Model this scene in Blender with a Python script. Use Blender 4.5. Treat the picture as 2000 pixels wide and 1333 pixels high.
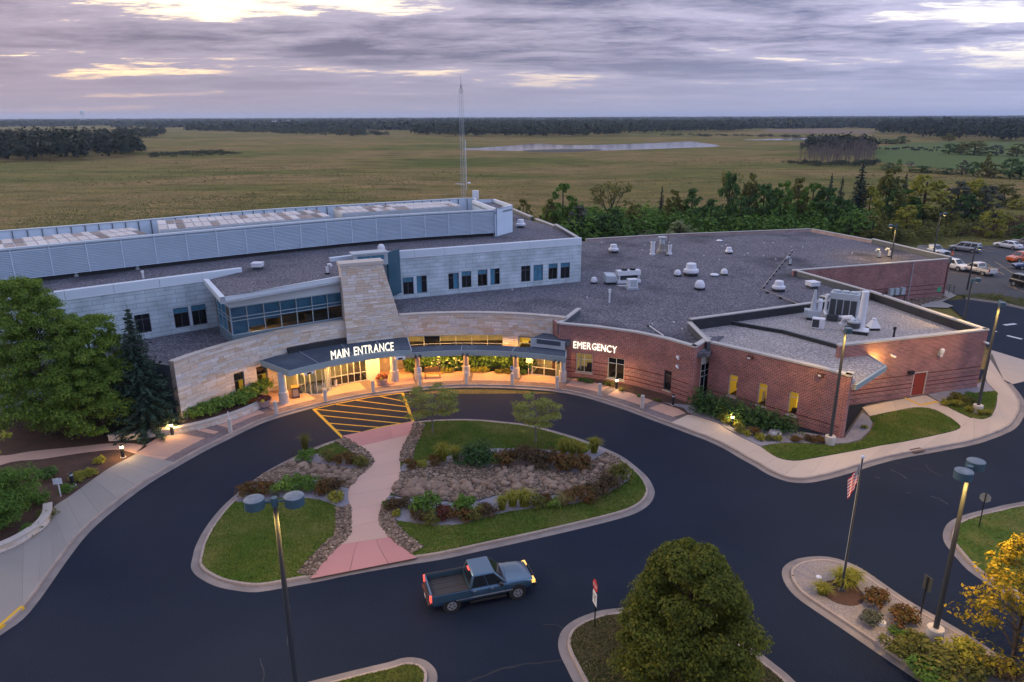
import bpy, bmesh, math, random
import numpy as np
from mathutils import Vector, Matrix
R = math.radians
random.seed(7); rng = np.random.default_rng(11)
S = bpy.context.scene
for o in list(bpy.data.objects): bpy.data.objects.remove(o)

# ---------------------------------------------------------------- camera
cam = bpy.data.cameras.new('camera'); co = bpy.data.objects.new('camera', cam); S.collection.objects.link(co)
co.location = (0, 0, 24.0)
_p, _r = R(17.572), R(-0.2)
_fw = Vector((0, math.cos(_p), -math.sin(_p))); _u = Vector((0, math.sin(_p), math.cos(_p))); _x = Vector((1, 0, 0))
_X = math.cos(_r)*_x + math.sin(_r)*_u; _U = -math.sin(_r)*_x + math.cos(_r)*_u
co.rotation_euler = Matrix((_X, _U, -_fw)).transposed().to_euler()
cam.sensor_width = 36; cam.lens = 1388/2000*36; cam.clip_start = 0.5; cam.clip_end = 30000
S.camera = co

# ---------------------------------------------------------------- light
SUN_AZ, SUN_EL = -62, 9         # degrees from +Y (towards the marsh), to the left, low behind cloud
wd = bpy.data.worlds.new('World'); S.world = wd; wd.use_nodes = True
nt = wd.node_tree; nt.nodes.clear()
def wn(t, **k):
    n = nt.nodes.new(t)
    for a, b in k.items(): setattr(n, a, b)
    return n
L = nt.links.new
def wmath(op, a, b=None, c=None, clamp=False):
    n = wn('ShaderNodeMath', operation=op, use_clamp=clamp)
    for i, v in enumerate((a, b, c)):
        if v is None: continue
        if isinstance(v, (int, float)): n.inputs[i].default_value = v
        else: L(v, n.inputs[i])
    return n.outputs[0]
def wmix(f, a, b, mode='MIX'):
    n = wn('ShaderNodeMix', data_type='RGBA', blend_type=mode)
    for i, v in ((0, f), (6, a), (7, b)):
        if isinstance(v, (int, float)): n.inputs[i].default_value = v
        elif isinstance(v, tuple): n.inputs[i].default_value = (*v, 1)
        else: L(v, n.inputs[i])
    return n.outputs[2]
def wramp(f, pts):
    n = wn('ShaderNodeValToRGB'); e = n.color_ramp.elements
    while len(e) < len(pts): e.new(.5)
    for q, (p, c) in zip(e, pts): q.position = p; q.color = (*c, 1) if isinstance(c, tuple) else (c, c, c, 1)
    L(f, n.inputs[0]); return n.outputs[0]
tc = wn('ShaderNodeTexCoord'); sep = wn('ShaderNodeSeparateXYZ'); L(tc.outputs['Generated'], sep.inputs[0])
dx, dy, dz = sep.outputs
up = wmath('MAXIMUM', dz, 0.0)
sky = wn('ShaderNodeTexSky', sky_type='NISHITA', sun_disc=False); sky.sun_elevation = R(SUN_EL); sky.sun_rotation = R(SUN_AZ)
sky.air_density = 1.2; sky.dust_density = 2.0; sky.altitude = 300
# cloud deck: a layer seen from below, so its texture is laid out on a plane overhead
den = wmath('ADD', up, 0.055)
px_, py_ = wmath('DIVIDE', dx, den), wmath('DIVIDE', dy, den)
cb = wn('ShaderNodeCombineXYZ'); L(px_, cb.inputs[0]); L(py_, cb.inputs[1])
def cloud(scale, detail, rough, rot, sx, sy, off, dist=0.0):
    mp = wn('ShaderNodeMapping'); L(cb.outputs[0], mp.inputs[0])
    mp.inputs['Rotation'].default_value = (0, 0, R(rot)); mp.inputs['Scale'].default_value = (sx, sy, 1); mp.inputs['Location'].default_value = off
    n = wn('ShaderNodeTexNoise'); n.inputs['Scale'].default_value = scale; n.inputs['Detail'].default_value = detail
    n.inputs['Roughness'].default_value = rough; n.inputs['Distortion'].default_value = dist; L(mp.outputs[0], n.inputs['Vector']); return n.outputs[0]
c1 = cloud(.42, 9, .58, 20, .8, 1.25, (3.1, 8.2, 0), .35)     # big banks and gaps
c2 = cloud(1.5, 8, .6, 35, .95, 1.25, (1.3, 2.2, 0), .6)        # streaks
c3 = cloud(9., 6, .65, 30, .8, 1.5, (0, 4.2, 0), .5)          # ripples at the cloud edges
cm = wmath('ADD', wmath('ADD', wmath('MULTIPLY', c1, .66), wmath('MULTIPLY', c2, .24)), wmath('MULTIPLY', c3, .10))
sund = Vector((math.sin(R(SUN_AZ))*math.cos(R(SUN_EL)), math.cos(R(SUN_AZ))*math.cos(R(SUN_EL)), math.sin(R(SUN_EL))))
dot = wn('ShaderNodeVectorMath', operation='DOT_PRODUCT'); L(tc.outputs['Generated'], dot.inputs[0]); dot.inputs[1].default_value = sund
sunw = wmath('POWER', wmath('MAXIMUM', wmath('MULTIPLY_ADD', dot.outputs['Value'], .5, .5), 0), 5.0)   # closeness to the hidden sun
cover = wramp(cm, [(.385, 0.0), (.445, 1.0)])
thick = wramp(cm, [(.46, 0.0), (.585, 1.0)])
cloud_c = wmix(thick, (.185, .173, .235), (.052, .057, .100))
cloud_c = wmix(wmath('MULTIPLY', sunw, .45), cloud_c, (.195, .145, .16))
gap_c = wmix(sunw, (.34, .275, .26), (.60, .37, .17))
skyk = wmix(1.0, sky.outputs[0], (.05, .05, .05), 'MULTIPLY')
gap_c = wmix(1.0, gap_c, skyk, 'ADD')
deck = wmix(cover, gap_c, cloud_c)
# the lowest degrees are veiled by distant air
veil = wramp(dz, [(.0, 1.0), (.03, .80), (.085, .0)])
veil_c = wmix(sunw, (.158, .163, .228), (.195, .158, .19))
deck = wmix(veil, deck, veil_c)
# an overcast deck brightens smoothly from horizon to zenith (CIE overcast sky)
cl = wn('ShaderNodeCombineXYZ')
for i, k in enumerate((2.0, 2.4, 2.25)): L(wmath('MULTIPLY_ADD', up, k, 1.0), cl.inputs[i])     # the lilac of the low sky gives way to blue grey overhead
deck = wmix(1.0, deck, cl.outputs[0], 'MULTIPLY')
# sky away from the sunset cooled and brightened as added fill for the facades
facade_fill = wmath('POWER', wmath('MULTIPLY_ADD', dot.outputs['Value'], -.5, .5, True), 2.0)
deck = wmix(1.0, deck, wmix(facade_fill, (1.02, .97, .92), (1.5, 1.75, 2.05)), 'MULTIPLY')
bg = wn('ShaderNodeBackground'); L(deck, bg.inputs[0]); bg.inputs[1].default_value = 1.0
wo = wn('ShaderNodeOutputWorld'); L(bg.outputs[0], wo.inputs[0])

sl = bpy.data.lights.new('sun', 'SUN'); sl.energy = 0.75; sl.angle = R(25); sl.color = (1.0, .84, .68)
so = bpy.data.objects.new('sun', sl); S.collection.objects.link(so); so.rotation_euler = (-sund).to_track_quat('-Z', 'Y').to_euler()
vs = S.view_settings; vs.view_transform = 'Standard'; vs.look = 'None'; vs.gamma = 1; vs.exposure = 1.22; vs.use_curve_mapping = False
S.cycles.use_denoising = True; S.cycles.max_bounces = 6; S.cycles.transparent_max_bounces = 12; S.cycles.volume_bounces = 0
S.cycles.sample_clamp_indirect = 4.0; S.cycles.caustics_reflective = False; S.cycles.caustics_refractive = False

# ---------------------------------------------------------------- helpers
COL = S.collection
def setp(o, label=None, cat=None, group=None, kind=None):
    for k, v in (('label', label), ('category', cat), ('group', group), ('kind', kind)):
        if v: o[k] = v
    return o
def empty(name, loc=(0, 0, 0), rz=0, label=None, cat=None, group=None):
    o = bpy.data.objects.new(name, None); COL.objects.link(o); o.location = loc; o.rotation_euler = (0, 0, rz); o.empty_display_size = .2
    return setp(o, label, cat, group)
def link(name, me, mat=None, parent=None):
    o = bpy.data.objects.new(name, me); COL.objects.link(o)
    if mat is not None and not me.materials: me.materials.append(mat)
    if parent is not None: o.parent = parent
    return o
def copy_tree(o, parent=None):
    c = o.copy(); COL.objects.link(c); c.parent = parent
    for ch in o.children: copy_tree(ch, c)
    return c
def fast_mesh(name, V, F, smooth=False):
    V = np.asarray(V, dtype=np.float32); F = np.asarray(F, dtype=np.int32); k = F.shape[1]
    me = bpy.data.meshes.new(name)
    me.vertices.add(len(V)); me.vertices.foreach_set('co', V.ravel())
    me.loops.add(F.size); me.loops.foreach_set('vertex_index', F.ravel())
    me.polygons.add(len(F)); me.polygons.foreach_set('loop_start', np.arange(0, F.size, k, dtype=np.int32))
    me.update(calc_edges=True)
    if smooth: me.polygons.foreach_set('use_smooth', np.ones(len(F), dtype=bool))
    return me
class MB:
    def __init__(s): s.v = []; s.f = []; s.uv = []; s.has = False; s.mi = []; s.cur = 0
    def add(s, pts, faces, uvs=None):
        b = len(s.v); s.v += [tuple(p) for p in pts]
        for i, f in enumerate(faces):
            s.f.append([b+q for q in f]); s.mi.append(s.cur)
            if uvs: s.has = True; s.uv.append(uvs[i])
            else: s.uv.append([(0, 0)]*len(f))
        return s
    def quad(s, a, b, c, d, uv=None): return s.add([a, b, c, d], [(0, 1, 2, 3)], [uv] if uv else None)
    def box(s, c, sz, rz=0.0, M=None):
        x, y, z = (q/2 for q in sz); cs, sn = math.cos(rz), math.sin(rz); P = []
        for k in range(8):
            a, b, e = (x if k & 1 else -x), (y if k & 2 else -y), (z if k & 4 else -z)
            p = (c[0]+a*cs-b*sn, c[1]+a*sn+b*cs, c[2]+e)
            P.append(M @ Vector(p) if M else p)
        return s.add(P, [(0, 2, 3, 1), (4, 5, 7, 6), (0, 1, 5, 4), (2, 6, 7, 3), (0, 4, 6, 2), (1, 3, 7, 5)])
    def hexa(s, b, t):            # bottom 4 pts, top 4 pts (ccw from above)
        return s.add(list(b)+list(t), [(3, 2, 1, 0), (4, 5, 6, 7), (0, 1, 5, 4), (1, 2, 6, 5), (2, 3, 7, 6), (3, 0, 4, 7)])
    def prism(s, pts, z0, z1, bottom=True):
        if sum(a[0]*b[1]-b[0]*a[1] for a, b in zip(pts, pts[1:]+pts[:1])) < 0: pts = pts[::-1]
        n = len(pts)
        P = [(p[0], p[1], z0) for p in pts]+[(p[0], p[1], z1) for p in pts]
        F = [tuple(range(n, 2*n))]+[(i, (i+1) % n, n+(i+1) % n, n+i) for i in range(n)]
        if bottom: F.append(tuple(range(n-1, -1, -1)))
        return s.add(P, F)
    def cyl(s, p0, p1, r0, r1=None, n=12, caps=True):
        r1 = r0 if r1 is None else r1
        a, b = Vector(p0), Vector(p1); d = (b-a).normalized()
        u = d.cross(Vector((0, 0, 1)) if abs(d.z) < .95 else Vector((1, 0, 0))).normalized(); w = d.cross(u)
        P = []
        for c, r in ((a, r0), (b, r1)):
            for i in range(n): t = 2*math.pi*i/n; P.append(c+u*(math.cos(t)*r)+w*(math.sin(t)*r))
        F = [(i, n+i, n+(i+1) % n, (i+1) % n) for i in range(n)]
        if caps: F += [tuple(range(n)), tuple(range(2*n-1, n-1, -1))]
        return s.add(P, F)
    def tube(s, pts, rs, n=7):
        pts = [Vector(p) for p in pts]
        if isinstance(rs, (int, float)): rs = [rs]*len(pts)
        P = []
        for i, p in enumerate(pts):
            d = (pts[min(i+1, len(pts)-1)]-pts[max(i-1, 0)]).normalized()
            u = d.cross(Vector((0, 0, 1)) if abs(d.z) < .9 else Vector((1, 0, 0))).normalized(); w = d.cross(u)
            for k in range(n): t = 2*math.pi*k/n; P.append(p+u*math.cos(t)*rs[i]+w*math.sin(t)*rs[i])
        F = [(i*n+k, (i+1)*n+k, (i+1)*n+(k+1) % n, i*n+(k+1) % n) for i in range(len(pts)-1) for k in range(n)]
        F += [tuple(range(n)), tuple(reversed(range((len(pts)-1)*n, len(pts)*n)))]
        return s.add(P, F)
    def lathe(s, prof, c=(0, 0, 0), n=16):
        P = [(c[0]+r*math.cos(2*math.pi*k/n), c[1]+r*math.sin(2*math.pi*k/n), c[2]+z) for r, z in prof for k in range(n)]
        F = [(i*n+k, i*n+(k+1) % n, (i+1)*n+(k+1) % n, (i+1)*n+k) for i in range(len(prof)-1) for k in range(n)]
        F += [tuple(reversed(range(n))), tuple(range((len(prof)-1)*n, len(prof)*n))]
        return s.add(P, F)
    def mesh(s, name, mats=None, smooth=False):
        me = bpy.data.meshes.new(name); me.from_pydata(s.v, [], s.f)
        if s.has:
            ul = me.uv_layers.new(name='UVMap'); fl = [c for u in s.uv for q in u for c in q]; ul.data.foreach_set('uv', fl)
        for m in (mats if isinstance(mats, (list, tuple)) else [mats] if mats else []): me.materials.append(m)
        if any(s.mi): me.polygons.foreach_set('material_index', s.mi)
        if smooth: me.polygons.foreach_set('use_smooth', [True]*len(me.polygons))
        me.update(); return me
    def build(s, name, mat=None, parent=None, smooth=False, kind=None):
        o = link(name, s.mesh(name, mat, smooth), None, parent)
        if kind: o['kind'] = kind
        return o
def autosmooth(o, ang=40):
    me = o.data; bm = bmesh.new(); bm.from_mesh(me)
    for f in bm.faces: f.smooth = True
    for e in bm.edges: e.smooth = not (len(e.link_faces) == 2 and e.calc_face_angle(0) > R(ang))
    bm.to_mesh(me); bm.free(); return o
# paths on the ground plan -----------------------------------------------------
class Path:
    def __init__(s, pts):
        s.p = [Vector((q[0], q[1])) for q in pts]; s.s = [0.0]
        for a, b in zip(s.p, s.p[1:]): s.s.append(s.s[-1]+(b-a).length)
        s.len = s.s[-1]
    def at(s, t, off=0.0):            # off > 0: to the right-hand side (towards the viewer for paths running left to right)
        i = 0
        while i < len(s.p)-2 and t > s.s[i+1]: i += 1
        d = (s.p[i+1]-s.p[i]).normalized(); q = s.p[i]+d*(t-s.s[i]); n = Vector((d.y, -d.x))
        return q+n*off
    def dirn(s, t):
        i = 0
        while i < len(s.p)-2 and t > s.s[i+1]: i += 1
        return (s.p[i+1]-s.p[i]).normalized()
    def offset(s, off):               # mitred parallel
        out = []; n = len(s.p)
        for i in range(n):
            a = (s.p[i]-s.p[i-1]).normalized() if i else (s.p[1]-s.p[0]).normalized()
            b = (s.p[i+1]-s.p[i]).normalized() if i < n-1 else a
            m = (Vector((a.y, -a.x))+Vector((b.y, -b.x))); m.normalize()
            k = max(.5, m.dot(Vector((a.y, -a.x)))); out.append(tuple(s.p[i]+m*(off/k)))
        return Path(out)
    def pts(s): return [tuple(q) for q in s.p]
def smooth_path(pts, n=4, closed=False):
    P = [Vector(p) for p in pts]; out = []; m = len(P)
    for i in range(m if closed else m-1):
        g = (lambda k: P[k % m]) if closed else (lambda k: P[min(max(k, 0), m-1)])
        p0, p1, p2, p3 = g(i-1), g(i), g(i+1), g(i+2)
        for k in range(n):
            t = k/n; out.append(tuple(.5*((2*p1)+(p2-p0)*t+(2*p0-5*p1+4*p2-p3)*t*t+(3*p1-p0-3*p2+p3)*t**3)))
    if not closed: out.append(tuple(P[-1]))
    return out
CEN = Vector((-4.62, 43.4))          # centre of the entrance forecourt's arcs
def PO(r, deg): return (CEN.x+r*math.cos(R(deg)), CEN.y+r*math.sin(R(deg)))
def arc(r, a0, a1, n=24): return [PO(r, a0+(a1-a0)*i/n) for i in range(n+1)]
def sweep(mb, path, prof, closed=False):
    """prof: list of (offset to the right, z); swept along the path."""
    n = len(prof); base = []
    rings = [path.offset(o).p if not closed else None for o, z in prof]
    P = [(rings[k][i].x, rings[k][i].y, prof[k][1]) for i in range(len(path.p)) for k in range(n)]
    F = [(i*n+k, i*n+k+1, (i+1)*n+k+1, (i+1)*n+k) for i in range(len(path.p)-1) for k in range(n-1)]
    F += [tuple(range(n)), tuple(reversed(range((len(path.p)-1)*n, len(path.p)*n)))]
    mb.add(P, F)
def wall(mb, path, z0, z1, holes=(), depth=.18, thick=.3, top=True, s0=0.0, s1=None, off=0.0):
    s1 = path.len if s1 is None else s1
    ss = sorted({s0, s1, *[q for q in path.s if s0 < q < s1], *[h[0] for h in holes], *[h[1] for h in holes]})
    zs = sorted({z0, z1, *[h[2] for h in holes], *[h[3] for h in holes]})
    pt = lambda s, z, o=0.0: (*path.at(s, off-o), z)
    for a, b in zip(ss, ss[1:]):
        if b-a < 1e-5: continue
        for c, d in zip(zs, zs[1:]):
            ms, mz = (a+b)/2, (c+d)/2
            if any(h[0] < ms < h[1] and h[2] < mz < h[3] for h in holes): continue
            mb.quad(pt(a, c), pt(b, c), pt(b, d), pt(a, d), [(a, c), (b, c), (b, d), (a, d)])
        if top: mb.quad(pt(a, z1), pt(b, z1), pt(b, z1, thick), pt(a, z1, thick))
        for c, d in zip(zs, zs[1:]):
            if not any(h[0] < (a+b)/2 < h[1] and h[2] < (c+d)/2 < h[3] for h in holes): mb.quad(pt(b, c, thick), pt(a, c, thick), pt(a, d, thick), pt(b, d, thick), [(b, c), (a, c), (a, d), (b, d)])
    for s in (s0, s1):
        mb.quad(pt(s, z0), pt(s, z0, thick), pt(s, z1, thick), pt(s, z1), [(0, z0), (thick, z0), (thick, z1), (0, z1)])
    for a, b, c, d in holes:
        for q in ((pt(a, c), pt(a, c, depth), pt(a, d, depth), pt(a, d)), (pt(b, c, depth), pt(b, c), pt(b, d), pt(b, d, depth)),
                  (pt(a, c), pt(b, c), pt(b, c, depth), pt(a, c, depth)), (pt(a, d, depth), pt(b, d, depth), pt(b, d), pt(a, d))):
            mb.quad(*q, [(0, 0), (depth, 0), (depth, 1), (0, 1)])
def bar(mb, path, sa, sb, z0, z1, o0, o1):     # a box that follows the wall between arc lengths sa..sb; o = offset towards the viewer
    ss = [sa]+[q for q in path.s if sa+1e-4 < q < sb-1e-4]+[sb]
    for a, b in zip(ss, ss[1:]):
        A, B, C_, D = path.at(a, o1), path.at(b, o1), path.at(b, o0), path.at(a, o0)
        mb.hexa([(*A, z0), (*B, z0), (*C_, z0), (*D, z0)], [(*A, z1), (*B, z1), (*C_, z1), (*D, z1)])

# ---------------------------------------------------------------- materials
MATS = {}
def mat(name, col, rough=.8, var=None, vs=1.0, vd=4, speck=None, ss=30.0, bump=0.0, bs=20.0, metal=0.0, spec=.5, emit=None, es=1.0, isl=None, coat=0.0, trans=0.0, coords='Object', stain=None, sts=.15):
    if name in MATS: return MATS[name]
    m = bpy.data.materials.new(name); m.use_nodes = True; t = m.node_tree; b = t.nodes['Principled BSDF']; ln = t.links.new
    def nd(ty, **k):
        n = t.nodes.new(ty)
        for a, v in k.items(): setattr(n, a, v)
        return n
    tcn = nd('ShaderNodeTexCoord'); vec = tcn.outputs[coords]
    def noise(sc, det=4, ro=.55):
        n = nd('ShaderNodeTexNoise'); n.inputs['Scale'].default_value = sc; n.inputs['Detail'].default_value = det; n.inputs['Roughness'].default_value = ro
        ln(vec, n.inputs['Vector']); return n.outputs[0]
    def mix(f, a, c, mode='MIX'):
        n = nd('ShaderNodeMix', data_type='RGBA', blend_type=mode)
        for i, v in ((0, f), (6, a), (7, c)):
            if isinstance(v, tuple): n.inputs[i].default_value = (*v[:3], 1)
            elif isinstance(v, (int, float)): n.inputs[i].default_value = v
            else: ln(v, n.inputs[i])
        return n.outputs[2]
    def rampf(f, lo, hi):
        n = nd('ShaderNodeMapRange'); n.inputs[1].default_value = lo; n.inputs[2].default_value = hi; ln(f, n.inputs[0]); return n.outputs[0]
    c = tuple(col)
    if var: c = mix(rampf(noise(vs, vd), .35, .65), c, tuple(var))
    if speck: c = mix(rampf(noise(ss, 2, .7), .45, .7), c, tuple(speck))
    if stain: c = mix(rampf(noise(sts, 6, .6), .5, .72), c, tuple(stain))
    if isl:
        g = nd('ShaderNodeNewGeometry'); oi = nd('ShaderNodeObjectInfo'); ad = nd('ShaderNodeMath', operation='ADD'); fr = nd('ShaderNodeMath', operation='FRACT')
        ln(g.outputs['Random Per Island'], ad.inputs[0]); ln(oi.outputs['Random'], ad.inputs[1]); ln(ad.outputs[0], fr.inputs[0])
        cr = nd('ShaderNodeValToRGB'); e = cr.color_ramp.elements; cr.color_ramp.interpolation = 'LINEAR'
        while len(e) < len(isl): e.new(.5)
        for i, (q, k) in enumerate(zip(e, isl)): q.position = i/(len(isl)-1); q.color = (*k, 1)
        ln(fr.outputs[0], cr.inputs[0])
        c = mix(.999, c, cr.outputs[0]) if not (var or speck) else mix(.7, c, cr.outputs[0])
    if isinstance(c, tuple): b.inputs['Base Color'].default_value = (*c[:3], 1)
    else: ln(c, b.inputs['Base Color'])
    b.inputs['Roughness'].default_value = rough; b.inputs['Metallic'].default_value = metal; b.inputs['Specular IOR Level'].default_value = spec
    b.inputs['Coat Weight'].default_value = coat
    if emit: b.inputs['Emission Color'].default_value = (*emit, 1); b.inputs['Emission Strength'].default_value = es
    if bump:
        bn = nd('ShaderNodeBump'); bn.inputs['Strength'].default_value = bump; bn.inputs['Distance'].default_value = .05; ln(noise(bs, 3, .6), bn.inputs['Height']); ln(bn.outputs[0], b.inputs['Normal'])
    if trans:
        tr = nd('ShaderNodeBsdfTranslucent'); ms = nd('ShaderNodeMixShader'); ms.inputs[0].default_value = trans
        if isinstance(c, tuple): tr.inputs[0].default_value = (*c[:3], 1)
        else: ln(c, tr.inputs[0])
        out = t.nodes['Material Output']; ln(b.outputs[0], ms.inputs[1]); ln(tr.outputs[0], ms.inputs[2]); ln(ms.outputs[0], out.inputs['Surface'])
    MATS[name] = m; return m
def brickmat(name, c1, c2, mortar, bw, bh, ms, rough=.85, coords='UV', bump=.4, offset=.5, spec=.3, stain=None, rot=0.0):
    m = bpy.data.materials.new(name); m.use_nodes = True; t = m.node_tree; b = t.nodes['Principled BSDF']; ln = t.links.new
    tcn = t.nodes.new('ShaderNodeTexCoord'); br = t.nodes.new('ShaderNodeTexBrick'); vec = tcn.outputs[coords]
    mp = t.nodes.new('ShaderNodeMapping'); mp.inputs['Rotation'].default_value = (0, 0, rot); ln(vec, mp.inputs[0]); ln(mp.outputs[0], br.inputs['Vector'])
    br.offset = offset; br.inputs['Scale'].default_value = 1; br.inputs['Brick Width'].default_value = bw; br.inputs['Row Height'].default_value = bh; br.inputs['Mortar Size'].default_value = ms
    br.inputs['Mortar Smooth'].default_value = .2; br.inputs['Bias'].default_value = 0
    br.inputs['Color1'].default_value = (*c1, 1); br.inputs['Color2'].default_value = (*c2, 1); br.inputs['Mortar'].default_value = (*mortar, 1)
    nz = t.nodes.new('ShaderNodeTexNoise'); nz.inputs['Scale'].default_value = .7; nz.inputs['Detail'].default_value = 5; ln(tcn.outputs['Object'], nz.inputs['Vector'])
    mr = t.nodes.new('ShaderNodeMapRange'); mr.inputs[1].default_value = .3; mr.inputs[2].default_value = .7; mr.inputs[3].default_value = .78; mr.inputs[4].default_value = 1.15; ln(nz.outputs[0], mr.inputs[0])
    mx = t.nodes.new('ShaderNodeMix'); mx.data_type = 'RGBA'; mx.blend_type = 'MULTIPLY'; mx.inputs[0].default_value = 1; ln(br.outputs['Color'], mx.inputs[6]); ln(mr.outputs[0], mx.inputs[7])
    c = mx.outputs[2]
    ln(c, b.inputs['Base Color']); b.inputs['Roughness'].default_value = rough; b.inputs['Specular IOR Level'].default_value = spec
    if bump:
        bn = t.nodes.new('ShaderNodeBump'); bn.invert = True; bn.inputs['Strength'].default_value = bump; bn.inputs['Distance'].default_value = .02; ln(br.outputs['Fac'], bn.inputs['Height']); ln(bn.outputs[0], b.inputs['Normal'])
    MATS[name] = m; return m
def glassmat(name, tint=(.9, .95, 1), refl=1.0):
    m = bpy.data.materials.new(name); m.use_nodes = True; t = m.node_tree; t.nodes.clear(); ln = t.links.new
    out = t.nodes.new('ShaderNodeOutputMaterial'); tr = t.nodes.new('ShaderNodeBsdfTransparent'); gl = t.nodes.new('ShaderNodeBsdfGlossy'); mx = t.nodes.new('ShaderNodeMixShader'); fr = t.nodes.new('ShaderNodeFresnel')
    tr.inputs[0].default_value = (*tint, 1); gl.inputs['Roughness'].default_value = .02; fr.inputs['IOR'].default_value = 1.5
    ln(fr.outputs[0], mx.inputs[0]); ln(tr.outputs[0], mx.inputs[1]); ln(gl.outputs[0], mx.inputs[2]); ln(mx.outputs[0], out.inputs[0]); MATS[name] = m; return m
def emitmat(name, col, st):
    m = bpy.data.materials.new(name); m.use_nodes = True; b = m.node_tree.nodes['Principled BSDF']; b.inputs['Base Color'].default_value = (.1, .1, .1, 1)
    b.inputs['Emission Color'].default_value = (*col, 1); b.inputs['Emission Strength'].default_value = st; MATS[name] = m; return m
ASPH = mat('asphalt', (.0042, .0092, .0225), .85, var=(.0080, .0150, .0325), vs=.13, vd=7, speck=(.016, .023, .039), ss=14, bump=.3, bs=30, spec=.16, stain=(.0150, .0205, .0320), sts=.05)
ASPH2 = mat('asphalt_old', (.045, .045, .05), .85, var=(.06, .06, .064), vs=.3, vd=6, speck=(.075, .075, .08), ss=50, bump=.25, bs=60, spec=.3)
CONC = mat('concrete', (.45, .37, .31), .85, var=(.35, .29, .245), vs=.7, vd=6, speck=(.53, .44, .37), ss=45, bump=.12, bs=70, spec=.3, isl=[(.38, .315, .265), (.48, .395, .33)])  # warm tint paints sodium lamplight into the pavement colour
CONC_G = mat('concrete_grey', (.27, .245, .225), .85, var=(.20, .185, .17), vs=.7, vd=6, speck=(.33, .30, .275), ss=45, bump=.12, bs=70, spec=.3, isl=[(.23, .21, .19), (.29, .265, .24)])  # greyer copy of the pavement concrete, without the lamplight tint
KERB = mat('kerb_concrete', (.33, .265, .225), .85, var=(.22, .18, .16), vs=.9, vd=6, speck=(.45, .37, .32), ss=50, bump=.12, bs=60, spec=.3)
GUTTER = mat('gutter_concrete', (.25, .215, .20), .85, var=(.17, .15, .145), vs=.6, vd=6, bump=.1, spec=.3)
PINK = mat('pink_concrete', (.47, .285, .215), .85, var=(.37, .24, .20), vs=.8, vd=6, speck=(.49, .34, .29), ss=40, bump=.1, bs=70, spec=.3, isl=[(.41, .25, .19), (.50, .315, .24)])
RED = mat('red_concrete', (.46, .21, .19), .85, var=(.38, .17, .16), vs=.9, vd=6, speck=(.5, .26, .24), ss=40, bump=.1, bs=70, spec=.3, isl=[(.41, .19, .175), (.49, .24, .22)])
TAN = mat('tan_concrete', (.49, .315, .25), .85, var=(.385, .285, .25), vs=.8, vd=6, speck=(.52, .40, .35), ss=40, bump=.1, bs=70, spec=.3, isl=[(.44, .285, .225), (.52, .345, .275)])
PAVER = brickmat('mauve_pavers', (.22, .17, .17), (.15, .12, .13), (.10, .085, .085), .22, .11, .012, coords='Object', bump=.3)
LAWN = mat('lawn_grass', (.058, .108, .016), .95, var=(.092, .140, .026), vs=.7, vd=7, speck=(.030, .066, .009), ss=5, bump=1.0, bs=22, spec=.1, stain=(.17, .155, .05), sts=.3)
LAWN_D = mat('dry_lawn_grass', (.07, .062, .026), .95, var=(.036, .062, .014), vs=.35, vd=6, speck=(.045, .046, .016), ss=30, bump=.6, bs=35, spec=.1, stain=(.12, .095, .055), sts=.3)
MULCH = mat('bark_mulch', (.085, .045, .032), .95, var=(.05, .035, .03), vs=1.2, vd=6, speck=(.14, .085, .065), ss=25, bump=.6, bs=25, spec=.1)
GRAV = mat('grey_gravel', (.20, .195, .225), .9, var=(.15, .15, .18), vs=1.1, vd=5, speck=(.34, .33, .37), ss=22, bump=.6, bs=25, spec=.2)
GRAVB = mat('brown_gravel', (.12, .092, .07), .9, var=(.09, .068, .052), vs=1.1, vd=5, speck=(.25, .205, .165), ss=18, bump=.6, bs=20, spec=.2)
PEBB = mat('river_pebbles', (.2, .18, .17), .8, isl=[(.065, .046, .034), (.13, .090, .064), (.24, .175, .125), (.10, .070, .05), (.17, .115, .08), (.34, .27, .205)], spec=.35)
BOULD = mat('river_boulders', (.2, .16, .14), .8, var=(.17, .115, .08), vs=4, isl=[(.13, .084, .058), (.25, .165, .11), (.19, .125, .088), (.30, .21, .148), (.155, .108, .08)], spec=.35)
ROOFG = mat('roof_ballast', (.088, .083, .098), .95, var=(.066, .064, .077), vs=.22, vd=6, speck=(.27, .255, .285), ss=5.5, bump=.7, bs=14, spec=.2, stain=(.038, .038, .047), sts=.11)
ROOFP = mat('pale_roof_ballast', (.25, .225, .215), .95, var=(.20, .18, .175), vs=.4, vd=6, speck=(.52, .48, .47), ss=5.5, bump=.7, bs=14, spec=.2)
BRICK = brickmat('red_brick', (.32, .098, .084), (.15, .048, .047), (.44, .32, .30), .34, .12, .016)
MORT = mat('mortar', (.34, .29, .24), .95, var=(.24, .2, .17), vs=2)
STONE = mat('ashlar_stone', (.58, .48, .39), .85, var=(.70, .62, .54), vs=3.0, vd=5, isl=[(.68, .57, .47), (.58, .40, .25), (.72, .66, .62), (.62, .47, .34), (.56, .54, .55), (.78, .69, .59), (.50, .33, .19), (.66, .60, .56), (.76, .70, .67)], bump=.3, bs=12, spec=.25)
COPE = mat('coping_stone', (.47, .41, .36), .8, var=(.40, .35, .31), vs=1.5, isl=[(.43, .38, .335), (.50, .44, .39)], spec=.3)
SIDING = brickmat('metal_shingle_siding', (.52, .595, .63), (.46, .535, .57), (.31, .37, .40), 1.7, .42, .03, rough=.5, bump=.5, spec=.4)
COPM = mat('grey_metal_coping', (.54, .60, .65), .42, var=(.49, .55, .60), vs=.4, spec=.5, isl=[(.52, .58, .63), (.57, .63, .68)])
COPT = mat('tan_metal_coping', (.43, .405, .375), .5, var=(.38, .36, .34), vs=.6, spec=.4)
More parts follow.
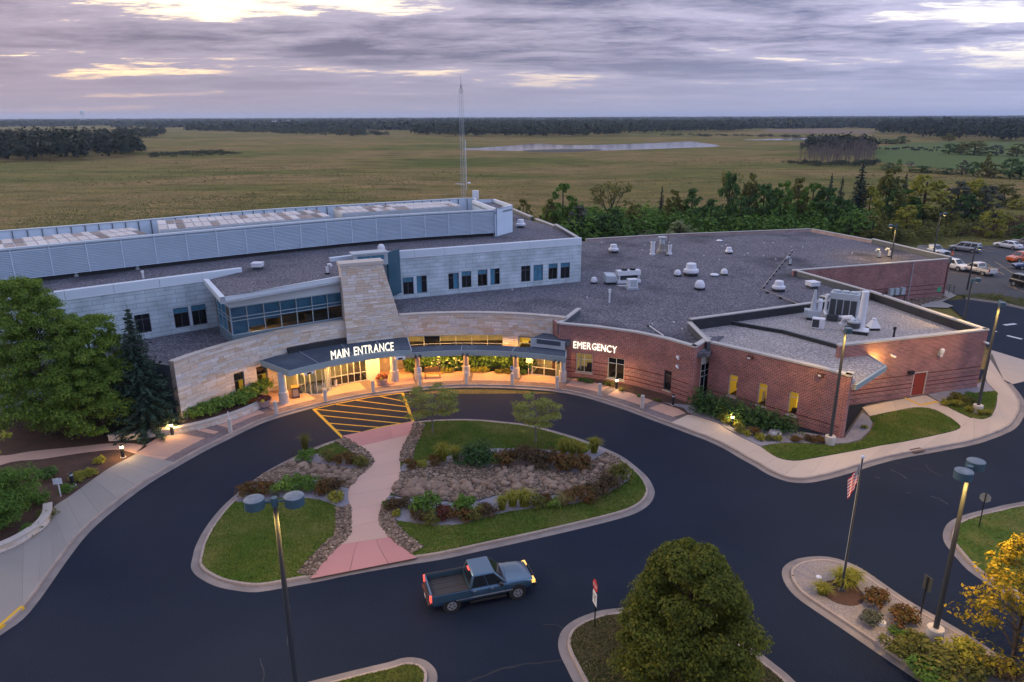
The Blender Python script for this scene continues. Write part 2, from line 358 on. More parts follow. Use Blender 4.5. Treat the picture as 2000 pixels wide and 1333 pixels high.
LOUV = mat('louvre_metal', (.60, .69, .78), .45, metal=.0, var=(.55, .64, .73), vs=.5, spec=.5)
MEMB = mat('blue_grey_membrane', (.062, .08, .108), .8, var=(.05, .066, .09), vs=.5, vd=6, spec=.3, stain=(.10, .12, .14), sts=.4)
BLKM = mat('black_membrane', (.018, .02, .024), .6, var=(.028, .03, .034), vs=.8, spec=.4)
FASC = mat('fascia_metal', (.27, .34, .36), .45, var=(.24, .31, .33), vs=.6, spec=.5)
ALU = mat('aluminium_frame', (.42, .45, .47), .4, spec=.5)
DKFR = mat('dark_frame', (.09, .095, .10), .45, spec=.5)
TEALF = mat('teal_panel', (.16, .23, .26), .45, spec=.5)
GLD = mat('dark_glass', (.008, .010, .013), .04, spec=.6)
BLIND = mat('teal_blind', (.075, .235, .34), .15, var=(.055, .18, .28), vs=1.5, spec=.6)
GLASS = glassmat('clear_glass')
WHITE = mat('white_metal', (.66, .66, .68), .45, var=(.64, .65, .69), vs=1.5, spec=.4)
LGREY = mat('light_grey_metal', (.42, .46, .49), .5, var=(.36, .40, .43), vs=1.2, spec=.4)
DGREY = mat('dark_grey_metal', (.045, .05, .055), .5, spec=.4)
BLACK = mat('black_metal', (.012, .014, .018), .42, spec=.5)
POLE = mat('bronze_pole', (.040, .044, .050), .45, spec=.5)
LAMPH = mat('lamp_drum', (.055, .10, .125), .5, var=(.05, .09, .11), vs=2, spec=.4)
LAMPT = mat('lamp_drum_top', (.13, .155, .175), .6, var=(.20, .225, .24), vs=3, spec=.4)
YEL = mat('yellow_road_paint', (.62, .36, .018), .7, var=(.56, .32, .02), vs=3, spec=.3)
WPAINT = mat('white_road_paint', (.6, .6, .6), .7, var=(.5, .5, .5), vs=3)
OPAINT = mat('faded_orange_paint', (.30, .19, .09), .8, var=(.2, .14, .08), vs=1.5)
REDP = mat('red_door_paint', (.24, .034, .018), .5, spec=.4)
CONCB = mat('pale_base_concrete', (.52, .47, .43), .85, var=(.42, .38, .35), vs=2.5, vd=6, spec=.3)
WOODY = mat('oiled_slat_wood', (.42, .24, .07), .6, var=(.36, .2, .06), vs=8, spec=.3)
BARK = mat('bark', (.075, .058, .045), .95, var=(.04, .032, .026), vs=6, bump=.5, bs=15, spec=.1)
PALEB = mat('pale_bark', (.22, .20, .185), .95, var=(.13, .12, .11), vs=4, spec=.1)
EMW = emitmat('warm_white_letter', (1.0, .90, .70), .72)
EMS = emitmat('sodium_lamp', (1.0, .62, .16), 9.0)
EMB = emitmat('bollard_lamp', (1.0, .78, .42), 9.0)
ROOM = mat('lit_yellow_room', (.35, .25, .08), .9, emit=(.85, .50, .04), es=.40, var=(.2, .14, .05), vs=1.4)  # lit rooms: walls glow by emission in place of ceiling lamps
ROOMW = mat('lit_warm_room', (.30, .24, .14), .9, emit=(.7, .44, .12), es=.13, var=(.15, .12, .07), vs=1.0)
ROOMS = mat('shaded_yellow_room', (.30, .20, .06), .9, emit=(.8, .45, .03), es=.14)  # weaker emission paints shade on the side walls and blind slats
ROOMD = mat('dim_room', (.11, .075, .045), .9, var=(.05, .035, .022), vs=1.3)
FURN = mat('dark_furniture', (.04, .028, .018), .7)
def lamp_point(name, loc, power, col=(1, .60, .20), r=.12, parent=None, spot=None):
    l = bpy.data.lights.new(name, 'SPOT' if spot else 'POINT'); l.energy = power; l.color = col; l.shadow_soft_size = r
    if spot: l.spot_size = R(spot); l.spot_blend = .6
    o = bpy.data.objects.new(name, l); COL.objects.link(o); o.location = loc
    if parent is not None: o.parent = parent
    return o
def flat(name, pts, z, m, parent=None, kind='structure'):
    mb = MB(); 
    if sum(a[0]*b[1]-b[0]*a[1] for a, b in zip(pts, pts[1:]+pts[:1])) < 0: pts = pts[::-1]
    mb.add([(p[0], p[1], z) for p in pts], [tuple(range(len(pts)))]); o = mb.build(name, m, parent)
    if kind and parent is None: o['kind'] = kind
    return o
def raised(name, pts, z0, z1, m, parent=None, kind='structure'):
    mb = MB(); mb.prism(list(pts), z0, z1, bottom=False); o = mb.build(name, m, parent)
    if kind and parent is None: o['kind'] = kind
    return o
ORD = ['first', 'second', 'third', 'fourth', 'fifth', 'sixth', 'seventh', 'eighth', 'ninth', 'tenth', 'eleventh', 'twelfth', 'thirteenth', 'fourteenth', 'fifteenth', 'sixteenth', 'seventeenth', 'eighteenth', 'nineteenth', 'twentieth', 'twenty-first', 'twenty-second', 'twenty-third', 'twenty-fourth']

# ================================================================ GROUND
def in_poly(P, X, Y):
    P = np.array(P); n = len(P); ins = np.zeros(X.shape, bool); j = n-1
    for i in range(n):
        xi, yi = P[i]; xj, yj = P[j]
        c = ((yi > Y) != (yj > Y)) & (X < (xj-xi)*(Y-yi)/(yj-yi+1e-12)+xi); ins ^= c; j = i
    return ins
def scatter(poly, n, holes=()):
    P = np.array(poly); lo, hi = P.min(0), P.max(0); out = np.zeros((0, 2))
    while len(out) < n:
        q = lo+(hi-lo)*rng.random((n*3, 2)); k = in_poly(poly, q[:, 0], q[:, 1])
        for h in holes: k &= ~in_poly(h, q[:, 0], q[:, 1])
        out = np.vstack([out, q[k]])
    return out[:n]
_t = (1+5**.5)/2
ICO_V = np.array([(-1, _t, 0), (1, _t, 0), (-1, -_t, 0), (1, -_t, 0), (0, -1, _t), (0, 1, _t), (0, -1, -_t), (0, 1, -_t), (_t, 0, -1), (_t, 0, 1), (-_t, 0, -1), (-_t, 0, 1)])/math.hypot(1, _t)
ICO_F = np.array([(0, 11, 5), (0, 5, 1), (0, 1, 7), (0, 7, 10), (0, 10, 11), (1, 5, 9), (5, 11, 4), (11, 10, 2), (10, 7, 6), (7, 1, 8), (3, 9, 4), (3, 4, 2), (3, 2, 6), (3, 6, 8), (3, 8, 9), (4, 9, 5), (2, 4, 11), (6, 2, 10), (8, 6, 7), (9, 8, 1)])
def rocks(name, pts, sizes, z, m, parent=None, flatn=.6, kind='stuff'):
    n = len(pts); th = rng.random(n)*6.28; c, s = np.cos(th), np.sin(th)
    sc = np.stack([sizes*rng.uniform(.8, 1.3, n), sizes*rng.uniform(.65, 1, n), sizes*rng.uniform(.75, 1.1, n)*flatn], 1)
    V = ICO_V[None]*(1+rng.normal(0, .1, (n, 12, 1)))*sc[:, None]
    X = V[..., 0]*c[:, None]-V[..., 1]*s[:, None]+pts[:, None, 0]; Y = V[..., 0]*s[:, None]+V[..., 1]*c[:, None]+pts[:, None, 1]
    Z = V[..., 2]+z+sc[:, None, 2]*.45
    F = (ICO_F[None]+12*np.arange(n)[:, None, None]).reshape(-1, 3)
    o = link(name, fast_mesh(name, np.stack([X, Y, Z], -1).reshape(-1, 3), F, smooth=True), m, parent)
    if kind: o['kind'] = kind
    return o
def kerb(name, pts, closed=False, road='right', h=.15, gut=.42, parent=None):
    pts = list(pts)
    if closed:
        if sum(a[0]*b[1]-b[0]*a[1] for a, b in zip(pts, pts[1:]+pts[:1])) < 0: pts = pts[::-1]
        pts = pts+[pts[0]]
    p = Path(pts)
    k = empty(name); k['kind'] = 'structure'
    mb = MB(); sweep(mb, p, [(.0, -.05), (.0, .012), (-gut, .018), (-gut, -.05)]); mb.build('gutter', GUTTER, k)
    mb = MB(); n = max(1, int(p.len/3.0))
    for i in range(n):                           # cast lengths with joints between them
        a, b = p.len*i/n+.008, p.len*(i+1)/n-.008
        ss = [a]+[q for q in p.s if a+.05 < q < b-.05]+[b]
        q = Path([p.at(t) for t in ss]); sweep(mb, q, [(-gut-.003, -.05), (-gut-.025, h-.02), (-gut-.045, h), (-gut-.17, h), (-gut-.17, -.05)])
    mb.build('kerb_length', KERB, k)
    return p.offset(-gut-.172).pts()
def slabs(parent, A, B, n, z0, z1, m, gap=.014, name='slab', rows=None):
    A, B = Path(A), Path(B); rows = rows or [0, 1]
    for i in range(n):
        for r0, r1 in zip(rows, rows[1:]):
            P = []
            k = 5; ta = [(i+gap*n/A.len*.5+(1-gap*n/A.len)*q/k)/n for q in range(k+1)]
            a = [A.at(t*A.len) for t in ta]; b = [B.at(t*B.len) for t in ta]
            w = max(.3, (a[0]-b[0]).length); g = gap/w*.5
            lo = [p.lerp(q, r0+(g if r0 > 0 else 0)) for p, q in zip(a, b)]; hi = [p.lerp(q, r1-(g if r1 < 1 else 0)) for p, q in zip(a, b)]
            mb = MB(); mb.prism([tuple(p) for p in lo]+[tuple(p) for p in reversed(hi)], z0, z1, bottom=False); mb.build(name, m, parent)

# marsh out to the horizon
def marsh_mat():
    m = bpy.data.materials.new('marsh_grass'); m.use_nodes = True; t = m.node_tree; b = t.nodes['Principled BSDF']; ln = t.links.new
    g = t.nodes.new('ShaderNodeTexCoord'); 
    def nz(scale, det, sx=1, sy=1, ro=.6, dist=0):
        mp = t.nodes.new('ShaderNodeMapping'); mp.inputs['Scale'].default_value = (sx, sy, 1); ln(g.outputs['Object'], mp.inputs[0])
        n = t.nodes.new('ShaderNodeTexNoise'); n.inputs['Scale'].default_value = scale; n.inputs['Detail'].default_value = det; n.inputs['Roughness'].default_value = ro; n.inputs['Distortion'].default_value = dist; ln(mp.outputs[0], n.inputs[0]); return n.outputs[0]
    def ramp(f, pts):
        n = t.nodes.new('ShaderNodeValToRGB'); e = n.color_ramp.elements
        while len(e) < len(pts): e.new(.5)
        for q, (p, c) in zip(e, pts): q.position = p; q.color = (*c, 1)
        ln(f, n.inputs[0]); return n.outputs[0]
    def mix(f, a, c, mode='MIX'):
        n = t.nodes.new('ShaderNodeMix'); n.data_type = 'RGBA'; n.blend_type = mode
        for i, v in ((0, f), (6, a), (7, c)):
            if isinstance(v, float): n.inputs[i].default_value = v
            else: ln(v, n.inputs[i])
        return n.outputs[2]
    big = ramp(nz(.011, 7, .6, 1.25, .62, .4), [(.32, (.092, .108, .030)), (.42, (.132, .130, .041)), (.5, (.180, .144, .055)), (.58, (.222, .160, .075)), (.7, (.150, .122, .048))])
    mid = ramp(nz(.09, 6, .5, 1.3, .65), [(.35, (.50, .54, .42)), (.46, (.95, .97, .9)), (.54, (1.08, 1.05, 1.0)), (.68, (1.42, 1.32, 1.2))])
    fin = ramp(nz(1.6, 4, .8, 1.1, .75), [(.3, (.78, .78, .74)), (.7, (1.2, 1.18, 1.14))])
    c = mix(1.0, mix(1.0, big, mid, 'MULTIPLY'), fin, 'MULTIPLY'); ln(c, b.inputs['Base Color']); b.inputs['Roughness'].default_value = 1; b.inputs['Specular IOR Level'].default_value = .05
    bn = t.nodes.new('ShaderNodeBump'); bn.inputs['Strength'].default_value = 1; bn.inputs['Distance'].default_value = .8; ln(nz(.8, 5, 1, 1, .7), bn.inputs['Height']); ln(bn.outputs[0], b.inputs['Normal']); return m
MARSH = marsh_mat()
flat('ground', [(-9000, -200), (9000, -200), (9000, 14000), (-9000, 14000)], -.12, MARSH)
WATER = mat('pond_water', (.86, .87, .90), .05, metal=1.0, bump=.5, bs=3.0)
flat('pond', smooth_path([(-37.20, 570.42), (-22.13, 592.67), (0.58, 626.91), (16.82, 666.14), (29.53, 671.19), (38.77, 646.10), (67.09, 637.77), (115.79, 663.07), (149.68, 692.28), (173.40, 710.87), (173.81, 670.16), (175.32, 651.36), (173.93, 617.10), (163.62, 591.94), (145.54, 578.81), (113.27, 558.47), (67.27, 532.58), (36.92, 523.07), (15.21, 528.55), (-14.52, 538.74), (-31.96, 548.28)], 3, True), -.09, WATER)
flat('far_pond', smooth_path([(237.35, 757.97), (271.12, 779.67), (304.20, 802.96), (331.76, 809.13), (340.73, 780.57), (302.85, 750.81), (267.24, 738.65)], 3, True), -.09, WATER)
REEDD = mat('dark_reed_bed', (.035, .035, .022), .9)
flat('reed_bed', smooth_path([(7.97, 537.04), (31.48, 556.15), (58.82, 558.37), (68.03, 544.80), (51.03, 518.22), (32.13, 504.85), (14.77, 513.37)], 3, True), -.075, REEDD)
PAST = mat('pasture_grass', (.085, .125, .034), .95, var=(.10, .125, .042), vs=.02, vd=5, speck=(.07, .105, .028), ss=.5, spec=.05)
flat('pasture', [(237.57, 480.02), (296.42, 590.67), (365.32, 664.48), (428.75, 684.92), (490.13, 652.28), (521.79, 534.50), (236.29, 237.92), (224.43, 294.61), (208.72, 329.58), (200.94, 357.51), (199.22, 394.54)], -.08, PAST)
STUB = mat('cut_field', (.20, .14, .105), .95, var=(.16, .12, .085), vs=.01, spec=.05)
flat('cut_field', [(440.34, 1296.90), (550.93, 1326.02), (574.98, 1160.83), (486.51, 1002.21), (403.39, 985.43), (387.07, 1116.25)], -.08, STUB)
flat('hay_field', [(-762.65, 2133.74), (-470.93, 1904.70), (-259.76, 2110.71), (-109.97, 1617.05), (-98.01, 1195.78), (-302.43, 1467.19), (-472.43, 1560.75)], -.08, mat('hay_field_grass', (.12, .10, .055), .95, var=(.09, .085, .04), vs=.006, spec=.05))

# tarmac
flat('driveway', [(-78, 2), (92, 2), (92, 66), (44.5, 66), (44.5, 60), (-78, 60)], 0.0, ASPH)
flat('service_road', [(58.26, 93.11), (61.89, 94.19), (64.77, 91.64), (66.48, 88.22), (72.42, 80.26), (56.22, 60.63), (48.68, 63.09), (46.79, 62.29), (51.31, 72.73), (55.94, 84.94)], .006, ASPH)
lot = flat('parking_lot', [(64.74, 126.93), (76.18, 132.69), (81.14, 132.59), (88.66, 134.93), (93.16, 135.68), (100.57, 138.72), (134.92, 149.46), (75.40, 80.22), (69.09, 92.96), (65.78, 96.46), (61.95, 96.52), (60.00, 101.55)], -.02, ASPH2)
def stripe(a, b, w, z, m, parent, name='stripe'):
    a, b = Vector(a), Vector(b); d = (b-a).normalized(); n = Vector((d.y, -d.x))*w/2
    mb = MB(); mb.quad((*(a+n), z), (*(b+n), z), (*(b-n), z), (*(a-n), z)); return mb.build(name, m, parent)
for q in ([(80.39, 119.13), (77.24, 109.37)], [(82.68, 119.98), (79.26, 110.09)], [(84.36, 120.40), (83.26, 113.57)], [(78.52, 114.46), (83.16, 115.63)], [(70.09, 111.40), (73.28, 107.94)], [(87.72, 132.19), (88.26, 129.02)], [(80.70, 128.14), (80.79, 126.13)], [(90.12, 133.23), (90.79, 130.01)], [(73.05, 102.34), (72.58, 99.43)], [(72.58, 99.43), (72.77, 97.26)], [(73.65, 102.00), (72.58, 99.43)], [(80.21, 129.69), (79.54, 126.65)], [(85.46, 131.17), (85.03, 128.06)]):
    stripe(q[0], q[1], .2, -.012, OPAINT, lot)
sr = bpy.data.objects['service_road']
for q in ([(58.75, 81.39), (60.51, 81.92)], [(56.30, 77.17), (57.05, 75.80)], [(55.84, 78.89), (56.19, 78.78)]): stripe(q[0], q[1], .45, .012, WPAINT, sr)
raised('verge', [(62.77, 96.21), (66.16, 97.06), (69.47, 93.51), (75.77, 80.64), (73.98, 78.57), (66.50, 88.72), (65.04, 92.05), (62.06, 94.47)], -.05, .1, LAWN_D)
kerb('verge_kerb', [(61.72, 93.90), (64.69, 91.51), (66.16, 88.22), (73.64, 78.16)])

# forecourt kerb line, west to east, and pavements inside it
OUT = smooth_path([(-25.36, 27.16), (-24.92, 28.69), (-24.59, 29.83), (-24.72, 31.40), (-25.04, 33.20), (-25.39, 35.17), (-25.68, 37.59), (-25.53, 40.23), (-24.96, 43.55), (-24.01, 46.35), (-23.16, 48.54), (-22.21, 50.48), (-21.37, 52.17), (-20.30, 53.92), (-18.67, 55.54), (-17.21, 56.74), (-15.35, 58.05), (-12.90, 59.40), (-10.11, 60.43), (-7.10, 61.17), (-4.29, 61.53), (-0.30, 61.30), (2.80, 60.75), (4.63, 60.11), (6.44, 59.04), (8.09, 57.60), (9.69, 56.09), (11.14, 54.43), (12.56, 52.88), (14.13, 51.12), (15.03, 50.09), (15.97, 48.66), (16.76, 46.98), (17.38, 45.78), (17.90, 44.63), (18.66, 43.74), (19.41, 43.42), (20.48, 43.44), (21.91, 43.94), (23.69, 44.74), (27.62, 46.65), (32.33, 48.22), (35.46, 49.30), (38.52, 50.92), (40.46, 52.25), (42.42, 54.26), (43.97, 56.20), (45.29, 58.50), (46.66, 62.03)], 3)
INN = kerb('forecourt_kerb', OUT)
INP = Path(INN)
# yellow painted kerb end at the far left
_k = bpy.data.objects['forecourt_kerb']
mb = MB(); q = Path([INP.at(t, .185) for t in (.5, 2.0, 3.4)]); sweep(mb, q, [(.03, .02), (-.03, .155), (-.20, .158), (-.21, .1)]); mb.build('yellow_kerb_paint', YEL, _k)
BASE = mat('joint_filler', (.09, .075, .068), .95)
i_l = min(range(len(INN)), key=lambda i: (Vector(INN[i])-Vector((-25.59, 46.46))).length)
i_a = min(range(len(INN)), key=lambda i: (Vector(INN[i])-Vector((-22.48, 50.01))).length)
i_b = min(range(len(INN)), key=lambda i: (Vector(INN[i])-Vector((12.68, 52.87))).length)
i_c = min(range(len(INN)), key=lambda i: (Vector(INN[i])-Vector((37.74, 50.63))).length)
# west pavement
WIN = [(-30.56, 34.36), (-29.44, 35.34), (-28.85, 36.21), (-28.49, 37.61), (-28.79, 39.05), (-29.49, 40.30), (-29.26, 41.75), (-29.06, 43.61), (-28.75, 45.77), (-27.97, 47.87)]
wp = empty('west_pavement'); wp['kind'] = 'structure'
raised('bedding', INN[:i_l+1]+WIN[::-1], -.05, .125, BASE, wp)
slabs(wp, INN[:i_l+1], smooth_path(WIN, 3), 11, .1, .142, CONC_G)
# forecourt paving: mauve paver band at the kerb, pink concrete bays with paver strips between them
fc = empty('forecourt_paving'); fc['kind'] = 'structure'
A1, A2 = INN[i_l:i_b+1], None
inr = [PO(r, a) for r, a in ((23.4, 172.5), (23.9, 169.2), (24.2, 166), (24.2, 162), (22.8, 159), (21.8, 155), (21.2, 149.4), (21.25, 144), (22.0, 140.5), (24.3, 138), (24.3, 105), (22.3, 103), (22.2, 73), (22.6, 66), (22.9, 58), (22.4, 46), (22.4, 39), (22.7, 34), (22.5, 30.0), (22.3, 28))]
raised('bedding', [INN[i] for i in range(i_l, i_b+1)]+inr[::-1]+[(-27.68, 49.16), (-27.97, 47.87)], -.05, .119, BASE, fc)
ap = Path(INN[i_l:i_b+1])
raised('paver_band', ap.pts()+ap.offset(-.95).pts()[::-1], .1, .142, PAVER, fc)
band = [158.5, 154.8, 142.2, 129.1, 115.6, 102.2, 88.9, 76.0, 63.5, 51.6, 39.3, 30.2]
def kr(a):                       # radius of the paver band's inner edge at a bearing
    best = 99
    P = ap.offset(-.96).p
    for q in P:
        d = q-CEN; b = math.degrees(math.atan2(d.y, d.x)); e = abs(b-a)
        if e < best: best = e; r = d.length
    return r
def ir(a):
    pts = [(math.degrees(math.atan2(p[1]-CEN.y, p[0]-CEN.x)), math.hypot(p[0]-CEN.x, p[1]-CEN.y)) for p in inr]
    for (a0, r0), (a1, r1) in zip(pts, pts[1:]):
        if a0 >= a >= a1: return r0+(r1-r0)*(a0-a)/(a0-a1+1e-9)
    return pts[0][1] if a > pts[0][0] else pts[-1][1]
for i, (a, b) in enumerate(zip([169.0]+band, band)):
    hw = 1.15
    a_, b_ = a-hw, b+hw
    if i == 0: a_ = a
    n = 2 if abs(a-b) > 6 else 1
    for k in range(n):
        aa, bb = a_+(b_-a_)*k/n-.02, a_+(b_-a_)*(k+1)/n+.02
        o = [PO(kr(aa+(bb-aa)*q/4)+.01, aa+(bb-aa)*q/4) for q in range(5)]; p = [PO(ir(aa+(bb-aa)*q/4)-.02, aa+(bb-aa)*q/4) for q in range(5)]
        mb = MB(); mb.prism(o+p[::-1], .1, .142, bottom=False); mb.build('pink_bay', PINK, fc)
mb = MB(); mb.prism([tuple(ap.offset(-.96).p[0]), (-27.92, 47.84), PO(23.9, 169.05), PO(kr(169.05)+.01, 169.05)], .1, .142, bottom=False); mb.build('pink_bay', PINK, fc)
for b in band[:-1]:
    o = [PO(kr(b+q)+.01, b+q) for q in (1.12, 0, -1.12)]; p = [PO(ir(b+q)-.02, b+q) for q in (1.12, 0, -1.12)]
    mb = MB(); mb.prism(o+p[::-1], .1, .1415, bottom=False); mb.build('paver_strip', PAVER, fc)
# garden path at the left
raised('garden_path', smooth_path([(-40.27, 47.71), (-37.60, 47.69), (-36.13, 48.36), (-33.11, 49.11), (-30.91, 49.71), (-29.33, 49.70), (-27.77, 49.24)], 3)+smooth_path([(-28.09, 47.95), (-29.95, 48.65), (-32.46, 47.99), (-34.56, 47.09), (-36.50, 46.62), (-37.97, 44.55)], 3), .08, .142, PINK)
# east pavement: base slab, then concrete panels
EIN = [(14.83, 54.92), (16.12, 53.65), (16.76, 52.93), (16.95, 52.14), (17.87, 50.23), (18.73, 48.70), (19.29, 46.97), (20.05, 46.44), (20.87, 46.43), (22.47, 46.94), (26.25, 48.21), (27.84, 48.81), (30.07, 49.50), (33.88, 50.94), (35.70, 51.88), (37.74, 53.88), (38.51, 53.56), (39.66, 54.18)]
ep = empty('east_pavement'); ep['kind'] = 'structure'
raised('bedding', INN[i_b:]+[(50.37, 70.71), (46.53, 65.69), (43.60, 62.06), (30.47, 56.76), (25.15, 49.71), (22.44, 50.84), (17.44, 55.98), (14.65, 57.13)], -.05, .113, BASE, ep)
slabs(ep, INN[i_b:i_c+1], smooth_path(EIN, 3), 17, .1, .142, CONC)
slabs(ep, INN[i_c:], smooth_path([(39.66, 54.18), (41.27, 56.06), (42.94, 58.42), (43.77, 60.01), (44.62, 62.62), (46.66, 65.58), (48.87, 68.63)], 3), 5, .1, .142, CONC)
slabs(ep, [(35.70, 51.88), (36.09, 52.47), (36.23, 53.89), (35.94, 55.61), (35.34, 56.17), (34.26, 56.18), (31.93, 55.31), (29.71, 54.37)], [(37.74, 53.88), (37.56, 54.62), (37.30, 55.71), (37.13, 57.52), (36.90, 58.96), (34.63, 58.14), (32.52, 57.33), (29.94, 56.22)], 7, .1, .142, CONC)
raised('loading_apron', [(51.08, 72.03), (52.39, 68.68), (55.50, 65.88), (52.35, 61.71), (48.40, 62.68), (46.67, 61.89), (46.49, 63.66), (49.16, 69.04)], -.05, .03, CONC)
flat('service_apron', [(57.21, 97.80), (62.46, 100.86), (61.74, 95.93), (57.81, 92.56), (58.04, 90.40), (56.63, 89.37), (53.61, 89.93)], .02, CONC_G)
rocks('stone_margin', scatter([(52.26, 94.90), (59.98, 95.95), (59.63, 94.50), (52.28, 89.95)], 900), rng.uniform(.08, .2, 900), 0, PEBB)
for q in ([(34.70, 58.35), (35.18, 56.60)], [(35.18, 56.60), (37.16, 57.50)]): stripe(q[0], q[1], .22, .149, YEL, ep, 'yellow_kerb_line')
mb = MB(); g = [(29.63, 48.17), (30.62, 48.50), (30.79, 47.99), (29.79, 47.61)]; mb.add([(*p, .149) for p in g], [(0, 1, 2, 3)]); mb.build('drain_grate', mat('rusty_iron', (.12, .07, .06), .8, var=(.08, .05, .045), vs=6), ep)

# lawns and planting beds by the brick wings
raised('corner_lawn', smooth_path([(18.85, 48.66), (20.65, 49.26), (22.56, 49.16), (24.04, 48.97), (25.47, 49.14), (26.85, 49.75), (28.41, 51.51), (29.37, 52.98), (29.67, 54.22), (31.85, 55.16), (34.17, 56.02), (35.25, 56.01), (35.85, 55.45), (36.10, 53.74), (35.98, 52.43), (35.59, 51.84), (33.94, 51.04), (30.11, 49.59), (27.89, 48.90), (26.31, 48.34), (22.52, 47.07), (20.89, 46.55), (20.08, 46.56), (19.35, 47.13)], 2, True), .1, .158, LAWN)
raised('gravel_bed', [(13.06, 57.46), (14.65, 56.19), (14.76, 55.20), (16.16, 53.81), (16.80, 53.09), (16.99, 52.29), (17.92, 50.37), (18.76, 48.84), (20.72, 49.44), (22.63, 49.34), (24.12, 49.15), (25.55, 49.31), (26.82, 49.93), (28.29, 51.51), (29.25, 52.98), (29.55, 54.22), (29.45, 55.18), (25.72, 50.13), (22.64, 51.37), (17.49, 56.17)], .1, .152, GRAV)
raised('door_lawn', smooth_path([(37.25, 57.36), (40.13, 58.88), (43.68, 59.84), (42.84, 58.37), (41.18, 56.07), (39.72, 54.34), (38.61, 53.72), (37.88, 54.04), (37.45, 55.88)], 2, True), .1, .158, LAWN)
raised('door_gravel_bed', [(37.12, 59.03), (43.36, 61.78), (44.45, 62.44), (43.66, 59.96), (41.19, 59.11), (38.21, 57.94), (37.25, 57.36)], .1, .153, GRAV)
raised('wall_foot_bed', [PO(22.8, 63), PO(22.7, 58), PO(22.35, 46), PO(22.35, 39), PO(22.65, 34), PO(22.45, 30.3), PO(24.0, 29.5), PO(24.3, 34), PO(24.3, 41), PO(24.1, 49), PO(23.5, 58), PO(23.1, 63)], .0, .1515, MULCH)
# planted ground at the left, in front of the curved stone wing
raised('west_garden_bed', WIN+[(-27.77, 49.33), (-29.37, 49.79), (-27.09, 51.24), (-24.00, 53.67), (-22.04, 56.55), (-22.25, 59.86), (-29.10, 56.39), (-36.23, 69.99), (-49.07, 71.80), (-59.77, 61.48), (-33.35, 30.91)], -.05, .11, MULCH)

# oval island
ISL = smooth_path([(-18.03, 34.15), (-18.29, 34.98), (-18.59, 36.09), (-18.81, 37.88), (-18.78, 40.19), (-18.35, 42.53), (-17.56, 45.11), (-16.27, 47.39), (-14.95, 49.25), (-13.30, 50.78), (-10.52, 52.77), (-8.16, 53.76), (-6.48, 54.21), (-4.53, 54.35), (-2.70, 54.23), (-0.82, 53.80), (1.35, 53.17), (3.33, 51.97), (5.02, 50.72), (6.68, 49.17), (8.04, 47.54), (8.85, 45.84), (9.40, 44.25), (9.54, 42.75), (9.40, 41.80), (8.84, 40.63), (7.80, 39.58), (6.27, 38.76), (3.88, 37.74), (1.14, 36.66), (-1.47, 35.68), (-3.97, 34.75), (-6.02, 34.20), (-9.08, 33.27), (-10.16, 32.87), (-11.84, 32.35), (-13.50, 31.88), (-14.77, 32.02), (-15.99, 32.41), (-17.09, 33.09), (-17.64, 33.59)], 3, True)
IIN = kerb('island_kerb', ISL, closed=True)[:-1]
raised('island_lawn', IIN, .05, .135, LAWN)
PL = smooth_path([(-13.34, 50.83), (-11.47, 48.92), (-10.37, 47.38), (-10.00, 46.40), (-10.29, 45.23), (-10.90, 43.47), (-10.98, 42.42), (-10.80, 41.41), (-10.27, 39.88), (-9.78, 37.59), (-9.81, 36.60), (-10.38, 35.21), (-10.96, 32.80)], 4)
PR = smooth_path([(-8.05, 53.63), (-8.12, 50.79), (-8.33, 48.12), (-7.97, 45.45), (-7.80, 43.88), (-8.10, 41.79), (-8.41, 40.43), (-8.34, 38.96), (-7.91, 37.74), (-6.93, 36.27), (-5.41, 34.68)], 4)
ip = empty('island_path'); ip['kind'] = 'structure'
raised('bedding', PL+PR[::-1], .1, .150, BASE, ip)
pl, pr = Path(PL), Path(PR)
def psub(p, a, b, n=14): return [tuple(p.at(p.len*(a+(b-a)*k/n))) for k in range(n+1)]
slabs(ip, psub(pl, 0, .13), psub(pr, 0, .13), 1, .14, .166, RED, rows=[0, .3, .65, 1])
slabs(ip, psub(pl, .13, .83, 40), psub(pr, .13, .86, 40), 7, .14, .166, TAN)
slabs(ip, psub(pl, .83, 1), psub(pr, .86, 1), 1, .14, .166, RED, rows=[0, .36, .72, 1])
STR = {}
for nm, p, sgn, segs in (('west', pl, -1, ((.02, .40), (.60, .985))), ('east', pr, 1, ((.02, .36), (.64, .97)))):
    for j, (a, b) in enumerate(segs):
        e = psub(p, a, b, 16); q = Path(e); w = .95
        f = [tuple(q.at(q.len*k/16, -w*(1 if sgn < 0 else -1)*(-1))) for k in range(17)] if False else [tuple(Vector(e[k])+Vector((-(q.dirn(q.len*k/16)).y, q.dirn(q.len*k/16).x))*(w*(1 if sgn > 0 else -1))) for k in range(17)]
        poly = e+f[::-1]; o = raised('cobble_strip', poly, .1, .152, GRAVB); STR[nm+str(j)] = poly
        n = 560; rocks('cobble', scatter(poly, n), rng.uniform(.06, .13, n), .15, PEBB, o)
ROCKB = [(-7.88, 44.84), (-6.52, 45.51), (-5.01, 46.13), (-3.73, 46.24), (-2.52, 45.64), (-1.13, 45.71), (0.34, 45.85), (1.80, 45.76), (2.65, 45.29), (3.44, 44.53), (4.70, 44.60), (5.45, 45.97), (6.98, 47.92), (7.84, 46.75), (7.84, 45.25), (6.98, 43.99), (5.86, 42.92), (4.25, 41.97), (2.26, 41.59), (0.30, 41.67), (-1.15, 41.61), (-2.59, 40.77), (-3.96, 40.85), (-5.53, 41.24), (-7.02, 41.32), (-8.04, 41.86), (-7.82, 43.73)]
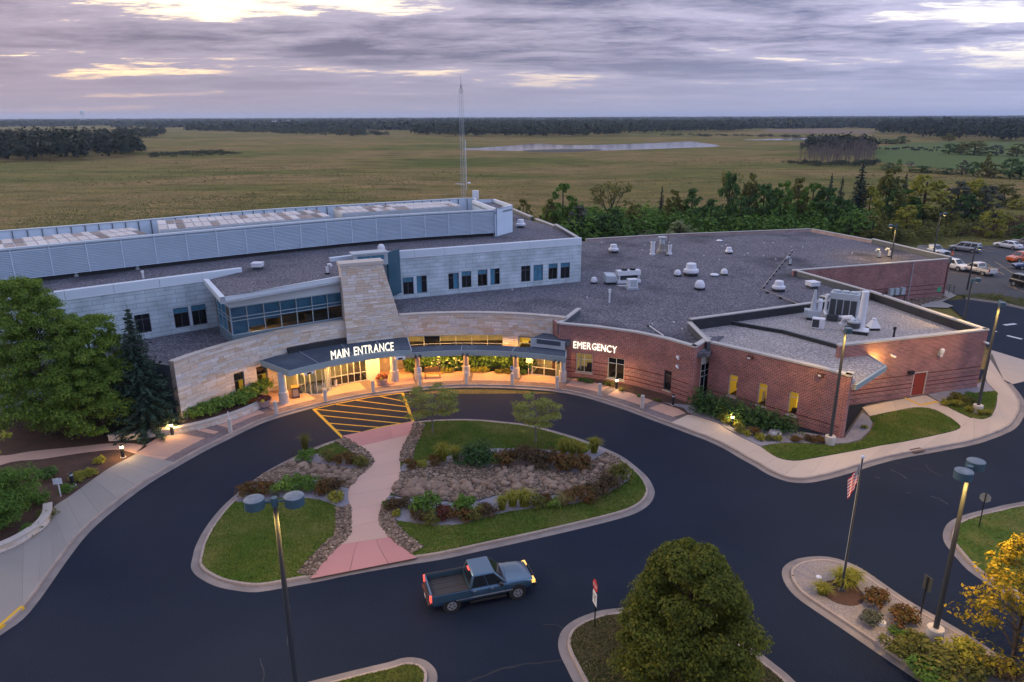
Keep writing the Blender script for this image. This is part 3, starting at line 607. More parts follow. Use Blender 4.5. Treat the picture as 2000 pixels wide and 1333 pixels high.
ROCKA = [(-16.14, 46.61), (-14.45, 46.28), (-12.58, 45.71), (-10.54, 45.01), (-10.90, 43.47), (-10.99, 42.63), (-11.85, 43.05), (-13.29, 43.77), (-15.35, 44.30), (-16.49, 43.22), (-17.83, 43.44), (-17.40, 44.68)]
GBU = [(-7.86, 46.23), (-6.34, 46.46), (-4.56, 47.42), (-1.57, 48.58), (2.28, 48.38), (5.40, 47.68), (6.00, 49.05), (6.81, 48.69), (6.98, 47.92), (5.45, 45.97), (4.70, 44.60), (3.44, 44.53), (2.65, 45.29), (1.80, 45.76), (0.34, 45.85), (-1.13, 45.71), (-2.52, 45.64), (-3.73, 46.24), (-5.01, 46.13), (-6.52, 45.51), (-7.88, 44.84)]
GBL = [(-8.18, 41.66), (-7.02, 41.32), (-5.53, 41.24), (-3.96, 40.85), (-2.59, 40.77), (-1.15, 41.61), (0.30, 41.67), (2.26, 41.59), (4.25, 41.97), (5.86, 42.92), (6.98, 43.99), (7.84, 45.25), (8.30, 45.17), (8.03, 43.69), (6.27, 41.83), (4.20, 40.60), (2.19, 40.23), (-0.20, 39.63), (-1.57, 38.98), (-3.18, 38.17), (-4.90, 38.06), (-7.08, 38.60), (-8.27, 39.08), (-8.22, 40.49)]
GAU = [(-15.86, 46.93), (-14.81, 47.92), (-13.20, 47.24), (-11.54, 46.49), (-10.30, 46.25), (-10.04, 46.01), (-10.54, 45.01), (-12.58, 45.71), (-14.45, 46.28), (-16.14, 46.61)]
GAL = [(-17.83, 43.44), (-16.49, 43.22), (-15.35, 44.30), (-13.29, 43.77), (-11.85, 43.05), (-10.99, 42.63), (-10.76, 41.41), (-10.27, 39.88), (-11.09, 40.20), (-12.62, 41.16), (-14.17, 41.43), (-15.50, 41.38), (-16.51, 40.80), (-18.18, 41.01), (-18.17, 42.26)]
for nm, p in (('upper', GBU), ('lower', GBL), ('upper', GAU), ('lower', GAL)): raised('gravel_mulch_bed', smooth_path(p, 2, True), .1, .1485, GRAV)
for p, nb, npb in ((ROCKB, 215, 7000), (ROCKA, 60, 2200)):
    rb = raised('rock_bed', smooth_path(p, 2, True), .1, .155, GRAVB)
    rocks('cobble', scatter(p, npb), rng.uniform(.045, .12, npb), .155, PEBB, rb)
    protos = []
    for k in range(5):
        bm = bmesh.new(); bmesh.ops.create_icosphere(bm, subdivisions=2, radius=1)
        for v in bm.verts: v.co *= 1+.16*math.sin(v.co.x*3.1+k)+.10*math.sin(v.co.y*4.3+2*k)+random.uniform(-.03, .03)
        me = bpy.data.meshes.new('boulder'); bm.to_mesh(me); bm.free(); me.materials.append(BOULD); me.polygons.foreach_set('use_smooth', [True]*len(me.polygons)); protos.append(me)
    # boulders gather in drifts along the bed
    c0 = np.array(p); pts = []
    if len(p) > 20: drift = [((-6.74, 42.53), 1.6, 62), ((-4.47, 42.17), 1.7, 54), ((0.32, 43.53), 1.7, 52), ((2.55, 42.67), 1.5, 26), ((5.88, 44.59), 1.4, 21)]
    else: drift = [((-12.90, 44.50), 1.5, 34), ((-11.45, 43.61), 1.0, 16), ((-14.97, 45.50), 1.2, 10)]
    for (cx, cy), sp, k in drift:
        t = 0
        while t < k:
            x, y = random.gauss(cx, sp), random.gauss(cy, sp*.45)
            if in_poly(p, np.array([x]), np.array([y]))[0]: pts.append((x, y)); t += 1
    for x, y in pts:
        o = link('boulder', random.choice(protos), None, rb); s = random.uniform(.13, .33)
        o.location = (x, y, .155+s*.3); o.scale = (s*random.uniform(.9, 1.25), s, s*.68); o.rotation_euler = (random.uniform(-.3, .3), random.uniform(-.3, .3), random.random()*6.3)
# black steel edging between the mulch and the rocks
def edging(pts):
    mb = MB(); p = Path(smooth_path(pts, 3)); sweep(mb, p, [(-.02, .1), (-.02, .20), (.02, .20), (.02, .1)]); o = mb.build('steel_edging', BLACK); o['kind'] = 'structure'
edging(ROCKB[:13]); edging(ROCKB[16:26]); edging(ROCKA[:4])
# yellow crossing hatch in front of the main entrance
hx = empty('crossing_hatch', label='yellow painted hatched crossing on asphalt before main entrance', cat='road marking')
hz = .004
for q in ([(-17.14, 56.63), (-13.26, 50.78)], [(-10.00, 60.31), (-8.16, 53.81)]): stripe(q[0], q[1], .24, hz+.004, YEL, hx)
for e in ([(-17.08, 56.57), (-15.29, 57.81), (-12.73, 59.22), (-9.99, 60.24)], [(-13.29, 50.92), (-10.53, 52.87), (-8.21, 53.86)]):
    for a, b in zip(e, e[1:]): stripe(a, b, .16, hz, YEL, hx)
for q in ([(-15.38, 57.58), (-8.87, 55.84)], [(-17.08, 56.57), (-8.56, 54.54)], [(-13.82, 58.51), (-9.12, 57.01)], [(-16.11, 55.19), (-8.96, 53.46)], [(-15.08, 53.61), (-10.63, 52.72)], [(-14.20, 52.31), (-12.07, 51.86)], [(-11.95, 59.46), (-9.56, 58.23)]): stripe(q[0], q[1], .15, hz+.002, YEL, hx)

# other kerbed islands
MED = smooth_path([(14.81, 33.45), (15.25, 34.10), (16.16, 34.68), (17.45, 34.92), (18.42, 34.66), (19.25, 33.89), (19.81, 32.66), (20.46, 31.08), (21.38, 29.54), (22.20, 28.08), (22.62, 27.07), (23.38, 25.52), (24.76, 22.51), (21.03, 19.82), (19.21, 23.56), (18.15, 25.28), (17.75, 25.97), (16.90, 27.46), (15.99, 29.12), (14.97, 30.90), (14.67, 31.77), (14.63, 32.64)], 2, True)
m_in = kerb('flagpole_island_kerb', MED, closed=True)[:-1]
raised('flagpole_island_gravel', m_in, .05, .13, mat('tan_gravel', (.225, .19, .18), .9, var=(.17, .15, .145), vs=.9, vd=5, speck=(.36, .32, .31), ss=20, bump=.6, bs=22, spec=.2))
mb = MB(); mb.lathe([(1.05, 0), (1.05, .03), (.8, .07), (.01, .09)], (*(17.26, 31.50), .125), 20); o = mb.build('mulch_ring', MULCH); o['kind'] = 'structure'
RL = smooth_path([(46.22, 44.20), (33.24, 40.85), (30.83, 40.11), (28.71, 39.38), (27.13, 38.56), (26.10, 37.54), (25.44, 36.40), (25.25, 35.37), (25.13, 33.53), (25.58, 32.01), (26.03, 31.29), (26.64, 30.12), (29.50, 25.49)], 3)
r_in = kerb('east_lawn_kerb', RL); raised('east_lawn', r_in, .05, .135, LAWN)
TL = smooth_path([(13.41, 22.56), (12.54, 25.48), (11.97, 26.60), (11.16, 27.90), (10.06, 29.19), (8.52, 30.18), (6.77, 30.58), (4.97, 30.43), (3.99, 30.13), (3.01, 29.56), (2.40, 28.86), (2.15, 28.01), (2.20, 27.20), (2.42, 26.42), (2.68, 25.53), (3.19, 23.90), (3.99, 21.87)], 3)
t_in = kerb('tree_island_kerb', TL); raised('tree_island_lawn', t_in, .05, .135, LAWN_D)
BL = smooth_path([(-11.53, 24.52), (-9.37, 25.49), (-7.05, 26.34), (-5.72, 26.78), (-5.19, 27.02), (-4.62, 27.07), (-4.03, 26.87), (-3.58, 26.39), (-3.41, 25.92), (-3.40, 25.35), (-3.49, 23.66)], 3)
b_in = kerb('lamp_island_kerb', BL[::-1]); raised('lamp_island_lawn', b_in, .05, .135, LAWN)

# worn marks on the tarmac
dwy = bpy.data.objects['driveway']; CRK = mat('crack_sealant', (.004, .005, .007), .6); SCF = mat('worn_tarmac', (.045, .05, .056), .9)
def crack(pts, w=.05, m=None, nm='crack'):
    p = Path(smooth_path(pts, 3)); mb = MB(); P = []
    for i, q in enumerate(p.p): d = p.dirn(p.s[i]); n_ = Vector((d.y, -d.x))*w*random.uniform(.5, 1.1); j = Vector((random.uniform(-.05, .05), random.uniform(-.05, .05))); P += [(*(q+n_+j), .003), (*(q-n_+j), .003)]
    mb.add(P, [(2*i, 2*i+1, 2*i+3, 2*i+2) for i in range(len(p.p)-1)]); mb.build(nm, m or CRK, dwy)
crack([(-2.32, 25.34), (-1.21, 26.00), (-0.05, 26.50), (1.13, 26.71), (2.20, 26.90)]); crack([(1.47, 29.23), (2.11, 29.30), (2.46, 29.00)], .03); crack([(29.74, 46.24), (29.56, 45.07), (29.92, 44.32)], .03); crack([(26.53, 47.65), (28.76, 45.46), (29.45, 45.07)], .02); crack([(-11.88, 31.54), (-11.29, 30.13), (-10.74, 27.93)], .015, SCF, 'scuff'); crack([(-11.78, 27.10), (-11.37, 26.30), (-11.11, 25.38)], .02, SCF, 'scuff')
for q in ([(26.83, 45.25), (27.10, 44.71), (27.24, 43.97)], [(25.23, 44.13), (25.44, 44.06)], [(27.64, 41.54), (27.96, 41.21), (28.08, 40.57)], [(26.21, 42.15), (26.37, 41.95)]): crack(q, .045, SCF, 'scuff')
# blades of mown grass over the lawns
BLADE = mat('grass_blade', (.045, .12, .010), .9, var=(.42, .33, .13), vs=.3, vd=5, isl=[(.075, .145, .018), (.12, .20, .028), (.17, .23, .042), (.09, .165, .020), (.25, .235, .07)], trans=.2, spec=.1)
DBLADE = mat('dry_grass_blade', (.09, .08, .03), .9, isl=[(.085, .11, .028), (.19, .155, .075), (.25, .195, .105), (.14, .125, .05)], trans=.2, spec=.1)
def blades(lawn, poly, n, z, m=None, holes=()):
    P = scatter(poly, n, holes); a = rng.random(n)*6.28; h = rng.uniform(.035, .085, n); w = rng.uniform(.03, .06, n); V = np.zeros((n, 3, 3))
    V[:, 0] = np.stack([P[:, 0]-np.cos(a)*w, P[:, 1]-np.sin(a)*w, np.full(n, z)], 1); V[:, 1] = np.stack([P[:, 0]+np.cos(a)*w, P[:, 1]+np.sin(a)*w, np.full(n, z)], 1); V[:, 2] = np.stack([P[:, 0]+rng.normal(0, .03, n), P[:, 1]+rng.normal(0, .03, n), z+h], 1)
    o = link('grass_blades', fast_mesh('blades', V.reshape(-1, 3), np.arange(3*n).reshape(-1, 3)), m or BLADE, bpy.data.objects[lawn]); o['kind'] = 'stuff'
HOL = [ROCKA, ROCKB, GBU, GBL, GAU, GAL, PL+PR[::-1]]+list(STR.values())
blades('island_lawn', IIN, 60000, .13, None, HOL)
CL = [tuple(v.co[:2]) for v in bpy.data.objects['corner_lawn'].data.vertices][:len(bpy.data.objects['corner_lawn'].data.vertices)//2]
blades('corner_lawn', CL, 14000, .156)
DL = [tuple(v.co[:2]) for v in bpy.data.objects['door_lawn'].data.vertices]; blades('door_lawn', DL[:len(DL)//2], 5000, .156)
blades('east_lawn', r_in, 12000, .133); blades('lamp_island_lawn', b_in, 12000, .133); blades('tree_island_lawn', t_in, 22000, .133, DBLADE)
# raised soil behind the planter wall
raised('planter_soil', [(-26.56, 52.00), (-24.63, 53.09), (-23.13, 54.75), (-22.02, 56.62), (-21.50, 58.13)]+[PO(24.2, a) for a in (139.5, 143, 147, 151, 154.5)], .1, .5, MULCH)

# ================================================================ BUILDINGS
def room(parent, path, rect, depth, m, m2=None, o=-.2):
    a, b, c, d = rect; mb = MB(); P = lambda s, z, q: (*path.at(s, o-q), z)
    mb.quad(P(a, c, depth), P(b, c, depth), P(b, d, depth), P(a, d, depth)); mb.cur = 2
    mb.quad(P(a, c, 0), P(a, c, depth), P(a, d, depth), P(a, d, 0)); mb.quad(P(b, c, depth), P(b, c, 0), P(b, d, 0), P(b, d, depth))
    mb.quad(P(a, d, 0), P(a, d, depth), P(b, d, depth), P(b, d, 0)); mb.cur = 1
    mb.quad(P(a, c, 0), P(b, c, 0), P(b, c, depth), P(a, c, depth))
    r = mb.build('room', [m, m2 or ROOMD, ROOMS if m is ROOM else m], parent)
    if m is ROOM:                          # a pulled-down blind and something standing on the sill line
        mb = MB(); w = b-a
        for k in range(5): z = d-.06-.07*k; mb.box((*path.at(a+w*.5, o-.06), z), (w*.86, .02, .045), math.atan2(path.dirn(a+w*.5).y, path.dirn(a+w*.5).x))
        mb.build('blind_slats', ROOMS, parent)
        mb = MB(); bar(mb, path, a+w*.55, a+w*.9, c+.02, c+(d-c)*.42, o-depth*.7, o-depth*.4); mb.build('cabinet', FURN, parent)
    return r
def furniture(parent, path, s, z, w, h, o, d=.5, m=None):
    mb = MB(); bar(mb, path, s, s+w, z, z+h, o-d, o); return mb.build('furnishing', m or FURN, parent)
def window(parent, path, rect, nx=2, rows=(), types='d', frame=None, dep=.12, fw=.06, sill=None, name='window', roomd=1.6, head=None):
    a, b, c, d = rect; frame = frame or DKFR
    mb = MB(); o0, o1 = -dep-.06, -dep+.02
    bar(mb, path, a, b, c, c+fw, o0, o1); bar(mb, path, a, b, d-fw, d, o0, o1)
    bar(mb, path, a, a+fw, c+fw, d-fw, o0, o1); bar(mb, path, b-fw, b, c+fw, d-fw, o0, o1)
    xs = [a+(b-a)*i/nx for i in range(nx+1)]; zs = [c]+[c+(d-c)*r for r in rows]+[d]
    for x in xs[1:-1]: bar(mb, path, x-fw*.4, x+fw*.4, c+fw, d-fw, o0+.01, o1-.01)
    for z in zs[1:-1]: bar(mb, path, a+fw, b-fw, z-fw*.4, z+fw*.4, o0+.005, o1-.005)
    w = mb.build(name, frame, parent); k = 0
    for j in range(len(zs)-1):
        for i in range(nx):
            t = types[k % len(types)]; k += 1
            mb = MB(); o = -dep-.03
            A, B = path.at(xs[i]+.01, o), path.at(xs[i+1]-.01, o)
            mb.quad((*A, zs[j]+.01), (*B, zs[j]+.01), (*B, zs[j+1]-.01), (*A, zs[j+1]-.01)); mb.build('pane', {'d': GLD, 'b': BLIND}.get(t, GLASS), w)
            if t in 'bg' and t == 'g': pass
    if 'y' in types: room(w, path, rect, roomd, ROOM, o=-dep-.07)
    elif 'w' in types: room(w, path, rect, roomd, ROOMW, o=-dep-.07)
    elif 'm' in types: room(w, path, rect, roomd, ROOMD, o=-dep-.07)
    if sill: mb = MB(); bar(mb, path, a-.08, b+.08, c-.12, c, -dep, .07); mb.build('sill', sill, w)
    return w
def coping(parent, path, z, w=.42, h=.14, over=.06, m=None, seg=3.0, name='coping', s0=0, s1=None):
    s1 = path.len if s1 is None else s1; n = max(1, int(round((s1-s0)/seg)))
    for i in range(n):
        mb = MB(); bar(mb, path, s0+(s1-s0)*i/n+.006, s0+(s1-s0)*(i+1)/n-.006, z, z+h, -w+over, over); mb.build(name, m or COPT, parent)
ZR = 4.6
# ---- main roof over the ground floor
STP = Path([(-26.91, 53.32), (-26.54, 54.11), (-26.15, 54.88), (-25.73, 55.64), (-25.28, 56.38), (-24.81, 57.10), (-24.31, 57.81), (-23.78, 58.50), (-23.24, 59.17), (-22.67, 59.82), (-22.07, 60.45), (-21.45, 61.06), (-20.82, 61.65), (-20.16, 62.21), (-19.48, 62.75), (-18.79, 63.27), (-18.07, 63.76), (-17.34, 64.22), (-16.59, 64.66), (-15.83, 65.07), (-15.05, 65.46), (-14.27, 65.81), (-13.46, 66.14), (-12.65, 66.44), (-11.83, 66.71), (-11.00, 66.95), (-10.16, 67.16), (-9.31, 67.35), (-8.46, 67.50), (-7.60, 67.62), (-6.74, 67.71), (-5.87, 67.77), (-5.01, 67.80), (-4.14, 67.80), (-3.28, 67.76), (-2.41, 67.70), (-1.55, 67.61), (-0.69, 67.48), (0.16, 67.33), (1.01, 67.14), (1.84, 66.93), (2.68, 66.68), (3.50, 66.41), (4.31, 66.11), (5.11, 65.78)]); EMP = Path([(4.51, 64.53), (7.68, 63.47), (11.24, 61.63), (13.64, 59.59), (15.54, 57.25)]); B2P = Path([(17.18, 58.51), (19.69, 56.11), (22.21, 53.63), (24.00, 51.92), (25.47, 50.09)]); EAP = Path([(27.39, 56.46), (42.67, 60.89)]); FAP = Path([(35.60, 88.21), (59.48, 95.51)]); URP = Path([(-13.91, 76.12), (8.42, 85.22)]); ULP = Path([(-43.82, 54.11), (-37.64, 59.01), (-26.24, 68.00)]); BAP = Path([(-24.83, 60.35), (-16.27, 66.25)])
gw = empty('ground_floor_wing', label='sprawling single storey wing under a dark gravel ballast roof with many vents', cat='building')
ROOFPTS = [PO(24.95, a) for a in range(155, 66, -3)]+[tuple(q) for q in EMP.offset(-.32).p]+[(17.00, 57.66), (18.22, 60.83)]+[(17.06, 65.09), (33.97, 72.36), (33.32, 74.15), (39.18, 76.41)]+[(35.83, 89.14), (59.91, 96.23)]+[(56.96, 111.73), (51.93, 123.35)]+[(25.83, 119.03), (12.24, 114.63)]+[(-20, 112), (-50, 95), (-62, 70), (-46, 54), (-34, 55.5)]
raised('roof', ROOFPTS, ZR-.35, ZR, ROOFG, gw)
def para(parent, pts, z0, z1, t=.3, m=None, mc=None, name='parapet', seg=3.0):
    p = Path(pts); mb = MB(); bar(mb, p, 0, p.len, z0, z1, -t, 0); mb.build(name, m or BLKM, parent); coping(parent, p, z1, t+.14, .1, .07, mc or COPT, seg)
    return p
DKP = mat('grey_metal_panel', (.085, .095, .105), .5, var=(.07, .08, .09), vs=.8)
# rear and side edges
para(gw, [(12.16, 115.49), (26.02, 119.93), (52.88, 125.62)], 0.0, 4.75, .3, BRICK, COPT)
para(gw, [(52.49, 124.66), (57.37, 112.68)], 0.0, 4.9, .3, BRICK, COPT)
p = para(gw, [(56.93, 111.87), (60.33, 96.62)], ZR-.3, 5.25, .3, DKP, COPT)
mb = MB(); wall(mb, p, 0, ZR-.3, off=.003, thick=.2); mb.build('wall', BRICK, gw)
fw_ = MB(); wall(fw_, FAP, 0, 5.2, thick=.3); fw_.build('wall', BRICK, gw); coping(gw, FAP, 5.2, .44, .12)
para(gw, [(35.69, 88.83), (39.66, 77.36)], 0, 5.2, .32, DKP, COPT)
# darker soldier courses in the far wall
DKB = mat('dark_brick_course', (.09, .03, .026), .85)
for z in (.55, 1.15, 1.75):
    mb = MB(); bar(mb, FAP, .05, FAP.len-.05, z, z+.09, -.02, .008); mb.build('brick_course', DKB, gw)
mb = MB(); q = (24.24, 1.04); bar(mb, FAP, q[0]-.3, q[0]+.3, q[1]-.32, q[1]+.32, 0, .03); mb.build('green_sign', mat('green_sign_enamel', (.03, .33, .16), .5), gw)
# downpipe on the far wall
q = (18.96, 1.85); mb = MB(); mb.tube([(*FAP.at(q[0], .08), .1), (*FAP.at(q[0], .08), 5.2)], .05, 6); mb.build('downpipe', LGREY, gw)
for px in (0, 1): pass

# ---- curved stone wing
sw = empty('stone_wing', (0, 0, 0), label='curved wing faced with buff coursed stone around the main entrance', cat='building')
ZS = 5.4
H1 = [(5.39, 6.35, 0.85, 2.69), (7.57, 8.58, 0.67, 2.71)]
HB = (22.38, 31.85, 1.89, 3.25)
HL = (33.43, 34.89, 1.99, 3.11)
holes = H1+[HB, HL]
mb = MB(); wall(mb, STP, 0, ZS, holes, depth=.2, thick=.5); mb.build('wall_core', MORT, sw)
# the stones: courses of random ashlar, the nearest three hundred loose, the rest in one piece
random.seed(21)
stones = []
z = .02
TW0, TW1 = (16.01, 4.11)[0], (22.17, 3.67)[0]       # stretch hidden behind the battered tower
while z < ZS-.05:
    h = min(random.choice((.13, .17, .2, .24, .28)), ZS-z)
    iv = [(0.0, STP.len)]
    for a, b, c, d in holes:
        if c < z+h-.03 and d > z+.03:
            iv = [q for x, y in iv for q in ((x, min(y, a)), (max(x, b), y)) if q[1]-q[0] > .05]
    for x, y in iv:
        s = x
        while s < y-.02:
            w = min(random.uniform(.35, 1.5)*(1 if h < .26 else .7), y-s)
            if y-s-w < .25: w = y-s
            if not (TW0+.6 < s and s+w < TW1-.6): stones.append((s, s+w, z, z+h))
            s += w
    z += h
def stone_pts(path, a, b, c, d, pr):
    g = .012; A, B, C_, D = path.at(a+g, pr), path.at(b-g, pr), path.at(b-g, -.05), path.at(a+g, -.05)
    j = lambda: random.uniform(-.008, .008)
    return [(*A, c+g+j()), (*B, c+g+j()), (*C_, c+g), (*D, c+g)], [(*A, d-g+j()), (*B, d-g+j()), (*C_, d-g), (*D, d-g)]
tower = empty('stone_tower', label='battered buff stone tower rising beside the main entrance canopy', cat='tower')
def place_stones(parent, items, keep):
    items = sorted(items, key=lambda q: -(q[1])); big = MB()
    for i, (_, ar, fn) in enumerate(items):
        b, t = fn()
        if i < keep: m_ = MB(); m_.hexa(b, t); m_.build('stone', STONE, parent)
        else: big.hexa(b, t)
    if big.v: big.build('stonework', STONE, parent, kind='stuff')
place_stones(sw, [(0, (b-a)*(d-c), (lambda a=a, b=b, c=c, d=d: stone_pts(STP, a, b, c, d, random.uniform(.012, .055)))) for a, b, c, d in stones], 290)
# west end pier face
ep0 = PO(24.9, 156.05)
coping(sw, STP, ZS, .62, .12, .09, COPE, 1.6, 'coping_stone', 0, TW0+.3); coping(sw, STP, ZS, .62, .12, .09, COPE, 1.6, 'coping_stone', TW1-.5, STP.len)
mb = MB(); e = Path([PO(33.5, 157.2), PO(24.95, 156.02)]); wall(mb, e, 0, 5.1, thick=.3); mb.build('side_wall', mat('dark_siding', (.05, .06, .07), .6), sw)
for r_, ty in zip(H1, ('dyy', 'dyy')): window(sw, STP, r_, 1, (.62,), 'yd', DKFR, .14, .05)
wb = window(sw, STP, HB, 6, (.3,), 'mmmmmmwdwwww', ALU, .12, .06, roomd=2.5)
window(sw, STP, HL, 1, (.45,), 'y', ALU, .12, .05)
# tower: front face leans back on its right-hand side
random.seed(5)
t0, t1 = STP.at(TW0+.2, .5), STP.at(TW1+.1, .35)
tdir = (t1-t0).normalized(); tn = Vector((tdir.y, -tdir.x)); TWd = (t1-t0).length; ZT = 10.72
tl = lambda z: .55*max(0, z-5.0)/6.15*.25
def tx(u, z):        # u 0..1 across the face at height z
    k = max(0, (z-2.5)/(ZT-2.5)); x0 = .15-.05*k; x1 = TWd*(1-.33*k); return x0+(x1-x0)*u
back = -1.35
cb_ = MB()
def tp(x, o, z): q = t0+tdir*x+tn*(o-.35*max(0, (z-5)/6.15)); return (q.x, q.y, z)
cb_.hexa([tp(tx(0, 0), 0, 0), tp(tx(1, 0), 0, 0), tp(tx(1, 0), back, 0), tp(tx(0, 0), back, 0)], [tp(tx(0, ZT), 0, ZT), tp(tx(1, ZT), 0, ZT), tp(tx(1, ZT), back, ZT), tp(tx(0, ZT), back, ZT)])
cb_.build('tower_core', MORT, tower)
items = []
z = 3.0
while z < ZT-.05:
    h = min(random.choice((.15, .18, .22, .26, .3)), ZT-z); u = 0
    W = tx(1, z)-tx(0, z)
    while u < W-.02:
        w = min(random.uniform(.35, 1.25), W-u)
        if W-u-w < .25: w = W-u
        def fn(u=u, w=w, z=z, h=h, W=W):
            pr = random.uniform(.015, .06); g = .012
            f = lambda x, zz: tx(0, zz)+(x/W)*(tx(1, zz)-tx(0, zz))
            e0 = .03 if u < .01 else -g; e1 = .03 if u+w > W-.01 else -g
            mk = lambda zz: [tp(f(u, zz)-e0, pr, zz), tp(f(u+w, zz)+e1, pr, zz), tp(f(u+w, zz)+e1, -.05, zz), tp(f(u, zz)-e0, -.05, zz)]
            return mk(z+g), mk(z+h-g)
        items.append((0, w*h, fn)); u += w
    for sd in (0, 1):
        v = 0
        while v < 1.3:
            w = min(random.uniform(.4, .8), 1.33-v)
            def fs(v=v, w=w, z=z, h=h, sd=sd):
                pr = random.uniform(.012, .05); g = .012; X = lambda zz, q: (tx(0, zz)-q if sd == 0 else tx(1, zz)+q)
                def mk(zz):
                    q = [tp(X(zz, pr), -v-g, zz), tp(X(zz, pr), -v-w+g, zz), tp(X(zz, -.05), -v-w+g, zz), tp(X(zz, -.05), -v-g, zz)]
                    return q if sd else [q[0], q[3], q[2], q[1]]
                return mk(z+g), mk(z+h-g)
            items.append((0, w*h*.6, fs)); v += w
    z += h
place_stones(tower, items, 280)
mb = MB(); mb.hexa([tp(tx(0, ZT)-.14, .14, ZT+.002), tp(tx(1, ZT)+.14, .14, ZT+.002), tp(tx(1, ZT)+.14, back-.1, ZT+.002), tp(tx(0, ZT)-.14, back-.1, ZT+.002)], [tp(tx(0, ZT)-.14, .14, ZT+.3), tp(tx(1, ZT)+.14, .14, ZT+.3), tp(tx(1, ZT)+.14, back-.1, ZT+.3), tp(tx(0, ZT)-.14, back-.1, ZT+.3)]); mb.build('cap_stone', COPE, tower)

# ---- two-storey block
ZU, ZP = 9.6, 9.98
ub = empty('two_storey_block', label='long two storey block clad in blue grey metal shingles behind the entrance', cat='building')
UW = [(0.68, 1.31, 5.09, 6.96), (2.02, 3.20, 5.08, 7.00), (3.58, 4.75, 5.10, 7.06), (7.27, 8.49, 5.18, 7.05), (8.85, 10.02, 5.24, 7.11), (10.80, 11.96, 5.24, 7.13), (12.35, 13.52, 5.26, 7.16), (16.22, 17.40, 5.26, 7.17), (17.81, 19.04, 5.24, 7.16), (19.77, 20.95, 5.25, 7.14), (21.38, 22.62, 5.22, 7.12)]
UL = [(12.41, 13.70, 5.21, 6.96), (15.71, 17.04, 5.13, 7.03), (17.30, 18.62, 5.09, 7.04)]
mb = MB(); wall(mb, URP, ZR-.2, ZP-.75, UW, thick=.3); mb.build('wall', SIDING, ub)
mb = MB(); wall(mb, ULP, 0, ZP-.75, UL, thick=.3); mb.build('wall', SIDING, ub)
mb = MB(); e = Path([URP.p[-1], Vector((6.08, 98.54))]); wall(mb, e, ZR-.2, ZP-.75, thick=.3); mb.build('side_wall', SIDING, ub)
for i, (r_, ty) in enumerate(zip(UW, ('d', 'ddbb', 'bdbd', 'dbdb', 'ddbb', 'mmbb', 'bmbd', 'd', 'bbbb', 'mmbb', 'ddbb'))): window(ub, URP, r_, 1 if i == 0 else 2, (.72,), ty, DKFR, .1, .05)
for r_, ty in zip(UL, ('d', 'mdbb', 'ddbb')): window(ub, ULP, r_, 2, (.72,), ty, DKFR, .1, .05)
# white panels between paired windows
for a, b in ((1, 2), (3, 4), (5, 6), (7, 8), (9, 10)):
    mb = MB(); bar(mb, URP, UW[a][1]+.04, UW[b][0]-.04, UW[a][2], UW[a][3]+.05, -.02, .03); mb.build('pier_panel', COPM, ub)
mb = MB(); bar(mb, ULP, UL[1][1]+.04, UL[2][0]-.04, UL[1][2], UL[1][3]+.05, -.02, .03); mb.build('pier_panel', COPM, ub)
# tall metal coping panels
def tallcope(path, s0, s1, seg=3.6):
    n = max(1, round((s1-s0)/seg))
    for i in range(n):
        a, b = s0+(s1-s0)*i/n+.012, s0+(s1-s0)*(i+1)/n-.012; mb = MB(); o0, o1 = .06, -.40
        A, B, C_, D = path.at(a, o0), path.at(b, o0), path.at(b, o1), path.at(a, o1); E_, F_ = path.at(b, -.28), path.at(a, -.28)
        mb.hexa([(*A, ZP-.75), (*B, ZP-.75), (*C_, ZP-.75), (*D, ZP-.75)], [(*path.at(a, .02), ZP), (*path.at(b, .02), ZP), (*C_, ZP+.04), (*D, ZP+.04)]); mb.build('coping_panel', COPM, ub)
    mb = MB(); bar(mb, path, s0, s1, ZP-.80, ZP-.752, -.1, .09); mb.build('drip_edge', WHITE, ub)
tallcope(URP, .05, URP.len+.02); tallcope(ULP, 0, ULP.len)
tc2 = Path([(-18.83, 72.92), (-16.31, 74.87)]); tallcope(tc2, 0, tc2.len)
REDGE = [(8.45, 85.60), (5.99, 97.23), (3.02, 103.20), (0.31, 112.39)]
raised('roof', [ULP.at(0, -.2), *[ULP.at(s, -.2) for s in ULP.s[1:]]]+[(-28.31, 64.18), (-24.43, 58.09), (-16.01, 65.74), (-16.29, 72.09), (-13.89, 77.15)]+[URP.at(.3, -.3), URP.at(URP.len-.2, -.3)]+[(p[0]-.3, p[1]) for p in REDGE[1:]]+[(-2, 116), (-34, 104), (-64, 80)], ZU-.4, ZU, ROOFG, ub)
para(ub, [(p[0], p[1]) for p in [(8.12, 85.99), (6.10, 96.75)]], ZU-.1, ZP-.06, .3, DKP, COPT)
para(ub, [(p[0], p[1]) for p in [(6.10, 96.75), (3.64, 104.00)]], ZU-.1, ZU+.1, .3, DKP, COPT)
para(ub, [(p[0], p[1]) for p in [(3.04, 104.02), (0.32, 113.36)]], ZU-.1, ZP, .3, DKP, COPT)
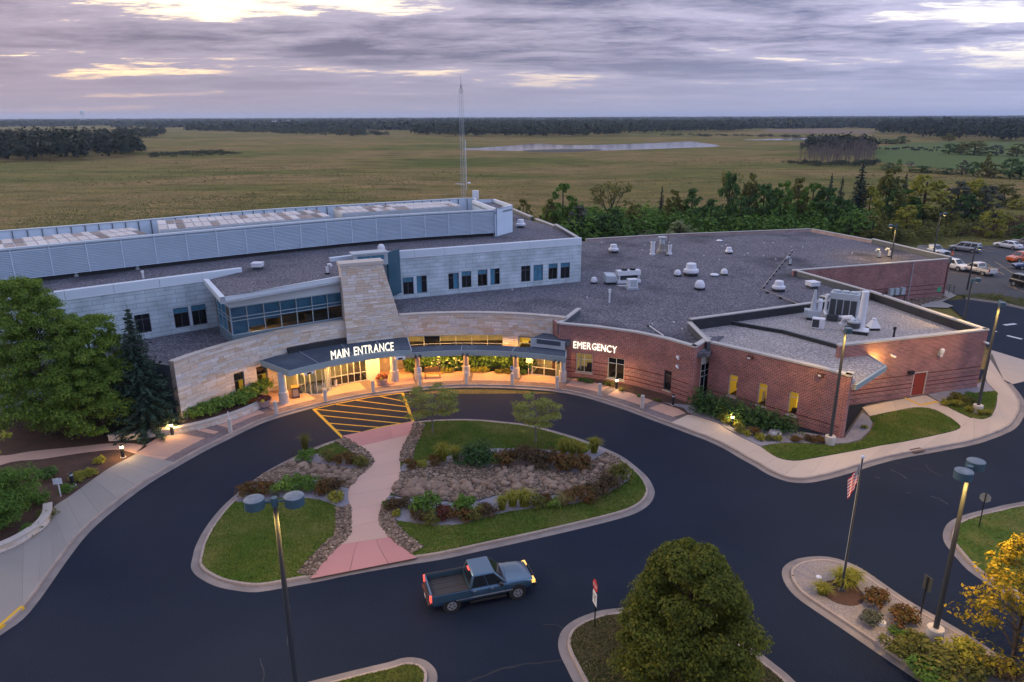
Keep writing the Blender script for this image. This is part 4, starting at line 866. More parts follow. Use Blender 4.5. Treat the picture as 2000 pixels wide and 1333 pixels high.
# glazed bay under a projecting roof
BZ0, BZ1 = 5.1, 8.4
bayL = Path([tuple(Vector(BAP.p[0])+Vector((-2.6, 3.6))), BAP.p[0]])
mb = MB()
for P_ in (BAP, bayL): bar(mb, P_, 0, P_.len, BZ0-.5, BZ0+.35, -.3, .0); 
mb.build('spandrel', TEALF, ub)
mb = MB()
for P_ in (BAP, bayL): bar(mb, P_, 0, P_.len, BZ1-.35, 9.15, -.3, .0)
mb.build('header_panel', COPM, ub)
wbx = window(ub, BAP, (0.0, BAP.len, BZ0+.35, BZ1-.35), 7, (.50, .62), 'ggggggg', mat('blue_steel_frame', (.30, .38, .43), .4), .05, .09, name='bay_window')
wby = window(ub, bayL, (0.0, bayL.len, BZ0+.35, BZ1-.35), 3, (.50, .62), 'b', mat('blue_steel_frame', (.30, .38, .43), .4), .05, .08, name='bay_window')
W7 = BAP.len/7; zb0, zb1 = BZ0+.35, BZ1-.35
blind_z = [zb0+.05, zb0+.5, zb0+1.0, zb0+1.15, zb0+1.15, zb0+1.1, zb0+1.2]
for i in range(7):
    mb = MB(); A, B = BAP.at(W7*i+.06, -.3), BAP.at(W7*(i+1)-.02, -.3); z0 = blind_z[i]; mb.quad((*A, z0), (*B, z0), (*B, zb1), (*A, zb1)); mb.build('blind', BLIND, wbx)
room(wbx, BAP, (.05, BAP.len-.05, zb0-.25, zb1+.2), 5.0, ROOMD, ROOMD, o=-.35)
for s, z, w, h, o in ((2.1, zb0-.25, 1.5, .75, -2.0), (5.0, zb0-.25, 1.8, .7, -2.4), (7.3, zb0-.25, 2.2, .7, -1.6), (8.9, zb0-.25, .9, 1.5, -3.9), (4.1, zb0-.25, .25, 2.4, -3.4)): furniture(wbx, BAP, s, z, w, h, o, .7)
mb = MB(); bar(mb, BAP, 3.0, 4.0, zb0-.2, zb0+1.5, -4.95, -4.9); mb.build('lit_doorway', ROOM, wbx)
mb = MB(); q = BAP.at(2.55, -1.7); mb.lathe([(.05, 0), (.05, .35), (.17, .36), (.11, .62)], (*q, zb0+.25), 12); mb.build('table_lamp', emitmat('lamp_shade_glow', (1, .72, .35), 3.5), wbx)
lamp_point('table_lamp_light', (*q, zb0+1.1), 90, (1, .62, .25), .15, wbx)
mb = MB(); fa = Path([*[(-28.58, 64.62), (-24.31, 57.56), (-15.93, 65.62)]]); bar(mb, fa, 0, fa.len, ZU-.32, ZU+.07, -.4, .02); mb.build('bay_fascia', COPM, ub)
mb = MB(); mb.prism([tuple(fa.p[0]), tuple(fa.p[1]), tuple(fa.p[2]), tuple(Vector(fa.p[2])+Vector((-2.5, 4))), tuple(Vector(fa.p[0])+Vector((2, 3)))], ZU-.5, ZU-.33); mb.build('bay_soffit', LGREY, ub)
# clerestory box behind the tower
cx = Path([(-16.23, 72.11), (-12.97, 73.63)])
mb = MB(); wall(mb, cx, ZU-.4, 10.42, [(.35, cx.len-.35, 9.72, 10.26)], thick=.25); bar(mb, cx, -.1, cx.len+.1, 10.42, 10.55, -1.6, .08); mb.build('clerestory', LGREY, ub)
window(ub, cx, (.35, cx.len-.35, 9.72, 10.26), 2, (), 'b', ALU, .08, .05)
e = Path([cx.p[1], tuple(Vector(cx.p[1])+Vector((.9, 2.2)))]); mb = MB(); bar(mb, e, 0, e.len, ZU-4, 10.42, -.2, .0); mb.build('clerestory_side', mat('deep_teal_glass', (.03, .085, .12), .12, spec=.6), ub)
cg = Path([(-13.18, 72.47), (-12.68, 72.96)]); 

# ---- rooftop plant screen
SCR = Path(smooth_path([(-49.07, 58.81), (-45.66, 62.07), (-37.52, 68.44), (-27.54, 75.87), (-15.67, 83.52), (-2.13, 88.98)], 3)); SCB = Path(smooth_path([(-54.80, 70.45), (-51.93, 72.18), (-42.40, 78.91), (-31.43, 88.19), (-20.07, 94.21), (-6.73, 100.75), (-5.16, 99.42)], 3))
ps = empty('plant_screen', label='long blue grey louvred screen around the plant on the upper roof', cat='screen')
Z0, Z1 = 10.0, 12.9
n = 17
mb = MB(); bar(mb, SCR, 0, SCR.len, Z0+.02, Z1-.1, -.26, -.23); mb.build('screen_backing', LGREY, ps)
mb = MB()
for k in range(n):
    z = Z0+.05+(Z1-.3-Z0)*k/n; h = (Z1-.3-Z0)/n
    ss = SCR.s
    for a, b in zip(ss, ss[1:]):
        A, B, C_, D = SCR.at(a, .02), SCR.at(b, .02), SCR.at(b, -.2), SCR.at(a, -.2)
        mb.hexa([(*A, z), (*B, z), (*C_, z+h*.55), (*D, z+h*.55)], [(*A, z+h*.22), (*B, z+h*.22), (*C_, z+h*.72), (*D, z+h*.72)])
mb.build('louvre_slats', LOUV, ps, kind='stuff')
m_ = int(SCR.len/2.9)
for k in range(m_+1):
    mb = MB(); s = SCR.len*k/m_; bar(mb, SCR, max(0, s-.03), min(SCR.len, s+.03), Z0+.02, Z1-.12, -.12, .03); mb.build('mullion', LOUV, ps)
for k in range(m_):
    mb = MB(); bar(mb, SCR, SCR.len*k/m_+.01, SCR.len*(k+1)/m_-.01, Z1-.12, Z1+.05, -.32, .05); mb.build('cap_rail', COPM, ps)
for px in [(-45.31, 62.78), (-41.35, 66.15), (-37.15, 69.37), (-31.96, 73.58), (-24.55, 79.05), (-17.43, 83.76), (-10.05, 87.28), (-2.43, 90.49)]:
    mb = MB(); mb.cyl((px[0], px[1]+.1, ZU), (px[0], px[1]+.1, Z0+.4), .13, n=10); mb.cyl((px[0], px[1]+.1, ZU), (px[0], px[1]+.1, ZU+.16), .2, n=10); mb.build('screen_post', LGREY, ps)
mb = MB(); bar(mb, SCR, 0, SCR.len, ZU, Z0+.6, -.9, -.55); mb.build('screen_plinth', BLKM, ps)
mb = MB(); bar(mb, SCB, 0, SCB.len, ZU, 13.0, -.12, .0); mb.build('rear_screen', LOUV, ps)
mb = MB()
for k in range(int(SCB.len/1.3)): s = 1.3*k+.4; bar(mb, SCB, s, s+.07, ZU+.5, 12.95, .0, .12)
mb.build('rear_screen_studs', DKP, ps, kind='stuff')
mb = MB(); bar(mb, SCB, 0, SCB.len, 13.0, 13.08, -.3, .1); mb.build('rear_cap_rail', COPM, ps)
# stair penthouse at the screen's right-hand end
pe = empty('roof_penthouse', label='small blue grey metal penthouse at the right end of the louvred roof screen', cat='penthouse')
PQ = [(-2.04, 88.88), (0.13, 92.51), (-2.34, 99.65), (-5.40, 98.50)]
pp_ = Path([PQ[3], PQ[0], PQ[1], PQ[2], PQ[3]])
mb = MB(); wall(mb, pp_, ZU-.05, 13.0, thick=.25); mb.build('wall', LOUV, pe); raised('roof', PQ, 12.4, 12.62, ROOFG, pe)
coping(pe, pp_, 13.0, .35, .07, .05, WHITE, 4)
mb = MB(); q = (-5.19, 104.35); mb.box((q[0], q[1], 13.2), (.9, .9, 1.1)); mb.build('roof_hatch', WHITE, pe)
# air handlers inside the screen
UNITM = mat('weathered_unit_panel', (.56, .54, .54), .6, var=(.48, .46, .46), vs=1.0, isl=[(.50, .465, .455), (.42, .385, .375), (.55, .52, .51)])
FILT = mat('brown_filter', (.24, .19, .175), .8, isl=[(.18, .14, .13), (.30, .245, .23), (.13, .11, .105)])
def unit(pts, z, label):
    u = empty('air_handler', label=label, cat='air handler', group='air handlers behind the louvred screen')
    A, B, C_, D = [Vector(p) for p in pts]           # back-left, back-right, front-right, front-left
    raised('casing', [tuple(p) for p in pts], ZU, z-.12, LGREY, u)
    nx = max(8, int((C_-D).length/.85)); ny = 2
    for i in range(nx):
        for j in range(ny):
            P = lambda s, t: D.lerp(C_, s).lerp(A.lerp(B, s), t)
            s0, s1, t0_, t1_ = (i+.06)/nx, (i+.94)/nx, (j+.06)/ny, (j+.94)/ny
            dark = random.random() < (.42 if j == 0 else .25)
            mb = MB(); mb.prism([tuple(P(s0, t0_)), tuple(P(s1, t0_)), tuple(P(s1, t1_)), tuple(P(s0, t1_))], z-.12, z-.02 if not dark else z-.08); mb.build('lid_panel', FILT if dark else UNITM, u)
    return u
random.seed(3)
unit([(-52.28, 68.24), (-41.39, 77.59), (-37.66, 73.59), (-48.11, 62.51)], 12.6, 'weathered air handler behind the louvred screen at the left edge')
unit([(-39.51, 79.54), (-24.12, 88.68), (-20.84, 82.46), (-35.83, 72.35)], 13.1, 'longest weathered air handler in the middle behind the louvred screen')
unit([(-22.64, 90.98), (-8.50, 97.09), (-6.37, 92.13), (-20.10, 84.93)], 13.1, 'weathered air handler behind the louvred screen next to the penthouse')

# ---- brick emergency wing
eb = empty('emergency_wing', label='curved red brick wing carrying the lit EMERGENCY lettering', cat='building')
EW = [(1.67, 3.26, 0.64, 2.54), (4.78, 6.40, 0.45, 2.52), (10.44, 11.24, 0.54, 2.40)]
mb = MB(); wall(mb, EMP, 0, 5.2, EW, thick=.32); mb.build('wall', BRICK, eb); coping(eb, EMP, 5.2, .5, .14, .08, COPT, 2.4)
wn1 = window(eb, EMP, EW[0], 2, (.68,), 'w', ALU, .12, .06, COPE); wn2 = window(eb, EMP, EW[1], 2, (.72,), 'mmdd', ALU, .12, .06, COPE); window(eb, EMP, EW[2], 1, (.75,), 'd', DKFR, .12, .05, COPE)
furniture(wn1, EMP, EW[0][0]+.9, EW[0][2]+.05, .5, .6, -.8, .4); furniture(wn1, EMP, EW[0][0]+.25, EW[0][2]+.05, .12, 1.3, -.6, .1, WHITE)
pe_ = para(eb, [(4.61, 64.62), (7.01, 70.12)], ZR-.4, 5.2, .32, DKP, COPT)
e = Path([EMP.p[-1], tuple(Vector(EMP.p[-1])+Vector((2.0, 2.6)))]); mb = MB(); wall(mb, e, 0, 5.2, thick=.32); mb.build('return_wall', BRICK, eb); coping(eb, e, 5.2, .5, .14, .08, COPT, 3)
e = Path([tuple(Vector(EMP.p[0])+Vector((-1.2, 3.6))), EMP.p[0]]); mb = MB(); wall(mb, e, 0, 5.2, thick=.32); mb.build('return_wall', BRICK, eb)
for z in (.55, .95, 1.35, 1.75):
    for a, b in zip([0]+[q for h in EW for q in ((h[1],) if h[2] < z < h[3] else ())], [q for h in EW for q in ((h[0],) if h[2] < z < h[3] else ())]+[EMP.len]):
        mb = MB(); bar(mb, EMP, a+.02, b-.02, z, z+.07, -.02, .008); mb.build('brick_course', DKB, eb)
# glazed link
gl = empty('glazed_link', label='narrow recessed dark glass link between the two brick wings', cat='building')
lk = Path([tuple(Vector(EMP.p[-1])+Vector((.95, 1.25))), tuple(Vector(B2P.p[0])+Vector((.3, .75)))])
window(gl, lk, (0, lk.len, .1, 3.3), 2, (.62, .78), 'd', LGREY, .0, .07, name='link_window')
mb = MB(); bar(mb, lk, -.4, lk.len+.3, 3.3, 4.45, -.3, .02); mb.build('metal_band', LGREY, gl)
mb = MB(); bar(mb, lk, -.5, lk.len+.4, 4.45, 4.62, -.5, .15); mb.build('metal_fascia', FASC, gl)
raised('link_roof', [lk.at(-.4, -.3), lk.at(lk.len+.4, -.3), (19.5, 62.5), (16.0, 62.0)], 4.3, 4.63, ROOFG, gl)
# ---- brick annex with pale roof
an = empty('brick_annex', label='red brick annex with pale gravel roof, black parapets and a red door', cat='building')
BW = [(1.98, 2.78, 0.93, 2.86), (4.64, 5.41, 0.85, 2.80), (7.26, 8.05, 0.77, 2.77)]
ED = (8.36, 9.82, -0.02, 2.30); ED = (ED[0], ED[1], .15, ED[3])
mb = MB(); wall(mb, B2P, 0, 5.2, BW, thick=.32); mb.build('wall', BRICK, an); coping(an, B2P, 5.2, .5, .14, .08, COPT, 2.4)
mb = MB(); wall(mb, EAP, 0, 5.55, [ED], thick=.32, depth=.12); mb.build('wall', BRICK, an); coping(an, EAP, 5.55, .5, .14, .08, COPT, 3)
for i, r_ in enumerate(BW):
    w = window(an, B2P, r_, 1, (.76,), 'y', ALU, .12, .06, COPE)
    if i == 0: furniture(w, B2P, r_[0]+.3, r_[2]+.5, .35, .5, -.9, .3)
    if i == 1: furniture(w, B2P, r_[0]+.1, r_[2]+.1, .15, .9, -.7, .3, WHITE)
    if i == 2: furniture(w, B2P, r_[0]+.2, r_[2]+.06, .3, .35, -.4, .3)
e = Path([B2P.p[-1], tuple(Vector(B2P.p[-1])+Vector((.55, .75)))]); mb = MB(); wall(mb, e, 0, 5.2, thick=.32); mb.build('return_wall', BRICK, an); coping(an, e, 5.2, .5, .14, .08, COPT, 3)
e = Path([EAP.p[-1], Vector((39.41, 75.54))]); mb = MB(); wall(mb, e, 0, 5.55, thick=.32); mb.build('side_wall', BRICK, an); coping(an, e, 5.55, .5, .14, .08, COPT, 3)
mb = MB(); bar(mb, e.offset(-.325), .3, e.len-.2, 4.3, 5.55, -.03, 0); mb.build('parapet_lining', BLKM, an)
AB = [(16.95, 64.65), (33.74, 71.88), (33.10, 73.66), (39.58, 75.78)]
ab = Path(AB); mb = MB(); bar(mb, ab, 0, ab.len, ZR-.3, 5.55, -.3, -.004); mb.build('parapet', DKP, an); coping(an, ab, 5.55, .45, .1, .08, COPT, 3)
mb = MB(); bar(mb, ab, 0.3, ab.len-.2, 4.2, 5.55, .0, .03); mb.build('parapet_lining', BLKM, an)
e = Path([B2P.p[0], tuple(AB[0])]); mb = MB(); bar(mb, e, 0, e.len, ZR-.4, 5.3, -.3, 0); mb.build('parapet', DKP, an); coping(an, e, 5.3, .45, .1, .08, COPT, 3)
mb = MB(); bar(mb, e, .3, e.len-.3, 4.2, 5.4, .0, .03); mb.build('parapet_lining', BLKM, an)
DVP = [(21.35, 66.67), (25.38, 63.59), (28.81, 58.63)]
raised('roof', [B2P.at(s, -.3) for s in B2P.s]+[(26.05, 50.30), (30.33, 54.41), (30.19, 57.54)]+DVP[::-1]+[AB[0]], 4.1, 4.5, ROOFP, an)
raised('roof', [EAP.at(.2, -.3), EAP.at(EAP.len-.3, -.3)]+[(39.51, 75.81)]+[AB[2], AB[1]]+DVP, 4.2, 4.75, ROOFP, an)
ov = Path([(25.95, 50.08), (30.38, 54.35), (30.32, 57.81)]); mb = MB(); bar(mb, ov, 0, ov.len, 4.14, 4.56, -.1, .06); mb.build('overhang_fascia', FASC, an)
dv = Path(DVP); mb = MB(); bar(mb, dv, 0, dv.len, 4.4, 4.84, -.1, .1); mb.build('roof_divider', BLKM, an)
mb = MB(); bar(mb, dv, 0, dv.len, 4.842, 4.87, -.13, .13); mb.build('divider_cap', DKP, an)
gc = Path([tuple(Vector(B2P.p[-1])+Vector((.5, .9))), tuple(EAP.at(.35))])
window(an, gc, (0, gc.len, .75, 4.1), 3, (.2, .78), 'd', ALU, .0, .07, name='corner_window')
mb = MB(); bar(mb, gc, 0, gc.len, 0, .6, -.25, .0); mb.build('plinth', CONCB, an); mb = MB(); bar(mb, gc, -.05, gc.len, .6, .76, -.25, .12); mb.build('sill', ALU, an)
dr = MB(); bar(dr, EAP, ED[0]+.06, ED[1]-.06, .16, ED[3]-.06, -.11, -.06); dro = dr.build('door', REDP, an)
mb = MB(); bar(mb, EAP, ED[0], ED[0]+.06, .15, ED[3], -.12, .02); bar(mb, EAP, ED[1]-.06, ED[1], .15, ED[3], -.12, .02); bar(mb, EAP, ED[0], ED[1], ED[3]-.06, ED[3]+.03, -.12, .025); mb.build('frame', CONCB, dro)
mb = MB(); bar(mb, EAP, ED[0]+.14, ED[0]+.28, 1.05, 1.12, -.06, .03); mb.build('handle', BLACK, dro)
for z in (.5, .9, 1.3, 1.7, 2.1):
    for a, b in ((.4, ED[0]-.05), (ED[1]+.05, EAP.len-.05)): mb = MB(); bar(mb, EAP, a, b, z, z+.07, -.02, .008); mb.build('brick_course', DKB, an)
    mb = MB(); 
    if z < 1.2: bar(mb, B2P, .05, B2P.len-.05, z, z+.07, -.02, .008); mb.build('brick_course', DKB, an)
# wall lights and cameras
def wallbox(parent, path, s, z, m, sz=(.34, .22, .26), name='wall_light'):
    mb = MB(); bar(mb, path, s-sz[0]/2, s+sz[0]/2, z-sz[2]/2, z+sz[2]/2, 0, sz[1]); return mb.build(name, m, parent)
def cctv(path, s, z, label):
    o = empty('security_camera', label=label, cat='camera', group='white security cameras on brick walls')
    mb = MB(); mb.cyl((*path.at(s, .0), z), (*path.at(s, .22), z-.02), .05, n=8); mb.build('bracket', WHITE, o)
    a, b = Vector((*path.at(s-.12, .2), z)), Vector((*path.at(s+.2, .36), z-.14)); mb = MB(); mb.cyl(a, b, .095, n=10); mb.build('body', WHITE, o)
cctv(EMP, *(11.94, 4.05), 'upper white security camera at the corner of the emergency wing'); cctv(EMP, *(11.95, 3.21), 'lower white security camera at the corner of the emergency wing')
cctv(EAP, *(5.46, 4.30), 'white security camera left of the red door, under the parapet'); cctv(EAP, *(15.58, 4.57), 'white security camera near the far right corner of the annex')
q = (10.76, 4.02); fl = empty('flue_terminal', label='upright white flue terminal on the annex wall right of red door', cat='vent'); mb = MB(); mb.lathe([(.12, -.35), (.14, 0), (.2, .05), (.2, .3), (.1, .4)], (*EAP.at(q[0], .24), q[1]), 12); mb.build('cowl', WHITE, fl); mb = MB(); bar(mb, EAP, q[0]-.2, q[0]+.2, q[1]-.3, q[1]+.15, 0, .14); mb.build('back_plate', LGREY, fl)
for px, lab in (((1466, 699), 'left brown wall pack light on the curved annex wall'), ((1604, 733), 'right brown wall pack light on the curved annex wall')):
    s, z = {1466: (3.70, 4.80), 1604: (9.55, 4.75)}[px[0]]; o = empty('wall_pack_light', label=lab, cat='wall light', group='wall packs on the annex'); wallbox(o, B2P, s, z, mat('brown_enamel', (.10, .045, .035), .5), (.45, .26, .3), 'housing'); mb = MB(); bar(mb, B2P, s-.16, s+.1, z-.1, z+.04, .26, .275); mb.build('lens', mat('pale_lens', (.7, .66, .66), .3), o)
s, z = (7.97, 2.39); o = empty('wall_pack_light', label='dark wall light above the red door', cat='wall light'); wallbox(o, EAP, s-.1, z+.05, BLACK, (.5, .28, .28), 'housing')
s, z = (3.46, 1.78); lamp_point('soffit_light', (*EAP.at(s, .7), 3.9), 170, (1, .62, .16), .35, an)
mb = MB(); q = EAP.at(s, .7); mb.cyl((*q, 4.02), (*q, 4.1), .12, n=12); mb.build('soffit_downlight', EMS, an)

# ---- entrance vestibule and canopies
ve = empty('entrance_vestibule', label='glazed aluminium entrance vestibule with revolving door under main canopy', cat='vestibule')
VP = Path([(-19.45, 59.31), (-19.03, 59.69), (-18.60, 60.06), (-18.16, 60.42), (-17.71, 60.77), (-17.25, 61.11), (-16.78, 61.43), (-16.31, 61.74), (-15.82, 62.04), (-15.33, 62.33), (-14.83, 62.60), (-14.32, 62.86), (-13.81, 63.11), (-13.29, 63.35), (-12.77, 63.57)])
sV = lambda a: R(133-a)*21.75
def mullioned(parent, path, s0, s1, z0, z1, nx, rows, types='w', name='glazed_screen', fr=ALU): return window(parent, path, (s0, s1, z0, z1), nx, rows, types, fr, .0, .08, name=name)
g1 = mullioned(ve, VP, sV(124.3), sV(114.8), .15, 2.7, 6, (.35,), 'gg')
g2 = mullioned(ve, VP, sV(132.2), sV(129.6), .15, 2.7, 1, (.35,), 'gg')
room(ve, VP, (sV(132.2), sV(114.8), .16, 2.75), 2.4, ROOMW, mat('vestibule_floor', (.16, .11, .06), .5), o=-.1)
mb = MB(); bar(mb, VP, sV(133), sV(112), 2.7, 3.0, -2.5, .04); mb.build('header', TEALF, ve)
mb = MB(); bar(mb, VP, sV(114.8), sV(111.5), .1, 3.0, -2.5, .0); mb.build('stone_return', STONE, ve)
mb = MB(); bar(mb, VP, sV(125.3), sV(124.35), .1, 2.7, -.3, .05); mb.build('metal_pier', LGREY, ve)
rc = Vector(PO(22.1, 127.2)); rd = empty('revolving_door', (0, 0, 0), label='round glass revolving door at the left of main entrance', cat='door')
mb = MB(); mb.lathe([(1.45, 2.45), (1.5, 2.5), (1.5, 2.85), (1.4, 2.88)], (rc.x, rc.y, 0), 24); mb.build('drum_header', LGREY, rd)
mb = MB(); mb.lathe([(1.46, .13), (1.46, .2), (1.3, .2)], (rc.x, rc.y, 0), 24); mb.build('drum_track', ALU, rd)
for k in range(8):
    t = R(200+k*22); mb = MB(); p_ = (rc.x+1.42*math.cos(t), rc.y+1.42*math.sin(t)); mb.box((*p_, 1.3), (.06, .06, 2.3), t); mb.build('mullion', ALU, rd)
mb = MB()
for k in range(10):
    t0_, t1_ = R(200+k*15.4), R(200+(k+1)*15.4); mb.quad((rc.x+1.4*math.cos(t0_), rc.y+1.4*math.sin(t0_), .2), (rc.x+1.4*math.cos(t1_), rc.y+1.4*math.sin(t1_), .2), (rc.x+1.4*math.cos(t1_), rc.y+1.4*math.sin(t1_), 2.45), (rc.x+1.4*math.cos(t0_), rc.y+1.4*math.sin(t0_), 2.45))
mb.build('curved_glass', GLASS, rd)
for k in range(3):
    t = R(40+120*k); mb = MB(); mb.box((rc.x+.68*math.cos(t), rc.y+.68*math.sin(t), .32), (1.3, .05, .12), t); mb.box((rc.x+.68*math.cos(t), rc.y+.68*math.sin(t), 2.35), (1.3, .05, .1), t); mb.box((rc.x+1.3*math.cos(t), rc.y+1.3*math.sin(t), 1.3), (.06, .05, 2.2), t); mb.build('door_leaf', ALU, rd)
mb = MB(); mb.cyl((rc.x, rc.y, .16), (rc.x, rc.y, 2.5), .05); mb.build('centre_post', ALU, rd)
wr = window(sw, STP, (18.60, 20.15, 0.66, 1.35), 1, (), 'w', ALU, .02, .05)
# main canopy
cy = empty('main_canopy', label='dark blue grey entrance canopy carrying the MAIN ENTRANCE letters', cat='canopy')
ZC = 3.35
CP = [PO(24.15, 137.4), PO(19.75, 136.8)]+[PO(19.75-.35*math.sin(math.pi*k/10)*.2, 136.8-33.0*k/10) for k in range(1, 10)]+[PO(19.45, 103.8), PO(23.75, 103.7)]+[PO(24.3, 107+ (134-107)*k/8) for k in range(9)]
raised('deck', CP, 2.95, ZC, MEMB, cy)
fp = Path(CP[:12]); 
mb = MB(); bar(mb, fp, 0, fp.len, 2.86, ZC+.04, -.05, .03); mb.build('fascia', FASC, cy)
e = Path([CP[11], CP[12]]); mb = MB(); bar(mb, e, 0, e.len, 2.86, ZC+.06, -.05, .03); mb.build('edge_trim', LGREY, cy)
for a in (128.5, 119, 111): 
    q = Path([PO(19.9, a), PO(24.2, a)]); mb = MB(); bar(mb, q, 0, q.len, ZC, ZC+.015, -.02, .02); mb.build('membrane_seam', LGREY, cy)
mb = MB(); u = Path(arc(24.3, 131, 113.3, 16)); bar(mb, u, 0, u.len, ZC, ZC+.5, -.1, .25); mb.build('upstand', BLKM, cy)
SOF = mat('soffit_panel', (.50, .40, .28), .7); mb = MB(); mb.prism(CP, 2.9, 2.94); mb.build('soffit', SOF, cy)
def column(a, r, parent, zt, rb=.42, name='column', cone=False):
    c = PO(r, a); o = empty(name); o.parent = parent
    mb = MB(); mb.lathe([(rb, 0), (rb, 1.05), (rb-.05, 1.1)], (*c, .12), 18); mb.build('stone_base', CONCB, o, smooth=False)
    mb = MB(); mb.lathe([(rb-.09, 1.2), (rb-.09 if not cone else rb-.16, zt)], (*c, 0), 18); mb.build('shaft', LGREY if not cone else mat('column_paint', (.34, .27, .25), .6), o, smooth=False)
column(137.0, 20.95, cy, 2.95); column(108.3, 20.7, cy, 2.95)
def floodlight(c, a, parent):
    q = Vector(c); mb = MB(); mb.box((q.x, q.y, 2.72), (.95, .5, .22), R(a-90)); o = mb.build('floodlight', WHITE, parent); mb = MB(); mb.box((q.x, q.y, 2.725), (.4, .52, .18), R(a-90)); mb.build('lamp_glass', BLACK, o)
floodlight(PO(19.9, 131.5), 131.5, cy); floodlight(PO(19.6, 107.0), 107, cy)
for k, a in enumerate((134, 130.5, 127, 123, 119, 115, 111, 107)):
    c = PO(20.9, a); mb = MB(); mb.cyl((*c, 2.86), (*c, 2.9), .13, n=12); o = mb.build('downlight', EMS, cy); lamp_point('downlight_lamp', (*c, 2.8), 170, (1, .47, .095), .1, cy)
# covered walk towards EMERGENCY
cw = empty('walkway_canopy', label='low curved walkway canopy on four columns running to the emergency door', cat='canopy')
ZW = 2.9
wf = [PO(20.15+.3*k/16, 105.5-43.3*k/16) for k in range(17)]; wbk = [PO(22.05+(.6 if k > 12 else 0), 105.5-41.0*k/16) for k in range(17)]
raised('deck', wf+wbk[::-1], 2.5, ZW, MEMB, cw)
q = Path(wf); mb = MB(); bar(mb, q, 0, q.len, 2.42, ZW+.03, -.05, .03); mb.build('fascia', FASC, cw)
e = Path([wf[-1], wbk[-1]]); mb = MB(); bar(mb, e, 0, e.len, 2.42, ZW+.03, -.05, .03); mb.build('end_fascia', LGREY, cw)
mb = MB(); mb.prism(wf+wbk[::-1], 2.45, 2.49); mb.build('soffit', SOF, cw)
for a in (90.5, 77): 
    q = Path([PO(20.3, a), PO(22.0, a)]); mb = MB(); bar(mb, q, 0, q.len, ZW, ZW+.015, -.02, .02); mb.build('membrane_seam', LGREY, cw)
for a, r_ in ((102.1, 20.75), (89.4, 20.9), (76.3, 21.0), (64.1, 21.45)):
    column(a, r_, cw, 2.5, .36, cone=a > 70)
    c = PO(20.2, a); mb = MB()
    for d in (-.22, .22):
        p_ = Vector(PO(20.1, a+d*2.6)); n_ = Vector(PO(19.8, a+d*3.2)); mb.cyl((p_.x, p_.y, 2.62), (n_.x, n_.y, 2.55), .11, n=10)
    mb.build('twin_floodlight', DGREY, cw)
for a in (100, 96.5, 93, 86, 82.5, 79, 72.5, 68.5): 
    c = PO(21.4, a); mb = MB(); mb.cyl((*c, 2.4), (*c, 2.45), .12, n=12); mb.build('downlight', EMS, cw); lamp_point('downlight_lamp', (*c, 2.33), 110, (1, .47, .095), .1, cw)
# emergency vestibule
ev = empty('emergency_vestibule', label='glass door vestibule with flat membrane roof beside the brick emergency wing', cat='vestibule')
EP = Path([(1.84, 64.53), (2.30, 64.39), (2.76, 64.23), (3.21, 64.07), (3.66, 63.89), (4.10, 63.71), (4.54, 63.51)])
window(ev, EP, (0.05, EP.len-.35, .15, 2.42), 2, (.36,), 'g', ALU, .0, .09, name='glass_door')
room(ev, EP, (.05, EP.len-.35, .16, 2.45), 2.2, ROOMW, mat('vestibule_floor', (.16, .11, .06), .5), o=-.1)
raised('roof', [PO(22.3, 73.3), PO(22.3, 64), PO(24.6, 64), PO(24.6, 71.5)], 3.3, 3.75, MEMB, ev)
mb = MB(); q = Path(arc(22.3, 73.3, 64.5, 6)); bar(mb, q, 0, q.len, 2.95, 3.78, -.06, .04); mb.build('fascia', LGREY, ev)
mb = MB(); bar(mb, Path([PO(24.4, 73.2), PO(22.12, 73.2)]), 0, 2.2, .1, 3.3, -.1, 0); mb.build('side_panel', ALU, ev)
# lettering
def lettering(name, text, path, s0, s1, z, h, off, label, gap=1.0, weight=.0):
    o = empty(name, label=label, cat='sign'); cu = bpy.data.curves.new('t', 'FONT'); W = s1-s0
    glyphs = []
    for ch in text:
        if ch == ' ': glyphs.append((None, .42)); continue
        cu.body = ch; cu.size = 1; cu.extrude = 0; cu.offset = weight; cu.resolution_u = 3; t_ = bpy.data.objects.new('t', cu); COL.objects.link(t_)
        dg = bpy.context.evaluated_depsgraph_get(); me = bpy.data.meshes.new_from_object(t_.evaluated_get(dg)); bpy.data.objects.remove(t_)
        v = np.array([q.co[:] for q in me.vertices]); glyphs.append(((v, [tuple(p.vertices) for p in me.polygons]), v[:, 0].max()-v[:, 0].min()))
    cap = max(g[0][0][:, 1].max() for g in glyphs if g[0]); sp = .13; tot = sum(g[1] for g in glyphs)+sp*(len(glyphs)-1); kx = W/tot; kz = h/cap; s = s0
    for g, w in glyphs:
        if g:
            v, F = g; x = (v[:, 0]-v[:, 0].min())*kx; zz = v[:, 1]*kz; mb = MB(); n = len(v)
            P = [(*path.at(s+a, off), z+b) for a, b in zip(x, zz)]+[(*path.at(s+a, off-.12), z+b) for a, b in zip(x, zz)]
            cnt = {}
            for f in F:
                for i in range(len(f)): e_ = (f[i], f[(i+1) % len(f)]); cnt[e_] = 1
            sides = [(a, b) for (a, b) in cnt if (b, a) not in cnt]
            mb.add(P, list(F)+[tuple(n+i for i in reversed(f)) for f in F]+[(b, a, n+a, n+b) for a, b in sides]); mb.build('letter', EMW, o)
        s += (w+sp)*kx
    return o
lp = Path([PO(19.95, a) for a in np.linspace(136, 104, 12)])
def lps(a): return R(136-a)*19.95
lettering('entrance_sign', 'MAIN ENTRANCE', lp, lps(124.9), lps(108.4), ZC+.05, .78, .0, 'lit white MAIN ENTRANCE letters standing on the canopy edge')
mb = MB(); bar(mb, lp, lps(125), lps(108.3), ZC, ZC+.05, -.12, -.02); mb.build('letter_rail', LGREY, bpy.data.objects['entrance_sign'])
